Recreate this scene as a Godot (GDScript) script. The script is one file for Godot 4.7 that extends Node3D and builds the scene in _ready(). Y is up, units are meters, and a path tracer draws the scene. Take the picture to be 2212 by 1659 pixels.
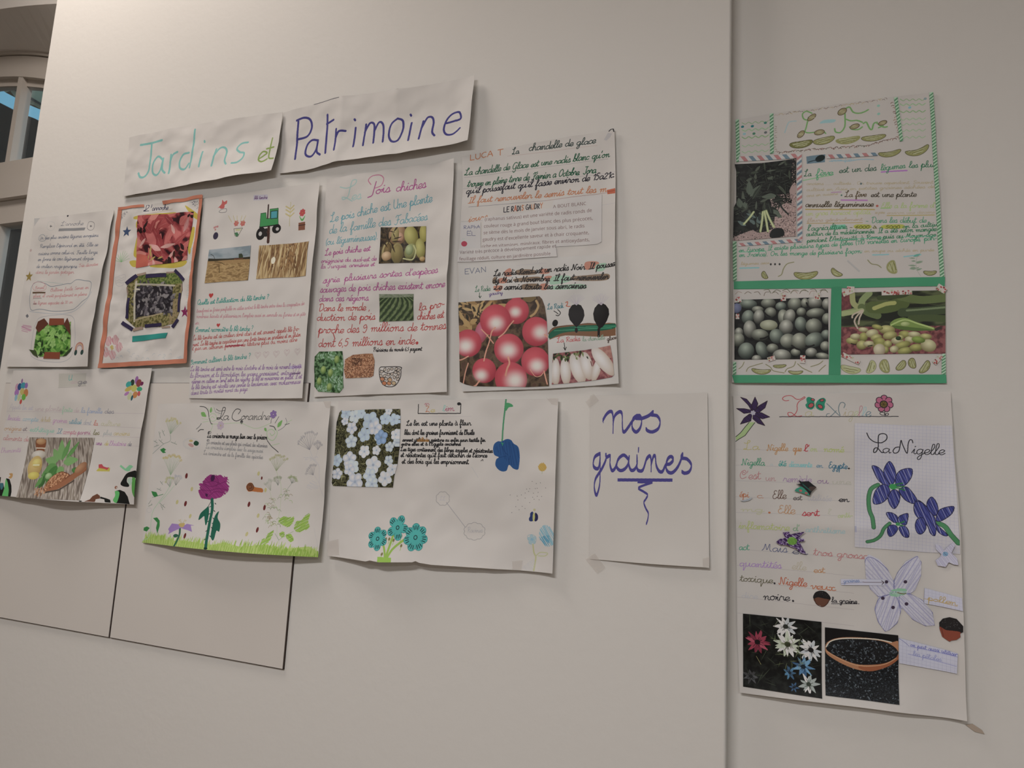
extends Node3D
# A school wall hung with children's posters about seeds. Wall faces lie in the x-y plane, z comes out into the room, y = 0 is the floor.

func _ready() -> void:
	# ---- camera
	var cam := Camera3D.new()
	cam.name = "camera"
	cam.fov = 59.5451
	cam.near = 0.02
	cam.transform = Transform3D(Basis(Vector3(0.936309, 0.050550, -0.347519), Vector3(-0.000363, 0.989725, 0.142986), Vector3(0.351177, -0.133753, 0.926707)), Vector3(0.0, 1.450, 1.2070))
	add_child(cam)
	cam.current = true
	# ---- sky and exposure
	var env := Environment.new()
	env.background_mode = Environment.BG_SKY
	var sky := Sky.new()
	var air := ProceduralSkyMaterial.new()
	air.sky_top_color = Color(0.42, 0.66, 0.78)
	air.sky_horizon_color = Color(0.55, 0.76, 0.84)
	air.ground_bottom_color = Color(0.16, 0.15, 0.14)
	air.ground_horizon_color = Color(0.42, 0.46, 0.48)
	air.sky_energy_multiplier = 1.0
	air.ground_energy_multiplier = 1.0
	air.sun_angle_max = 0.0
	sky.sky_material = air
	env.sky = sky
	env.tonemap_mode = Environment.TONE_MAPPER_LINEAR
	env.tonemap_exposure = 1.0
	env.sdfgi_enabled = true
	env.ssao_enabled = true
	env.ssil_enabled = true
	var we := WorldEnvironment.new()
	we.name = "world_environment"
	we.environment = env
	add_child(we)
	# ---- lamps of the room: [position, size, colour, energy]
	panel_light(Vector3(-1.85, 3.565, 0.62), Vector2(0.6, 0.6), Color(1.0, 0.955, 0.92), 2.35, "square ceiling light panel above the bright wall corner")
	panel_light(Vector3(-0.7, 2.9, 2.2), Vector2(1.2, 0.3), Color(1.0, 0.987, 0.985), 4.45, "long hanging light panel over the middle of the room", true)
	panel_light(Vector3(1.6, 2.9, 3.6), Vector2(1.2, 0.3), Color(1.0, 0.987, 0.985), 3.6, "long hanging light panel on the window side of the room", true)
	# ---- the room and what hangs on its walls
	build_room()
	build_boards()
	title_gardens()
	title_heritage()
	orache_notes()
	orache_poster()
	wheat_poster()
	chickpea_poster()
	radish_poster()
	flax_notes()
	coriander_poster()
	flax_poster()
	seed_title_sheet()
	broad_bean_poster()
	nigella_poster()
	build_small_things()

func panel_light(at: Vector3, size: Vector2, col: Color, energy: float, label: String, hung := false) -> void:
	var t := Node3D.new()
	t.name = "ceiling_light"
	t.position = at
	t.set_meta("label", label)
	t.set_meta("category", "ceiling light")
	t.set_meta("group", "ceiling light panels")
	add_child(t, true)
	var metal := standard(0.5, null, Color(0.85, 0.85, 0.84))
	var st := SurfaceTool.new()
	st.begin(Mesh.PRIMITIVE_TRIANGLES)
	var hx := size.x * 0.5 + 0.02
	var hy := size.y * 0.5 + 0.02
	for b in [[Vector3(-hx, 0, 0), Vector3(0.02, 0.06, hy * 2)], [Vector3(hx, 0, 0), Vector3(0.02, 0.06, hy * 2)], [Vector3(0, 0, -hy), Vector3(hx * 2, 0.06, 0.02)], [Vector3(0, 0, hy), Vector3(hx * 2, 0.06, 0.02)]]:
		box_into(st, b[0], b[1])
	part("frame", st.commit(), metal, t)
	if hung:
		var cover := BoxMesh.new()
		cover.size = Vector3(hx * 2, 0.012, hy * 2)
		var lid := part("cover", cover, metal, t)
		lid.position.y = 0.036
		for s in [-1.0, 1.0]:
			var rod := CylinderMesh.new()
			rod.top_radius = 0.006
			rod.bottom_radius = 0.006
			rod.height = HIGH - at.y - 0.04
			var o2 := part("hanger", rod, metal, t)
			o2.position = Vector3(s * hx * 0.8, 0.04 + rod.height * 0.5, 0)
	var glow := standard(0.6, null, Color(0.95, 0.94, 0.92))
	glow.emission_enabled = true
	glow.emission = col
	glow.emission_energy_multiplier = 1.2
	var d := BoxMesh.new()
	d.size = Vector3(size.x, 0.012, size.y)
	var o := part("diffuser", d, glow, t)
	o.position.y = -0.005
	var l := AreaLight3D.new()
	l.name = "panel_lamp"
	l.area_size = size
	l.light_color = col
	l.light_energy = energy
	l.area_range = 12.0
	l.shadow_enabled = true
	l.rotation.x = -PI / 2
	l.position.y = -0.03
	t.add_child(l)

func box_into(st: SurfaceTool, mid: Vector3, size: Vector3, turn := Basis()) -> void:
	var m := BoxMesh.new()
	m.size = size
	st.append_from(m, 0, Transform3D(turn, mid))

func solid(called: String, lo: Vector3, hi: Vector3, m: Material, parent: Node3D = self, structure := true) -> MeshInstance3D:
	var b := BoxMesh.new()
	b.size = hi - lo
	var o := part(called, b, m, parent)
	o.position = (lo + hi) * 0.5
	if structure and parent == self:
		o.set_meta("kind", "structure")
	return o

func plaster(col: Color, seed_value: int) -> StandardMaterial3D:
	var m := standard(0.62, null, col)
	var grain := FastNoiseLite.new()
	grain.seed = seed_value
	grain.frequency = 0.035
	grain.fractal_octaves = 4
	var nt := NoiseTexture2D.new()
	nt.width = 512
	nt.height = 512
	nt.seamless = true
	nt.noise = grain
	nt.as_normal_map = true
	nt.bump_strength = 1.6
	m.normal_enabled = true
	m.normal_texture = nt
	m.normal_scale = 0.14
	m.uv1_triplanar = true
	m.uv1_world_triplanar = true
	m.uv1_scale = Vector3.ONE * 2.2
	return m

const EDGE_L := -1.955       # left corner of the wall with the posters
const EDGE_R := -0.057       # right corner; the wall right of it steps back
const STEP := -0.037
const ROOM_X0 := -5.2
const ROOM_X1 := 3.6
const ROOM_Z1 := 5.2
const HIGH := 3.6

func build_room() -> void:
	var paint := plaster(Color(0.865, 0.855, 0.835), 3)
	var paint_b := plaster(Color(0.84, 0.825, 0.805), 8)
	# the wall that carries the posters: a solid pier, and the wall set back beside it
	var st := SurfaceTool.new()
	st.begin(Mesh.PRIMITIVE_TRIANGLES)
	var pier := bevel_box(Vector3(EDGE_L, 0, -0.62), Vector3(EDGE_R, HIGH, 0), 0.004)
	var o := part("wall_front", pier, paint, self)
	o.set_meta("kind", "structure")
	o = solid("wall_right_front", Vector3(EDGE_R - 0.02, 0, -0.62), Vector3(ROOM_X1, HIGH, STEP), paint)
	# a flake of lifted paint and a pin hole on the walls
	var flake := PackedVector2Array([Vector2(0.0, 0.0), Vector2(9.0, -3.0), Vector2(21.0, 4.0), Vector2(24.0, 9.0), Vector2(12.0, 8.0)])
	var fs := Sheet.new()
	fs.w = 30.0; fs.h = 12.0
	fs.bends = {"base": 1.2, "wave": 0.4}
	var fl := part("paint_flake", sheet_mesh(fs, flake, 0.0, Transform2D().scaled(Vector2(0.03, 0.03))), standard(0.7, null, Color(0.72, 0.66, 0.60)), o)
	fl.position = Vector3(0.2835, 1.1131, STEP) - o.position
	solid("wall_right", Vector3(ROOM_X1, 0, -0.62), Vector3(ROOM_X1 + 0.2, 0.9, ROOM_Z1), paint_b)
	solid("wall_right_upper", Vector3(ROOM_X1, 2.7, -0.62), Vector3(ROOM_X1 + 0.2, HIGH, ROOM_Z1), paint_b)
	solid("wall_right_pier", Vector3(ROOM_X1, 0.9, -0.62), Vector3(ROOM_X1 + 0.2, 2.7, 1.0), paint_b)
	solid("wall_right_end", Vector3(ROOM_X1, 0.9, 3.6), Vector3(ROOM_X1 + 0.2, 2.7, ROOM_Z1), paint_b)
	solid("wall_back", Vector3(ROOM_X0 - 0.2, 0, ROOM_Z1), Vector3(ROOM_X1 + 0.2, HIGH, ROOM_Z1 + 0.2), paint_b)
	solid("wall_left", Vector3(ROOM_X0 - 0.2, 0, -0.62), Vector3(ROOM_X0, HIGH, ROOM_Z1), paint_b)
	solid("ceiling", Vector3(ROOM_X0 - 0.2, HIGH, -0.62), Vector3(ROOM_X1 + 0.2, HIGH + 0.2, ROOM_Z1 + 0.2), plaster(Color(0.86, 0.86, 0.85), 5))
	var fm := standard(0.45, null, Color(0.52, 0.45, 0.38))
	solid("floor", Vector3(ROOM_X0 - 0.2, -0.1, -0.62), Vector3(ROOM_X1 + 0.2, 0.0, ROOM_Z1 + 0.2), fm)
	# side window that lets the daylight in
	var w2 := Node3D.new()
	w2.name = "window_2"
	w2.set_meta("kind", "structure")
	w2.position = Vector3(ROOM_X1 + 0.1, 0.9, 2.3)
	add_child(w2)
	var white := standard(0.4, null, Color(0.80, 0.79, 0.77))
	for z in [-1.27, -0.42, 0.42, 1.27]:
		solid("mullion", Vector3(-0.03, 0, z - 0.03), Vector3(0.03, 1.8, z + 0.03), white, w2)
	for y in [0.03, 1.77]:
		solid("rail", Vector3(-0.03, y - 0.03, -1.3), Vector3(0.03, y + 0.03, 1.3), white, w2)
	for z in [-0.845, 0.0, 0.845]:
		solid("pane", Vector3(-0.003, 0.06, z - 0.39), Vector3(0.003, 1.74, z + 0.39), glass(0.05), w2)
	build_arched_window(paint_b)

func glass(alpha: float) -> StandardMaterial3D:
	var g := StandardMaterial3D.new()
	g.albedo_color = Color(0.75, 0.82, 0.84, alpha)
	g.transparency = BaseMaterial3D.TRANSPARENCY_ALPHA
	g.roughness = 0.03
	return g

# A box whose upright edges are rounded off.
func bevel_box(lo: Vector3, hi: Vector3, r: float) -> ArrayMesh:
	var ring := PackedVector2Array()
	for c in [[Vector2(lo.x + r, lo.z + r), PI], [Vector2(hi.x - r, lo.z + r), PI * 1.5], [Vector2(hi.x - r, hi.z - r), 0.0], [Vector2(lo.x + r, hi.z - r), PI * 0.5]]:
		for k in 5:
			ring.append((c[0] as Vector2) + Vector2.from_angle(c[1] + k * PI / 8) * r)
	var st := SurfaceTool.new()
	st.begin(Mesh.PRIMITIVE_TRIANGLES)
	for i in ring.size():
		var a := ring[i]
		var b := ring[(i + 1) % ring.size()]
		var na := (a - Vector2(clampf(a.x, lo.x + r, hi.x - r), clampf(a.y, lo.z + r, hi.z - r))).normalized()
		var nb := (b - Vector2(clampf(b.x, lo.x + r, hi.x - r), clampf(b.y, lo.z + r, hi.z - r))).normalized()
		for v in [[a, na, lo.y], [b, nb, lo.y], [b, nb, hi.y], [a, na, lo.y], [b, nb, hi.y], [a, na, hi.y]]:
			st.set_normal(Vector3(v[1].x, 0, v[1].y))
			st.add_vertex(Vector3(v[0].x, v[2], v[0].y))
	return st.commit()

const ARCH_X := -3.24
func arch(x: float, top: float, radius: float) -> float:
	return top - radius + sqrt(maxf(0.0, radius * radius - (x - ARCH_X) * (x - ARCH_X)))

func strip_quads(st: SurfaceTool, a: Array, b: Array) -> void:
	for i in a.size() - 1:
		for v in [a[i], b[i], b[i + 1], a[i], b[i + 1], a[i + 1]]:
			st.add_vertex(v)

# curved bar: between two arches, from z0 (back) to z1 (front)
func arch_bar(x0: float, x1: float, top_hi: float, r_hi: float, top_lo: float, r_lo: float, z0: float, z1: float) -> ArrayMesh:
	var st := SurfaceTool.new()
	st.begin(Mesh.PRIMITIVE_TRIANGLES)
	st.set_smooth_group(-1)
	var rows := [[], [], [], []]
	for i in 25:
		var x := lerpf(x0, x1, i / 24.0)
		rows[0].append(Vector3(x, arch(x, top_hi, r_hi), z0))
		rows[1].append(Vector3(x, arch(x, top_hi, r_hi), z1))
		rows[2].append(Vector3(x, arch(x, top_lo, r_lo), z1))
		rows[3].append(Vector3(x, arch(x, top_lo, r_lo), z0))
	for k in 4:
		strip_quads(st, rows[k], rows[(k + 1) % 4])
	st.generate_normals()
	return st.commit()

func build_arched_window(paint: Material) -> void:
	# the wall round the arched opening, with its splayed reveal
	var st := SurfaceTool.new()
	st.begin(Mesh.PRIMITIVE_TRIANGLES)
	st.set_smooth_group(-1)
	var sill := 1.0
	var face := []
	var back := []
	var over := []
	var n := 32
	for i in n + 1:
		var t := float(i) / n
		var xf := lerpf(ARCH_X - 0.92, ARCH_X + 0.92, t)
		var xb := lerpf(ARCH_X - 0.80, ARCH_X + 0.80, t)
		face.append(Vector3(xf, arch(xf, 3.155, 4.4), -0.30))
		back.append(Vector3(xb, arch(xb, 3.118, 1.9), -0.45))
		over.append(Vector3(xf, HIGH, -0.30))
	strip_quads(st, over, face)
	strip_quads(st, face, back)
	for s in [-1.0, 1.0]:
		var f0 := Vector3(ARCH_X + s * 0.92, sill, -0.30)
		var b0 := Vector3(ARCH_X + s * 0.80, sill, -0.45)
		var ends: Array = [face[0], back[0]] if s < 0 else [face[n], back[n]]
		strip_quads(st, [f0, b0], ends)
		var far := ROOM_X0 if s < 0 else EDGE_L
		strip_quads(st, [Vector3(far, 0, -0.30), f0 * Vector3(1, 0, 1)], [Vector3(far, HIGH, -0.30), Vector3(f0.x, HIGH, -0.30)])
		strip_quads(st, [b0, Vector3(b0.x, (ends[1] as Vector3).y, -0.45)], [b0 + Vector3(0, 0, -0.17), Vector3(b0.x, (ends[1] as Vector3).y, -0.62)])
		strip_quads(st, [Vector3(far, 0, -0.62), Vector3(b0.x, 0, -0.62)], [Vector3(far, HIGH, -0.62), Vector3(b0.x, HIGH, -0.62)])
	strip_quads(st, [Vector3(ARCH_X - 0.92, 0, -0.30), Vector3(ARCH_X + 0.92, 0, -0.30)], [Vector3(ARCH_X - 0.92, sill, -0.30), Vector3(ARCH_X + 0.92, sill, -0.30)])
	strip_quads(st, [Vector3(ARCH_X - 0.92, sill, -0.30), Vector3(ARCH_X + 0.92, sill, -0.30)], [Vector3(ARCH_X - 0.80, sill, -0.62), Vector3(ARCH_X + 0.80, sill, -0.62)])
	var back2 := []
	var over2 := []
	for v in back:
		back2.append(Vector3(v.x, v.y, -0.62))
		over2.append(Vector3(v.x, HIGH, -0.62))
	strip_quads(st, back, back2)
	strip_quads(st, over2, back2)
	strip_quads(st, [Vector3(ARCH_X - 0.80, 0, -0.62), Vector3(ARCH_X + 0.80, 0, -0.62)], [Vector3(ARCH_X - 0.80, sill, -0.62), Vector3(ARCH_X + 0.80, sill, -0.62)])
	st.generate_normals()
	var o := part("wall_window_side", st.commit(), paint, self)
	o.set_meta("kind", "structure")
	# the window itself
	var w := Node3D.new()
	w.name = "window_1"
	w.set_meta("kind", "structure")
	add_child(w)
	var wood := standard(0.45, null, Color(0.78, 0.755, 0.725))
	var x0 := ARCH_X - 0.80
	var x1 := ARCH_X + 0.80
	part("frame_head", arch_bar(x0, x1, 3.118, 1.9, 3.104, 1.9, -0.54, -0.462), wood, w)
	part("sash_head", arch_bar(x0, x1, 3.100, 1.9, 3.008, 1.9, -0.53, -0.47), wood, w)
	part("glazing_bead", arch_bar(x0, x1, 3.008, 1.9, 2.978, 1.9, -0.525, -0.492), wood, w)
	for x in [-2.84, -3.64]:
		solid("mullion", Vector3(x - 0.041, 2.59, -0.515), Vector3(x - 0.014, 2.975, -0.472), wood, w)
		solid("stile", Vector3(x - 0.10, sill, -0.515), Vector3(x - 0.043, 2.345, -0.47), wood, w)
		solid("stile", Vector3(x - 0.041, sill, -0.515), Vector3(x - 0.012, 2.345, -0.476), wood, w)
	solid("sash_rail", Vector3(x0, 2.507, -0.53), Vector3(x1, 2.60, -0.47), wood, w)
	solid("transom", Vector3(x0, 2.435, -0.54), Vector3(x1, 2.503, -0.455), wood, w)
	solid("transom", Vector3(x0, 2.362, -0.54), Vector3(x1, 2.434, -0.478), wood, w)
	solid("casement_rail", Vector3(x0, 2.335, -0.53), Vector3(x1, 2.358, -0.47), wood, w)
	solid("casement_rail", Vector3(x0, sill, -0.53), Vector3(x1, sill + 0.09, -0.47), wood, w)
	for s in [-1.0, 1.0]:
		solid("jamb", Vector3(ARCH_X + s * 0.80 - 0.05, sill, -0.54), Vector3(ARCH_X + s * 0.80 + 0.05, 2.96, -0.465), wood, w)
	solid("pane", Vector3(x0, 2.58, -0.500), Vector3(x1, 3.02, -0.496), glass(0.03), w)
	solid("pane", Vector3(x0, sill + 0.05, -0.500), Vector3(x1, 2.35, -0.496), glass(0.03), w)
	# what is seen through it: the gable of the next house under a tan eave
	var h := Node3D.new()
	h.name = "neighbour_house"
	h.position = Vector3(-7.0, 0, -3.4)
	h.set_meta("label", "dark brown neighbouring house seen through the arched window")
	h.set_meta("category", "house")
	add_child(h)
	var brick := standard(0.9, null, Color(0.20, 0.135, 0.125))
	prism("gable_wall", [-5.467, 6.527, -1.686, 5.535, -1.158, 5.354, -0.910, 5.225, -0.520, 5.068, 0.003, 4.811, 0.871, 4.490, 1.633, 0.153, -3.137, -0.375], 0.00, 0.30, brick, h)
	prism("eave", [-2.223, 5.618, -2.171, 5.445, -0.007, 4.966, 0.223, 4.832, 0.316, 4.770, 0.378, 4.778, 0.475, 4.688, 0.643, 4.615, 0.758, 4.570, 0.848, 4.520, 1.312, 4.335, 1.427, 4.941, 0.619, 5.372, -0.658, 5.631], 0.80, 0.10, standard(0.8, null, Color(0.90, 0.76, 0.62)), h)
	prism("gutter", [-2.051, 5.393, 0.085, 4.919, 0.459, 4.763, 0.729, 4.619, 1.068, 4.441, 1.064, 4.459, 0.723, 4.647, 0.453, 4.792, 0.078, 4.949, -2.061, 5.426], 0.85, 0.04, standard(0.6, null, Color(0.20, 0.14, 0.12)), h)

func build_boards() -> void:
	# two white tack boards, 50 by 60 cm, hung edge to edge below the posters
	var white := standard(0.42, null, Color(0.845, 0.825, 0.80))
	var core := standard(0.8, null, Color(0.26, 0.22, 0.20))
	for b in [[-1.9145, "left white pin board with a dark edge, hanging under the flax notes"], [-1.4195, "right white pin board with a dark edge, hanging under the coriander poster"]]:
		var t := Node3D.new()
		t.name = "pin_board"
		t.position = Vector3(b[0], 1.028, 0)
		t.set_meta("label", b[1])
		t.set_meta("category", "board")
		t.set_meta("group", "white pin boards under the posters")
		add_child(t, true)
		var st := SurfaceTool.new()
		st.begin(Mesh.PRIMITIVE_TRIANGLES)
		box_into(st, Vector3(0.246, 0.299, 0.0018), Vector3(0.492, 0.598, 0.0036))
		part("core", st.commit(), core, t)
		st = SurfaceTool.new()
		st.begin(Mesh.PRIMITIVE_TRIANGLES)
		box_into(st, Vector3(0.2454, 0.2994, 0.0042), Vector3(0.4894, 0.5954, 0.0012))
		part("face", st.commit(), white, t)

func clear_tape(p: Sheet, outline: Array, off: float) -> void:
	var m := StandardMaterial3D.new()
	m.albedo_color = Color(0.86, 0.83, 0.80, 0.3)
	m.transparency = BaseMaterial3D.TRANSPARENCY_ALPHA
	m.roughness = 0.4
	part("clear_tape", sheet_mesh(p, Kit.flat(outline), off, Transform2D().scaled(Vector2(0.01, 0.01)), 9.0, 0.1), m, p.node, "strip of clear adhesive tape")

func build_small_things() -> void:
	pass


# an upright plate cut to an outline, front face at z
func prism(called: String, a: Array, z: float, deep: float, m: Material, parent: Node3D) -> void:
	var pts := Kit.flat(a)
	var st := SurfaceTool.new()
	st.begin(Mesh.PRIMITIVE_TRIANGLES)
	st.set_smooth_group(-1)
	var tris := Geometry2D.triangulate_polygon(pts)
	for i in range(0, tris.size() - 2, 3):
		for j in 3:
			st.add_vertex(Vector3(pts[tris[i + j]].x, pts[tris[i + j]].y, z))
		for j in [2, 1, 0]:
			st.add_vertex(Vector3(pts[tris[i + j]].x, pts[tris[i + j]].y, z - deep))
	for i in pts.size():
		var p := pts[i]
		var q := pts[(i + 1) % pts.size()]
		strip_quads(st, [Vector3(p.x, p.y, z), Vector3(q.x, q.y, z)], [Vector3(p.x, p.y, z - deep), Vector3(q.x, q.y, z - deep)])
	st.generate_normals()
	part(called, st.commit(), m, parent)

# ---------------------------------------------------------------- handwriting
# Each letter: width, then pen strokes as "x,y x,y ..." (x-height 10, baseline 0, y up); strokes are parted by "|".
const PEN := {
	"a": [11, "9,8 6,10 2,8 1,4 3,0 6,1 9,6 9,9 9,3 10,0 12,2"],
	"b": [9, "0,1 3,10 5,20 3,22 2,18 2,4 4,0 7,1 8,6 6,9 5,7 10,7"],
	"c": [8, "8,8 5,10 1,7 1,3 4,0 8,2"],
	"d": [11, "8,8 5,10 1,7 1,3 4,0 8,4 9,12 9,21 9,8 9,3 10,0 12,2"],
	"e": [8, "0,3 5,4 8,8 5,10 2,8 1,4 3,0 6,0 9,3"],
	"f": [8, "0,2 5,12 6,20 4,22 3,18 3,-8 5,-11 6,-8 4,0 8,3"],
	"g": [11, "9,8 6,10 2,8 1,4 3,0 6,1 9,6 9,9 8,-7 5,-11 3,-8 6,-3 12,2"],
	"h": [11, "0,2 4,12 5,20 3,22 2,18 2,0 3,7 6,10 8,8 8,2 10,0 12,2"],
	"i": [6, "0,2 3,10 3,2 5,0 7,2|3,15 4,16"],
	"j": [6, "0,2 3,10 3,-7 1,-11 -1,-8 3,-3 6,2|3,15 4,16"],
	"k": [9, "0,2 4,12 5,20 3,22 2,18 2,0 2,6 6,10 7,7 3,5 7,0 10,2"],
	"l": [6, "0,2 5,14 5,21 3,22 2,18 2,3 4,0 7,2"],
	"m": [16, "0,7 2,10 3,8 3,0 4,7 7,10 8,8 8,0 9,7 12,10 13,8 13,2 15,0 17,2"],
	"n": [11, "0,7 2,10 3,8 3,0 4,7 7,10 8,8 8,2 10,0 12,2"],
	"o": [10, "5,10 1,7 1,3 4,0 7,2 8,6 6,10 4,9 8,8 11,8"],
	"p": [10, "0,3 3,11 2,-11 2,5 5,10 8,8 8,3 5,0 3,1 7,0 11,3"],
	"q": [12, "9,8 6,10 2,8 1,4 3,0 6,1 9,6 9,9 9,-11 11,-5 13,2"],
	"r": [9, "0,2 3,11 4,9 7,9 7,3 9,0 11,2"],
	"s": [8, "0,1 5,11 7,4 5,0 2,1 6,0 9,2"],
	"t": [7, "0,2 3,10 3,18 3,3 5,0 8,2|0,12 7,13"],
	"u": [11, "0,8 1,10 1,3 3,0 6,2 8,10 8,2 10,0 12,2"],
	"v": [9, "0,8 2,10 3,8 4,0 8,9 7,10 10,8"],
	"w": [13, "0,8 1,10 2,2 4,0 7,3 7,10 7,2 9,0 12,9 13,8"],
	"x": [10, "0,8 2,10 4,8 4,2 2,0 0,1|9,9 7,10 5,8 5,2 7,0 11,2"],
	"y": [10, "0,8 1,10 1,3 3,0 6,2 8,10 8,-7 5,-11 3,-8 6,-3 11,2"],
	"z": [9, "0,9 7,10 1,1 7,0 10,2"],
	"A": [14, "0,0 6,20 9,20 12,0|3,8 12,8"], "B": [12, "2,0 2,20 8,20 9,15 7,11 2,11 9,10 11,5 8,0 2,0"],
	"C": [13, "9,14 6,16 5,12 8,9 12,14 9,20 3,16 1,7 4,0 9,1 13,4"],
	"D": [15, "4,19 4,1 8,0 13,5 13,13 9,20 3,20 0,17"],
	"E": [12, "10,18 7,20 4,17 5,12 8,11 4,10 2,5 4,0 8,0 11,4"],
	"F": [13, "2,16 5,20 9,19 14,21|8,19 7,3 4,0 1,2|5,10 11,11"],
	"G": [14, "12,17 8,20 3,17 1,8 4,1 9,2 11,9 11,10 11,-5 7,-9 4,-5"],
	"I": [9, "2,20 8,20|5,20 5,0|1,0 9,0"], "J": [11, "3,20 11,20|8,20 8,3 5,0 1,3"],
	"L": [13, "0,18 3,16 7,18 9,22 7,24 5,20 5,6 3,1 0,1 2,3 7,0 12,2"],
	"M": [17, "0,2 3,8 5,20 8,4 12,20 13,4 16,0"],
	"N": [16, "0,3 2,0 4,4 4,20 11,1 12,16 14,20 16,18"],
	"O": [14, "7,20 2,16 1,8 4,1 8,1 12,7 11,16 7,20"], "P": [13, "5,18 4,0|0,15 2,20 8,22 12,18 10,12 5,11"],
	"Q": [14, "7,20 2,16 1,8 4,1 8,1 12,7 11,16 7,20|8,5 14,-2"],
	"R": [13, "4,18 3,0|0,16 4,20 10,20 11,15 8,11 4,10 12,0"], "S": [11, "10,17 6,20 2,16 5,11 9,7 7,1 1,2"],
	"T": [13, "1,17 4,20 8,19 13,21|8,19 7,3 4,0 1,2"], "U": [12, "1,20 1,6 4,0 8,2 10,8 10,20 10,2 12,0"],
	"V": [12, "0,20 5,0 11,20"], "X": [13, "1,18 4,20 6,12 6,4 3,0 0,3|12,18 9,20 6,12 8,2 12,0"],
	"0": [10, "5,18 1,13 1,5 5,0 8,5 8,13 5,18"], "1": [7, "1,13 5,18 5,0"], "2": [10, "1,14 4,18 8,15 6,8 1,0 9,0"],
	"3": [10, "1,16 5,18 8,14 4,10 8,6 5,0 1,2"], "4": [10, "6,18 1,6 9,6|7,10 7,0"], "5": [10, "8,18 3,18 2,11 6,11 8,6 5,0 1,1"],
	"6": [10, "7,18 2,10 1,4 4,0 8,3 7,8 2,7"], "9": [10, "8,13 5,18 1,14 3,9 8,12 8,4 5,-2 1,0"], "8": [10, "5,10 2,14 5,18 8,14 2,5 5,0 8,5 5,10"],
	".": [5, "1,0 2,1"], ",": [5, "2,1 1,-3"], "'": [4, "2,20 1,15"], "-": [8, "1,6 7,6"], "(": [6, "5,20 2,10 5,-3"], ")": [6, "1,20 4,10 1,-3"],
	":": [5, "2,1 3,2|2,8 3,9"], "?": [9, "1,16 4,20 8,16 5,10 4,6|4,0 5,1"], ";": [5, "2,1 1,-3|2,8 3,9"], "!": [5, "2,20 2,6|2,0 2,1"],
}
# Plain capitals as a child prints them (capital height 20).
const CAPS := {
	"L": [11, "1,20 1,0 9,0"], "U": [13, "1,20 1,5 4,0 8,0 11,5 11,20"], "C": [13, "11,18 7,20 2,15 1,7 5,0 11,2"], "A": [14, "1,0 7,20 12,0|3,7 11,7"],
	"T": [13, "1,20 12,20|6,20 6,0"], "R": [13, "2,0 2,20 9,20 10,14 7,10 2,10 11,0"], "P": [12, "2,0 2,20 9,20 10,14 7,9 2,9"], "E": [12, "11,20 2,20 2,0 11,0|2,10 9,10"],
	"V": [13, "1,20 6,0 12,20"], "N": [14, "2,0 2,20 12,0 12,20"], "D": [13, "2,0 2,20 8,19 11,12 9,3 2,0"], "I": [5, "2,20 2,0"], "S": [12, "10,18 5,20 2,15 9,7 7,0 1,2"],
	"G": [14, "12,17 7,20 2,15 1,6 6,0 12,3 12,9 8,9"], "Y": [12, "1,20 6,10 11,20|6,10 6,0"], "B": [12, "2,0 2,20 9,19 8,11 2,11 10,9 9,1 2,0"], "O": [14, "7,20 2,15 2,5 7,0 12,5 12,15 7,20"],
	"h": [11, "2,20 2,0 2,8 8,10 9,0"],
}
const ACCENT := {"é": ["e", "4,14 8,18"], "è": ["e", "3,18 6,14"], "ê": ["e", "2,14 5,17 8,14"], "à": ["a", "4,18 7,14"], "ù": ["u", "3,18 6,14"], "ç": ["c", "4,0 5,-3 3,-5"],
	"â": ["a", "3,14 6,17 9,14"], "î": ["i", "1,14 3,17 6,14"], "É": ["E", "4,23 8,26"], "Ë": ["E", "3,24 4,24|9,24 10,24"], "œ": ["o", "11,5 15,9 13,10 11,4 13,0 17,3"], "ï": ["i", "1,14 2,15"]}

class Kit:
	static func strokes_of(s: String) -> Array:
		var out := []
		for part in s.split("|"):
			var pts := PackedVector2Array()
			for pair in part.split(" ", false):
				var xy := pair.split(",")
				pts.append(Vector2(float(xy[0]), float(xy[1])))
			out.append(pts)
		return out

	static func smooth(pts: PackedVector2Array, closed: bool, step: float) -> PackedVector2Array:
		var n := pts.size()
		if n < 3:
			return pts
		var out := PackedVector2Array()
		for i in (n if closed else n - 1):
			var a := pts[(i - 1 + n) % n] if closed or i > 0 else pts[0]
			var b := pts[i]
			var c := pts[(i + 1) % n]
			var d := pts[(i + 2) % n] if closed or i + 2 < n else pts[n - 1]
			var k := maxi(2, int(b.distance_to(c) / step))
			for j in k:
				out.append(b.cubic_interpolate(c, a, d, float(j) / k))
		if not closed:
			out.append(pts[n - 1])
		return out

	static func rgb(v: Array) -> Color:
		return Color8(v[0], v[1], v[2], v[3] if v.size() > 3 else 255)

	static func flat(a: Array) -> PackedVector2Array:
		var out := PackedVector2Array()
		for i in range(0, a.size() - 1, 2):
			out.append(Vector2(a[i], a[i + 1]))
		return out


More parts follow.
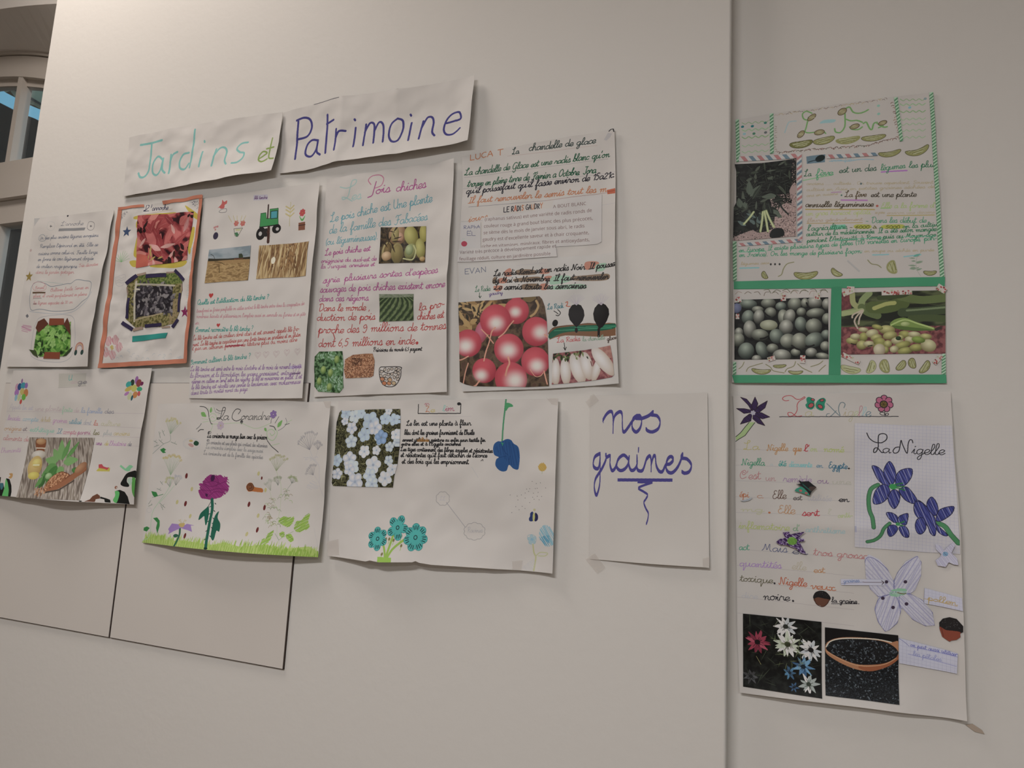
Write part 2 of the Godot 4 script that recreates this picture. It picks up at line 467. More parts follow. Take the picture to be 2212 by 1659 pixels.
# ---------------------------------------------------------------- a drawn or printed sheet; all lengths in millimetres on the sheet
class Canvas:
	var img: Image
	var s := 3.0
	var w := 0.0
	var h := 0.0
	var brushes := {}
	var rng := RandomNumberGenerator.new()
	func _init(wide: float, high: float, per_mm: float, paper: Array, seed_value: int) -> void:
		s = minf(per_mm, 2040.0 / maxf(wide, high)); w = wide; h = high
		img = Image.create(maxi(4, int(wide * s)), maxi(4, int(high * s)), false, Image.FORMAT_RGBA8)
		img.fill(Kit.rgb(paper))
		rng.seed = seed_value
	func brush(r: float, col: Color) -> Image:
		var q := snappedf(maxf(r, 0.45), 0.25)
		var key := "%s_%s" % [q, col.to_html()]
		if not brushes.has(key):
			var n := int(ceil(q)) * 2 + 3
			var b := Image.create(n, n, false, Image.FORMAT_RGBA8)
			var c := (n - 1) * 0.5
			for y in n:
				for x in n:
					var a := clampf(q + 0.5 - Vector2(x - c, y - c).length(), 0.0, 1.0)
					b.set_pixel(x, y, Color(col.r, col.g, col.b, a * col.a))
			brushes[key] = b
		return brushes[key]
	func path(pts: PackedVector2Array, wide: float, col: Color) -> void:
		var r := wide * s * 0.5
		var b := brush(r, col)
		var n := b.get_width()
		var box := Rect2i(0, 0, n, n)
		var off := Vector2((n - 1) * 0.5, (n - 1) * 0.5)
		var step := maxf(0.6, r * 0.45)
		if pts.size() == 1:
			img.blend_rect(b, box, Vector2i((pts[0] * s - off).round()))
		for i in pts.size() - 1:
			var a := pts[i] * s
			var c := pts[i + 1] * s
			var k := maxi(1, int(a.distance_to(c) / step))
			for j in k + (1 if i == pts.size() - 2 else 0):
				img.blend_rect(b, box, Vector2i((a.lerp(c, float(j) / k) - off).round()))
	func ink(a: Array, wide: float, col: Array, closed := false) -> void:
		var pts := Kit.flat(a)
		path(Kit.smooth(pts, closed, 1.0), wide, Kit.rgb(col))
	func line(a: Array, wide: float, col: Array) -> void:
		path(Kit.flat(a), wide, Kit.rgb(col))
	# a broad-nibbed marker held upright: thin down-strokes, thick cross-strokes
	func nib(a: Array, thin: float, tall: float, col: Array) -> void:
		var pts := Kit.smooth(Kit.flat(a), false, 0.6)
		var n := Vector2i(maxi(2, int(thin * s)), maxi(2, int(tall * s)))
		for i in pts.size() - 1:
			var k := maxi(1, int(pts[i].distance_to(pts[i + 1]) * s))
			for j in k:
				var p := pts[i].lerp(pts[i + 1], float(j) / k) * s
				img.fill_rect(Rect2i(Vector2i(p) - n / 2, n), Kit.rgb(col))
	func dot(x: float, y: float, d: float, col: Array) -> void:
		path(PackedVector2Array([Vector2(x, y)]), d, Kit.rgb(col))
	func fill(pts: PackedVector2Array, col: Color) -> void:
		var lo := pts[0] * s
		var hi := lo
		for p in pts:
			lo = lo.min(p * s); hi = hi.max(p * s)
		for y in range(maxi(0, int(lo.y)), mini(img.get_height(), int(hi.y) + 1)):
			var xs := []
			var fy := y + 0.5
			for i in pts.size():
				var a := pts[i] * s
				var b := pts[(i + 1) % pts.size()] * s
				if (a.y <= fy) != (b.y <= fy):
					xs.append(a.x + (fy - a.y) / (b.y - a.y) * (b.x - a.x))
			xs.sort()
			for i in range(0, xs.size() - 1, 2):
				var x0 := int(round(xs[i]))
				var x1 := int(round(xs[i + 1]))
				if x1 > x0:
					img.fill_rect(Rect2i(x0, y, x1 - x0, 1), col)
	func poly(a: Array, col: Array, curved := false) -> void:
		var pts := Kit.flat(a)
		fill(Kit.smooth(pts, true, 1.0) if curved else pts, Kit.rgb(col))
	func ring(x: float, y: float, rx: float, ry: float, turn := 0.0) -> PackedVector2Array:
		var pts := PackedVector2Array()
		for i in 28:
			pts.append(Vector2(x, y) + (Vector2(cos(i * TAU / 28) * rx, sin(i * TAU / 28) * ry)).rotated(turn))
		return pts
	func oval(x: float, y: float, rx: float, ry: float, turn: float, col: Array, edge := [], ew := 0.5) -> void:
		var pts := ring(x, y, rx, ry, turn)
		if col:
			fill(pts, Kit.rgb(col))
		if edge:
			pts.append(pts[0])
			path(pts, ew, Kit.rgb(edge))
	# coloured-pencil or felt-pen shading inside an outline
	func hatch(a: Array, col: Array, angle: float, gap: float, wide: float, curved := true) -> void:
		var pts := Kit.flat(a)
		if curved:
			pts = Kit.smooth(pts, true, 1.5)
		var lo := pts[0]
		var hi := lo
		for p in pts:
			lo = lo.min(p); hi = hi.max(p)
		var mid := (lo + hi) * 0.5
		var reach := (hi - lo).length() * 0.55
		var along := Vector2.from_angle(angle)
		var across := along.orthogonal()
		var t := -reach
		while t < reach:
			var jit := rng.randf_range(-0.08, 0.08)
			var bits := Geometry2D.intersect_polyline_with_polygon(PackedVector2Array([mid + across * t - along.rotated(jit) * reach, mid + across * t + along.rotated(jit) * reach]), pts)
			for bit in bits:
				path(bit, wide * rng.randf_range(0.7, 1.2), Kit.rgb(col))
			t += gap * rng.randf_range(0.6, 1.4)
	func star(x: float, y: float, r: float, col: Array, edge := []) -> void:
		var pts := PackedVector2Array()
		for i in 10:
			pts.append(Vector2(x, y) + Vector2.from_angle(i * TAU / 10 - PI / 2) * (r if i % 2 == 0 else r * 0.42))
		fill(pts, Kit.rgb(col))
		if edge:
			pts.append(pts[0])
			path(pts, 0.4, Kit.rgb(edge))
	func heart(x: float, y: float, r: float, col: Array, wide := 0.0) -> void:
		var pts := PackedVector2Array()
		for i in 25:
			var t := i * TAU / 24
			pts.append(Vector2(x, y) + Vector2(pow(sin(t), 3.0), -(13.0 * cos(t) - 5.0 * cos(2 * t) - 2.0 * cos(3 * t) - cos(4 * t)) / 16.0) * r)
		if wide > 0.0:
			path(pts, wide, Kit.rgb(col))
		else:
			fill(pts, Kit.rgb(col))
	# handwriting along a base line, fitted between its two ends
	func write(text: String, x0: float, y0: float, x1: float, y1: float, xh: float, col: Array, wide: float, slant := 0.12, caps := false) -> void:
		var total := 0.0
		for ch in text:
			total += wide_of(ch, caps)
		var dir := Vector2(x1 - x0, y1 - y0)
		var kx := dir.length() / maxf(total, 1.0)
		var ky := xh / 10.0
		var ax := dir.normalized()
		var up := -ax.orthogonal()
		if up.y > 0:
			up = -up
		var at := 0.0
		var run := PackedVector2Array()
		var ink_col := Kit.rgb(col)
		for ch in text:
			if ch == " ":
				pen(run, wide, ink_col)
				run = PackedVector2Array()
				at += 8.0
				continue
			var base: String = ch
			var parts := []
			if ACCENT.has(ch):
				base = ACCENT[ch][0]
				parts.append_array(Kit.strokes_of(ACCENT[ch][1]))
			var table: Dictionary = CAPS if caps and CAPS.has(base) else PEN
			if not table.has(base):
				at += 8.0
				continue
			var marks := Kit.strokes_of(table[base][1])
			var joins := base == base.to_lower() and base != base.to_upper() and not caps
			var dy := rng.randf_range(-0.6, 0.6)
			var sy := rng.randf_range(0.93, 1.08)
			for i in marks.size():
				var placed := PackedVector2Array()
				for p in marks[i]:
					var q := Vector2(p.x + p.y * slant * ky / maxf(kx, 0.01) + at, p.y * sy + dy)
					placed.append(Vector2(x0, y0) + ax * q.x * kx + up * q.y * ky)
				if i == 0 and joins and base != "x":
					if base in "acdgqo":          # the pen is lifted before a round letter
						pen(run, wide, ink_col)
						run = PackedVector2Array()
					run.append_array(placed)
				else:
					if i == 0:
						pen(run, wide, ink_col)
						run = PackedVector2Array()
					pen(placed, wide, ink_col, caps)
			for m in parts:
				var placed := PackedVector2Array()
				for p in m:
					placed.append(Vector2(x0, y0) + ax * (p.x + at) * kx + up * p.y * ky)
				pen(placed, wide, ink_col)
			at += table[base][0]
		pen(run, wide, ink_col)
	func wide_of(ch: String, caps: bool) -> float:
		if ACCENT.has(ch):
			ch = ACCENT[ch][0]
		if caps and CAPS.has(ch):
			return CAPS[ch][0]
		return PEN[ch][0] if PEN.has(ch) else 8.0
	func pen(pts: PackedVector2Array, wide: float, col: Color, straight := false) -> void:
		if pts.size():
			path(pts if straight else Kit.smooth(pts, false, 0.8), wide, col)
	# letters set by a machine
	func typed(text: String, x0: float, y0: float, x1: float, y1: float, high: float, col: Array) -> void:
		var tm := TextMesh.new()
		var f := SystemFont.new()
		f.font_names = PackedStringArray(["Droid Sans"])
		tm.font = f
		tm.font_size = 64
		tm.pixel_size = 1.0
		tm.depth = 0.0
		tm.horizontal_alignment = HORIZONTAL_ALIGNMENT_LEFT
		tm.text = text
		var arr := tm.surface_get_arrays(0)
		var vs: PackedVector3Array = arr[Mesh.ARRAY_VERTEX]
		var lo := Vector2(INF, INF)
		var hi := -lo
		for v in vs:
			lo = lo.min(Vector2(v.x, v.y)); hi = hi.max(Vector2(v.x, v.y))
		var base := TextMesh.new()
		base.font = f; base.font_size = 64; base.pixel_size = 1.0; base.depth = 0.0; base.text = "H"
		var bb := base.get_aabb()
		var dir := Vector2(x1 - x0, y1 - y0)
		var ax := dir.normalized()
		var up := Vector2(ax.y, -ax.x)
		var kx := dir.length() / (hi.x - lo.x)
		var ky := high / bb.size.y
		var idx = arr[Mesh.ARRAY_INDEX]
		var order: PackedInt32Array = idx if idx != null else PackedInt32Array(range(vs.size()))
		var floor_y := bb.position.y
		for i in range(0, order.size() - 2, 3):
			var tri := PackedVector2Array()
			for j in 3:
				var v := vs[order[i + j]]
				tri.append(Vector2(x0, y0) + ax * (v.x - lo.x) * kx + up * (v.y - floor_y) * ky)
			fill(tri, Kit.rgb(col))
	# ---- for printed photographs
	func mottle(cols: Array, size: float, seed_value: int, stretch := 1.0, angle := 0.0, a := []) -> void:
		var nz := FastNoiseLite.new()
		nz.seed = seed_value
		nz.frequency = 1.0 / size
		nz.fractal_octaves = 3
		var ramp := []
		for c in cols:
			ramp.append(Kit.rgb(c))
		var box := Rect2i(0, 0, img.get_width(), img.get_height())
		if a.size() == 4:
			box = box.intersection(Rect2i(int(a[0] * s), int(a[1] * s), int((a[2] - a[0]) * s), int((a[3] - a[1]) * s)))
		var ca := cos(angle)
		var sa := sin(angle)
		for y in range(box.position.y, box.end.y):
			for x in range(box.position.x, box.end.x):
				var px := x / s
				var py := y / s
				var t := clampf((nz.get_noise_2d((px * ca + py * sa) / stretch, py * ca - px * sa) * 1.5 + 0.5), 0.0, 0.999) * (ramp.size() - 1)
				var k := int(t)
				img.set_pixel(x, y, ramp[k].lerp(ramp[k + 1], t - k))
	func blob(x: float, y: float, rx: float, ry: float, turn: float, rim: Array, mid: Array, hx := -0.25, hy := -0.3, power := 1.4) -> void:
		var R := maxf(rx, ry) * 1.02
		var a := Kit.rgb(mid)
		var b := Kit.rgb(rim)
		var ct := cos(-turn)
		var st := sin(-turn)
		for py in range(maxi(0, int((y - R) * s)), mini(img.get_height(), int((y + R) * s) + 1)):
			for px in range(maxi(0, int((x - R) * s)), mini(img.get_width(), int((x + R) * s) + 1)):
				var dx := (px + 0.5) / s - x
				var dy := (py + 0.5) / s - y
				var u := (dx * ct - dy * st) / rx
				var v := (dx * st + dy * ct) / ry
				var d := u * u + v * v
				if d < 1.0:
					var t := clampf(sqrt((u - hx) * (u - hx) + (v - hy) * (v - hy)) / 1.35, 0.0, 1.0)
					var col := a.lerp(b, pow(t, power))
					img.set_pixel(px, py, col if d < 0.93 else img.get_pixel(px, py).lerp(col, (1.0 - d) / 0.07))
	# a pale patch that runs out softly into what is printed round it
	func patch(x: float, y: float, rx: float, ry: float, col: Array, power: float) -> void:
		var c := Kit.rgb(col)
		for py in range(maxi(0, int((y - ry) * s)), mini(img.get_height(), int((y + ry) * s) + 1)):
			for px in range(maxi(0, int((x - rx) * s)), mini(img.get_width(), int((x + rx) * s) + 1)):
				var d := Vector2(((px + 0.5) / s - x) / rx, ((py + 0.5) / s - y) / ry).length()
				if d < 1.0:
					img.set_pixel(px, py, img.get_pixel(px, py).lerp(c, pow(smoothstep(1.0, 0.1, d), power)))
	func leaf(x: float, y: float, long: float, wide: float, angle: float, col: Array, vein := []) -> void:
		var d := Vector2.from_angle(angle)
		var o := d.orthogonal()
		var p := Vector2(x, y)
		fill(Kit.smooth(PackedVector2Array([p, p + d * long * 0.35 + o * wide * 0.5, p + d * long * 0.7 + o * wide * 0.35, p + d * long, p + d * long * 0.7 - o * wide * 0.35, p + d * long * 0.35 - o * wide * 0.5]), true, 1.0), Kit.rgb(col))
		if vein:
			path(PackedVector2Array([p, p + d * long * 0.85]), 0.35, Kit.rgb(vein))
	func leaves(n: int, a: Array, long: float, wide: float, cols: Array, vein := [], a0 := 0.0, a1 := 6.28) -> void:
		for i in n:
			leaf(rng.randf_range(a[0], a[2]), rng.randf_range(a[1], a[3]), long * rng.randf_range(0.6, 1.3), wide * rng.randf_range(0.6, 1.2), rng.randf_range(a0, a1), cols[rng.randi() % cols.size()], vein)
	func specks(n: int, a: Array, d0: float, d1: float, cols: Array) -> void:
		for i in n:
			path(PackedVector2Array([Vector2(rng.randf_range(a[0], a[2]), rng.randf_range(a[1], a[3]))]), rng.randf_range(d0, d1), Kit.rgb(cols[rng.randi() % cols.size()]))
	# ovals strewn over an area
	func strew(n: int, a: Array, long: float, wide: float, cols: Array, rim := []) -> void:
		var pts := Kit.flat(a)
		var lo := pts[0]
		var hi := lo
		for p in pts:
			lo = lo.min(p); hi = hi.max(p)
		var left := n
		for tries in n * 20:
			var q := Vector2(rng.randf_range(lo.x, hi.x), rng.randf_range(lo.y, hi.y))
			if left > 0 and Geometry2D.is_point_in_polygon(q, pts):
				var k := rng.randf_range(0.65, 1.2)
				oval(q.x, q.y, long * k, wide * k, rng.randf() * PI, cols[rng.randi() % cols.size()], rim, 0.3)
				left -= 1
	# short bent pen marks along a line
	func ticks(n: int, x0: float, y0: float, x1: float, y1: float, long: float, shake: float, wide: float, cols: Array) -> void:
		for i in n:
			var q := Vector2(x0, y0).lerp(Vector2(x1, y1), (i + 0.5) / n) + Vector2(rng.randf_range(-shake, shake), rng.randf_range(-shake, shake))
			var turn := rng.randf_range(-0.7, 0.7)
			var d := Vector2(long, 0).rotated(turn)
			path(Kit.smooth(PackedVector2Array([q - d * 0.5, q + d.orthogonal() * 0.3, q + d * 0.5]), false, 0.6), wide, Kit.rgb(cols[rng.randi() % cols.size()]))
	# a spray of strokes fanning out from a point, with small rings at the tips
	func umbel(x: float, y: float, r: float, a0: float, a1: float, n: int, col: Array, tip: Array, ring_size := 1.6) -> void:
		for i in n:
			var e := Vector2(x, y) + Vector2.from_angle(lerpf(a0, a1, float(i) / (n - 1))) * r * rng.randf_range(0.9, 1.08)
			path(Kit.smooth(PackedVector2Array([Vector2(x, y), Vector2(x, y).lerp(e, 0.5) + Vector2(rng.randf_range(-1, 1), 0), e]), false, 0.8), 0.5, Kit.rgb(col))
			for k in (3 if tip else 0):
				oval(e.x + rng.randf_range(-2.2, 2.2), e.y + rng.randf_range(-1.8, 1.8), ring_size, ring_size * 0.75, 0.0, [], tip, 0.5)
	# feathery leaves: pairs of leaflets along short stalks
	func fronds(n: int, a: Array, long: float, cols: Array) -> void:
		for i in n:
			var q := Vector2(rng.randf_range(a[0], a[2]), rng.randf_range(a[1], a[3]))
			var turn := rng.randf_range(-0.6, 0.8)
			for k in 7:
				for side in [-1.0, 1.0]:
					var at := q + Vector2.from_angle(turn) * long * 0.4 * k
					leaf(at.x, at.y, long, long * 0.4, turn + side, cols[rng.randi() % cols.size()])
	func bean(x: float, y: float, rx: float, ry: float, turn: float, bow: float, col: Array, pale: Array, dark: Array, rim: Array) -> void:
		var pts := PackedVector2Array()
		var small := []
		for k in 16:
			var th := k * TAU / 16
			var u := rx * cos(th)
			var v := ry * sin(th) + bow * ry * (1.0 - pow(u / rx, 2.0)) * (1.0 if sin(th) < 0 else 0.35)
			var q := Vector2(u, v).rotated(turn)
			pts.append(Vector2(x, y) + q)
			small.append(x + q.x * 0.72); small.append(y + q.y * 0.72)
		pts = Kit.smooth(pts, true, 1.0)
		fill(pts, Kit.rgb(col))
		hatch(small, pale, turn + 0.1, ry * 0.22, ry * 0.13)
		hatch(small, dark, turn - 0.1, ry * 0.5, ry * 0.1)
		pts.append(pts[0])
		path(pts, 0.6, Kit.rgb(rim))
	# ruled squares
	func squares(step: float, col: Array, lean := 0.0) -> void:
		for i in int(w / step) + 8:
			path(PackedVector2Array([Vector2(i * step, 0), Vector2(i * step - lean * h, h)]), 0.3, Kit.rgb(col))
		for i in int(h / step) + 8:
			path(PackedVector2Array([Vector2(0, i * step), Vector2(w, i * step + lean * w)]), 0.3, Kit.rgb(col))
	# slanting bands across a strip of tape, along its longer side
	func bands(n: int, cols: Array) -> void:
		var tall := h > w
		for i in n:
			var t0 := (i + 0.15) / n * (h if tall else w)
			var t1 := (i + 0.68) / n * (h if tall else w)
			var lean := (w if tall else h) * 0.7
			if tall:
				fill(PackedVector2Array([Vector2(0, t0 + lean), Vector2(w, t0), Vector2(w, t1), Vector2(0, t1 + lean)]), Kit.rgb(cols[i % cols.size()]))
			else:
				fill(PackedVector2Array([Vector2(t0, 0), Vector2(t1, 0), Vector2(t1 + lean, h), Vector2(t0 + lean, h)]), Kit.rgb(cols[i % cols.size()]))
	# a marguerite in felt pen: petals with short dark strokes round a ring
	func daisy(x: float, y: float, r: float, n: int, turn: float, col: Array, rim: Array, mark: Array) -> void:
		for i in n:
			var d := Vector2.from_angle(turn + i * TAU / n)
			oval(x + d.x * r * 0.62, y + d.y * r * 0.66, r * 0.42, r * 0.36, d.angle(), col, rim, 0.7)
		oval(x, y, r * 0.5, r * 0.5, 0.0, col)
		for i in n:
			for k in [-0.22, 0.0, 0.22]:
				var d := Vector2.from_angle(turn + i * TAU / n + k)
				path(PackedVector2Array([Vector2(x, y) + d * r * 0.62, Vector2(x, y) + d * r * 0.9]), 1.3, Kit.rgb(mark))
		oval(x, y, r * 0.14, r * 0.15, 0.0, [], mark, 1.3)
	func flower(x: float, y: float, r: float, n: int, col: Array, alt: Array, eye: Array, plump := 0.62) -> void:
		var t0 := rng.randf() * TAU
		for i in n:
			var d := Vector2.from_angle(t0 + i * TAU / n)
			blob(x + d.x * r * 0.55, y + d.y * r * 0.55, r * 0.5, r * plump * 0.62, d.angle(), alt, col, 0.1, 0.0)
		if eye:
			dot(x, y, r * 0.3, eye)
	func spiky(x: float, y: float, r: float, n: int, cols: Array, eye: Array) -> void:
		for i in n:
			leaf(x, y, r * rng.randf_range(0.75, 1.1), r * rng.randf_range(0.22, 0.36), i * TAU / n * 2.0 + rng.randf_range(-0.15, 0.15), cols[rng.randi() % cols.size()])
		for i in 14:
			var d := Vector2.from_angle(rng.randf() * TAU)
			path(PackedVector2Array([Vector2(x, y), Vector2(x, y) + d * r * rng.randf_range(0.25, 0.55)]), 0.5, Kit.rgb(eye))
		oval(x, y, r * 0.22, r * 0.2, 0.0, eye)

# ---------------------------------------------------------------- paper that hangs on a wall
class Sheet:
	var node: Node3D
	var c: Canvas
	var outline: PackedVector2Array
	var w := 0.0
	var h := 0.0
	var bends := {}
	var nz := FastNoiseLite.new()
	func rise(p: Vector2) -> float:       # how far the paper stands off the wall, in millimetres
		var u := clampf(p.x / w, -0.05, 1.05)
		var v := clampf(p.y / h, -0.05, 1.05)
		var z: float = bends.get("base", 2.0)
		for b in bends.get("low", []):    # [lift, where along the edge, half width, how far up it reaches]
			z += b[0] * pow(clampf((v - 1.0 + b[3]) / b[3], 0.0, 1.0), 2.0) * exp(-pow((u - b[1]) / b[2], 2.0))
		for b in bends.get("side", []):
			z += b[0] * pow(clampf((u - 1.0 + b[3]) / b[3], 0.0, 1.0), 2.0) * exp(-pow((v - b[1]) / b[2], 2.0))
		for b in bends.get("left", []):
			z += b[0] * pow(clampf((b[3] - u) / b[3], 0.0, 1.0), 2.0) * exp(-pow((v - b[1]) / b[2], 2.0))
		for b in bends.get("fold_y", []): # [where, height, width mm]
			z += b[1] * exp(-absf(p.y - b[0] * h) / b[2])
		for b in bends.get("fold_x", []):
			z += b[1] * exp(-absf(p.x - b[0] * w) / b[2])
		var amp: float = bends.get("wave", 1.0)
		z += amp * (nz.get_noise_2d(p.x, p.y) + 0.35)
		return maxf(z, 0.6)
	func spot(q: Vector2, off: float) -> Vector3:
		return Vector3(q.x * 0.001, -q.y * 0.001, (rise(q) + off) * 0.001)
	func put(st: SurfaceTool, q: Vector2, off: float, to_uv: Transform2D) -> void:
		var gx := (rise(q + Vector2(0.8, 0)) - rise(q - Vector2(0.8, 0))) / 1.6
		var gy := (rise(q + Vector2(0, 0.8)) - rise(q - Vector2(0, 0.8))) / 1.6
		st.set_normal(Vector3(-gx, gy, 1.0).normalized())
		st.set_uv(to_uv * q)
		st.add_vertex(spot(q, off))

func standard(rough: float, tex: Image = null, col := Color.WHITE) -> StandardMaterial3D:
	var m := StandardMaterial3D.new()
	m.albedo_color = col
	m.roughness = rough
	m.metallic_specular = 0.35
	if tex:
		m.albedo_texture = ImageTexture.create_from_image(tex)
		m.texture_repeat = false
	return m

# A sheet mesh with the outline given in millimetres, bent like the paper it belongs to; uv runs 0 to 1 across the print.
func sheet_mesh(p: Sheet, outline: PackedVector2Array, off: float, to_uv: Transform2D, cell := 11.0, thick := 0.35) -> ArrayMesh:
	var st := SurfaceTool.new()
	st.begin(Mesh.PRIMITIVE_TRIANGLES)
	var lo := outline[0]
	var hi := lo
	for q in outline:
		lo = lo.min(q); hi = hi.max(q)
	var nx := maxi(1, int(ceil((hi.x - lo.x) / cell)))
	var ny := maxi(1, int(ceil((hi.y - lo.y) / cell)))
	var size := (hi - lo) / Vector2(nx, ny)
	for iy in ny:
		for ix in nx:
			var a := lo + size * Vector2(ix, iy)
			var square := PackedVector2Array([a, a + Vector2(size.x, 0), a + size, a + Vector2(0, size.y)])
			for piece in Geometry2D.intersect_polygons(square, outline):
				var tris := Geometry2D.triangulate_polygon(piece)
				for t in range(0, tris.size() - 2, 3):
					var q0: Vector2 = piece[tris[t]]
					var q1: Vector2 = piece[tris[t + 1]]
					var q2: Vector2 = piece[tris[t + 2]]
					if (q1 - q0).cross(q2 - q0) < 0.0:
						var swap := q1
						q1 = q2
						q2 = swap
					p.put(st, q0, off, to_uv); p.put(st, q1, off, to_uv); p.put(st, q2, off, to_uv)
	for i in outline.size():
		var a := outline[i]
		var b := outline[(i + 1) % outline.size()]
		var k := maxi(1, int(a.distance_to(b) / cell))
		var side := (b - a).orthogonal().normalized()
		var d := Vector3(0, 0, -thick * 0.001)
		for j in k:
			var q0 := a.lerp(b, float(j) / k)
			var q1 := a.lerp(b, float(j + 1) / k)
			var t0 := p.spot(q0, off)
			var t1 := p.spot(q1, off)
			for v in [[t0, q0], [t1, q1], [t1 + d, q1], [t0, q0], [t1 + d, q1], [t0 + d, q0]]:
				st.set_normal(Vector3(side.x, -side.y, 0.0))
				st.set_uv(to_uv * (v[1] as Vector2))
				st.add_vertex(v[0])
	return st.commit()

func hang(called: String, label: String, category: String, at: Vector3, size: Vector2, corners: Array, bends: Dictionary, per_mm: float, paper: Array, group := "") -> Sheet:
	var p := Sheet.new()
	p.w = size.x; p.h = size.y
	p.bends = bends
	p.nz.seed = called.hash() % 1000
	p.nz.fractal_octaves = 2
	p.nz.frequency = bends.get("freq", 0.008)
	p.outline = Kit.flat(corners)
	p.c = Canvas.new(size.x, size.y, per_mm, paper, called.hash() % 10000)
	p.node = Node3D.new()
	p.node.name = called
	p.node.position = at
	p.node.set_meta("label", label)
	p.node.set_meta("category", category)
	if group:
		p.node.set_meta("group", group)
	add_child(p.node, true)
	return p

func part(called: String, mesh: Mesh, m: Material, parent: Node3D, label := "") -> MeshInstance3D:
	var o := MeshInstance3D.new()
	o.name = called
	o.mesh = mesh
	o.material_override = m
	if label:
		o.set_meta("label", label)
	parent.add_child(o, true)
	return o

func finish(p: Sheet) -> void:
	part("sheet", sheet_mesh(p, p.outline, 0.0, Transform2D(0.0, Vector2.ZERO).scaled(Vector2(1.0 / p.w, 1.0 / p.h))), standard(0.72, p.c.img), p.node)

# A frame of its own for a print glued on a sheet: corner, size in mm, then how to go from sheet mm to the print's 0..1.
func glue(p: Sheet, called: String, corner: Array, outline: Array, c: Canvas, off := 0.7, label := "") -> void:
	var o := Vector2(corner[0], corner[1])
	var ex := Vector2(corner[2], corner[3]) - o
	var ey := Vector2(corner[4], corner[5]) - o
	part(called, sheet_mesh(p, Kit.flat(outline), off, Transform2D(ex, ey, o).affine_inverse(), 9.0, minf(off, 0.5)), standard(0.5, c.img), p.node, label)

func tape(p: Sheet, called: String, outline: Array, col: Array, off := 1.0, label := "") -> void:
	part(called, sheet_mesh(p, Kit.flat(outline), off, Transform2D(0.0, Vector2.ZERO).scaled(Vector2(0.01, 0.01)), 9.0, 0.3), tape_material(col), p.node, label)

var tapes := {}
func tape_material(col: Array) -> StandardMaterial3D:
	if not tapes.has(col):
		tapes[col] = standard(0.55, null, Kit.rgb(col))
	return tapes[col]

# ---------------------------------------------------------------- the posters, one builder each

func title_gardens() -> void:
	var p := hang("title_banner", "white paper strip lettered Jardins et in pale teal and green marker", "banner", Vector3(-1.5698, 2.2858, 0.0000), Vector2(501, 169), [0,4.9,220.1,0,496.7,9,501,86.9,494.3,161.6,329.6,166.5,178.7,166.3,3.4,169], {"base": 7.0, "wave": 3.0, "freq": 0.011, "low": [[20.0, 0.75, 0.35, 0.7]], "side": [[5.0, 0.7, 0.6, 0.3]]}, 3.0, [213,210,206], "title strips over the posters")
	var c := p.c
	c.ink([45.3,32,80.3,31.1,118.7,28.8], 5.84, [132,191,187])
	c.ink([82.4,33.2,84.7,68.6,84.9,105.3,75,122.5,60.5,123.1,50.8,110.5], 5.77, [132,191,187])
	c.ink([129.7,83.3,111.8,72,98.4,88.6,100.2,114,116.7,123.6,129.3,109.6,131.4,79.9,133.7,108.8,144.7,121.4], 5.66, [132,191,187])
	c.ink([156.4,73,156.9,98,158.1,123.8], 5.62, [132,191,187])
	c.ink([156.2,93.4,163.4,74.8,178.2,69], 5.60, [132,191,187])
	c.ink([217.6,76.2,198.6,78.3,188.9,95.1,193.9,113.6,210.2,119.1,222.5,105.9], 5.51, [132,191,187])
	c.ink([226.6,14.5,228.4,64.2,228.7,95.5,228.1,117.7], 5.54, [132,191,187])
	c.ink([262.2,79.7,260.7,99.4,260.4,119.7], 5.43, [132,191,187])
	c.ink([261.7,49.8,263.2,52.7], 5.45, [132,191,187])
	c.ink([305.2,77.7,302.5,100.2,300.9,122.8], 5.36, [132,191,187])
	c.ink([301.7,97.9,314.8,77.6,330.4,76.6,340,89.6,340.1,113.5,347.9,124.5], 5.35, [132,191,187])
	c.ink([402.7,73,381.8,73.3,370.5,84.8,382.3,96.3,398.4,102.2,397.6,116.3,383.5,125.3,365.5,124.8], 5.20, [132,191,187])
	c.ink([448.3,123.4,458.1,117.8,468,110.6,456.6,105.7,447.7,113.9,446.7,126.5,457.4,132.5,471.5,127], 4.16, [139,163,91])
	c.ink([477.3,73.2,476.2,96.3,476.1,123.8,491.4,129.1], 4.15, [139,163,91])
	c.ink([465.2,99.6,486.8,98.6], 4.15, [139,163,91])
	finish(p)

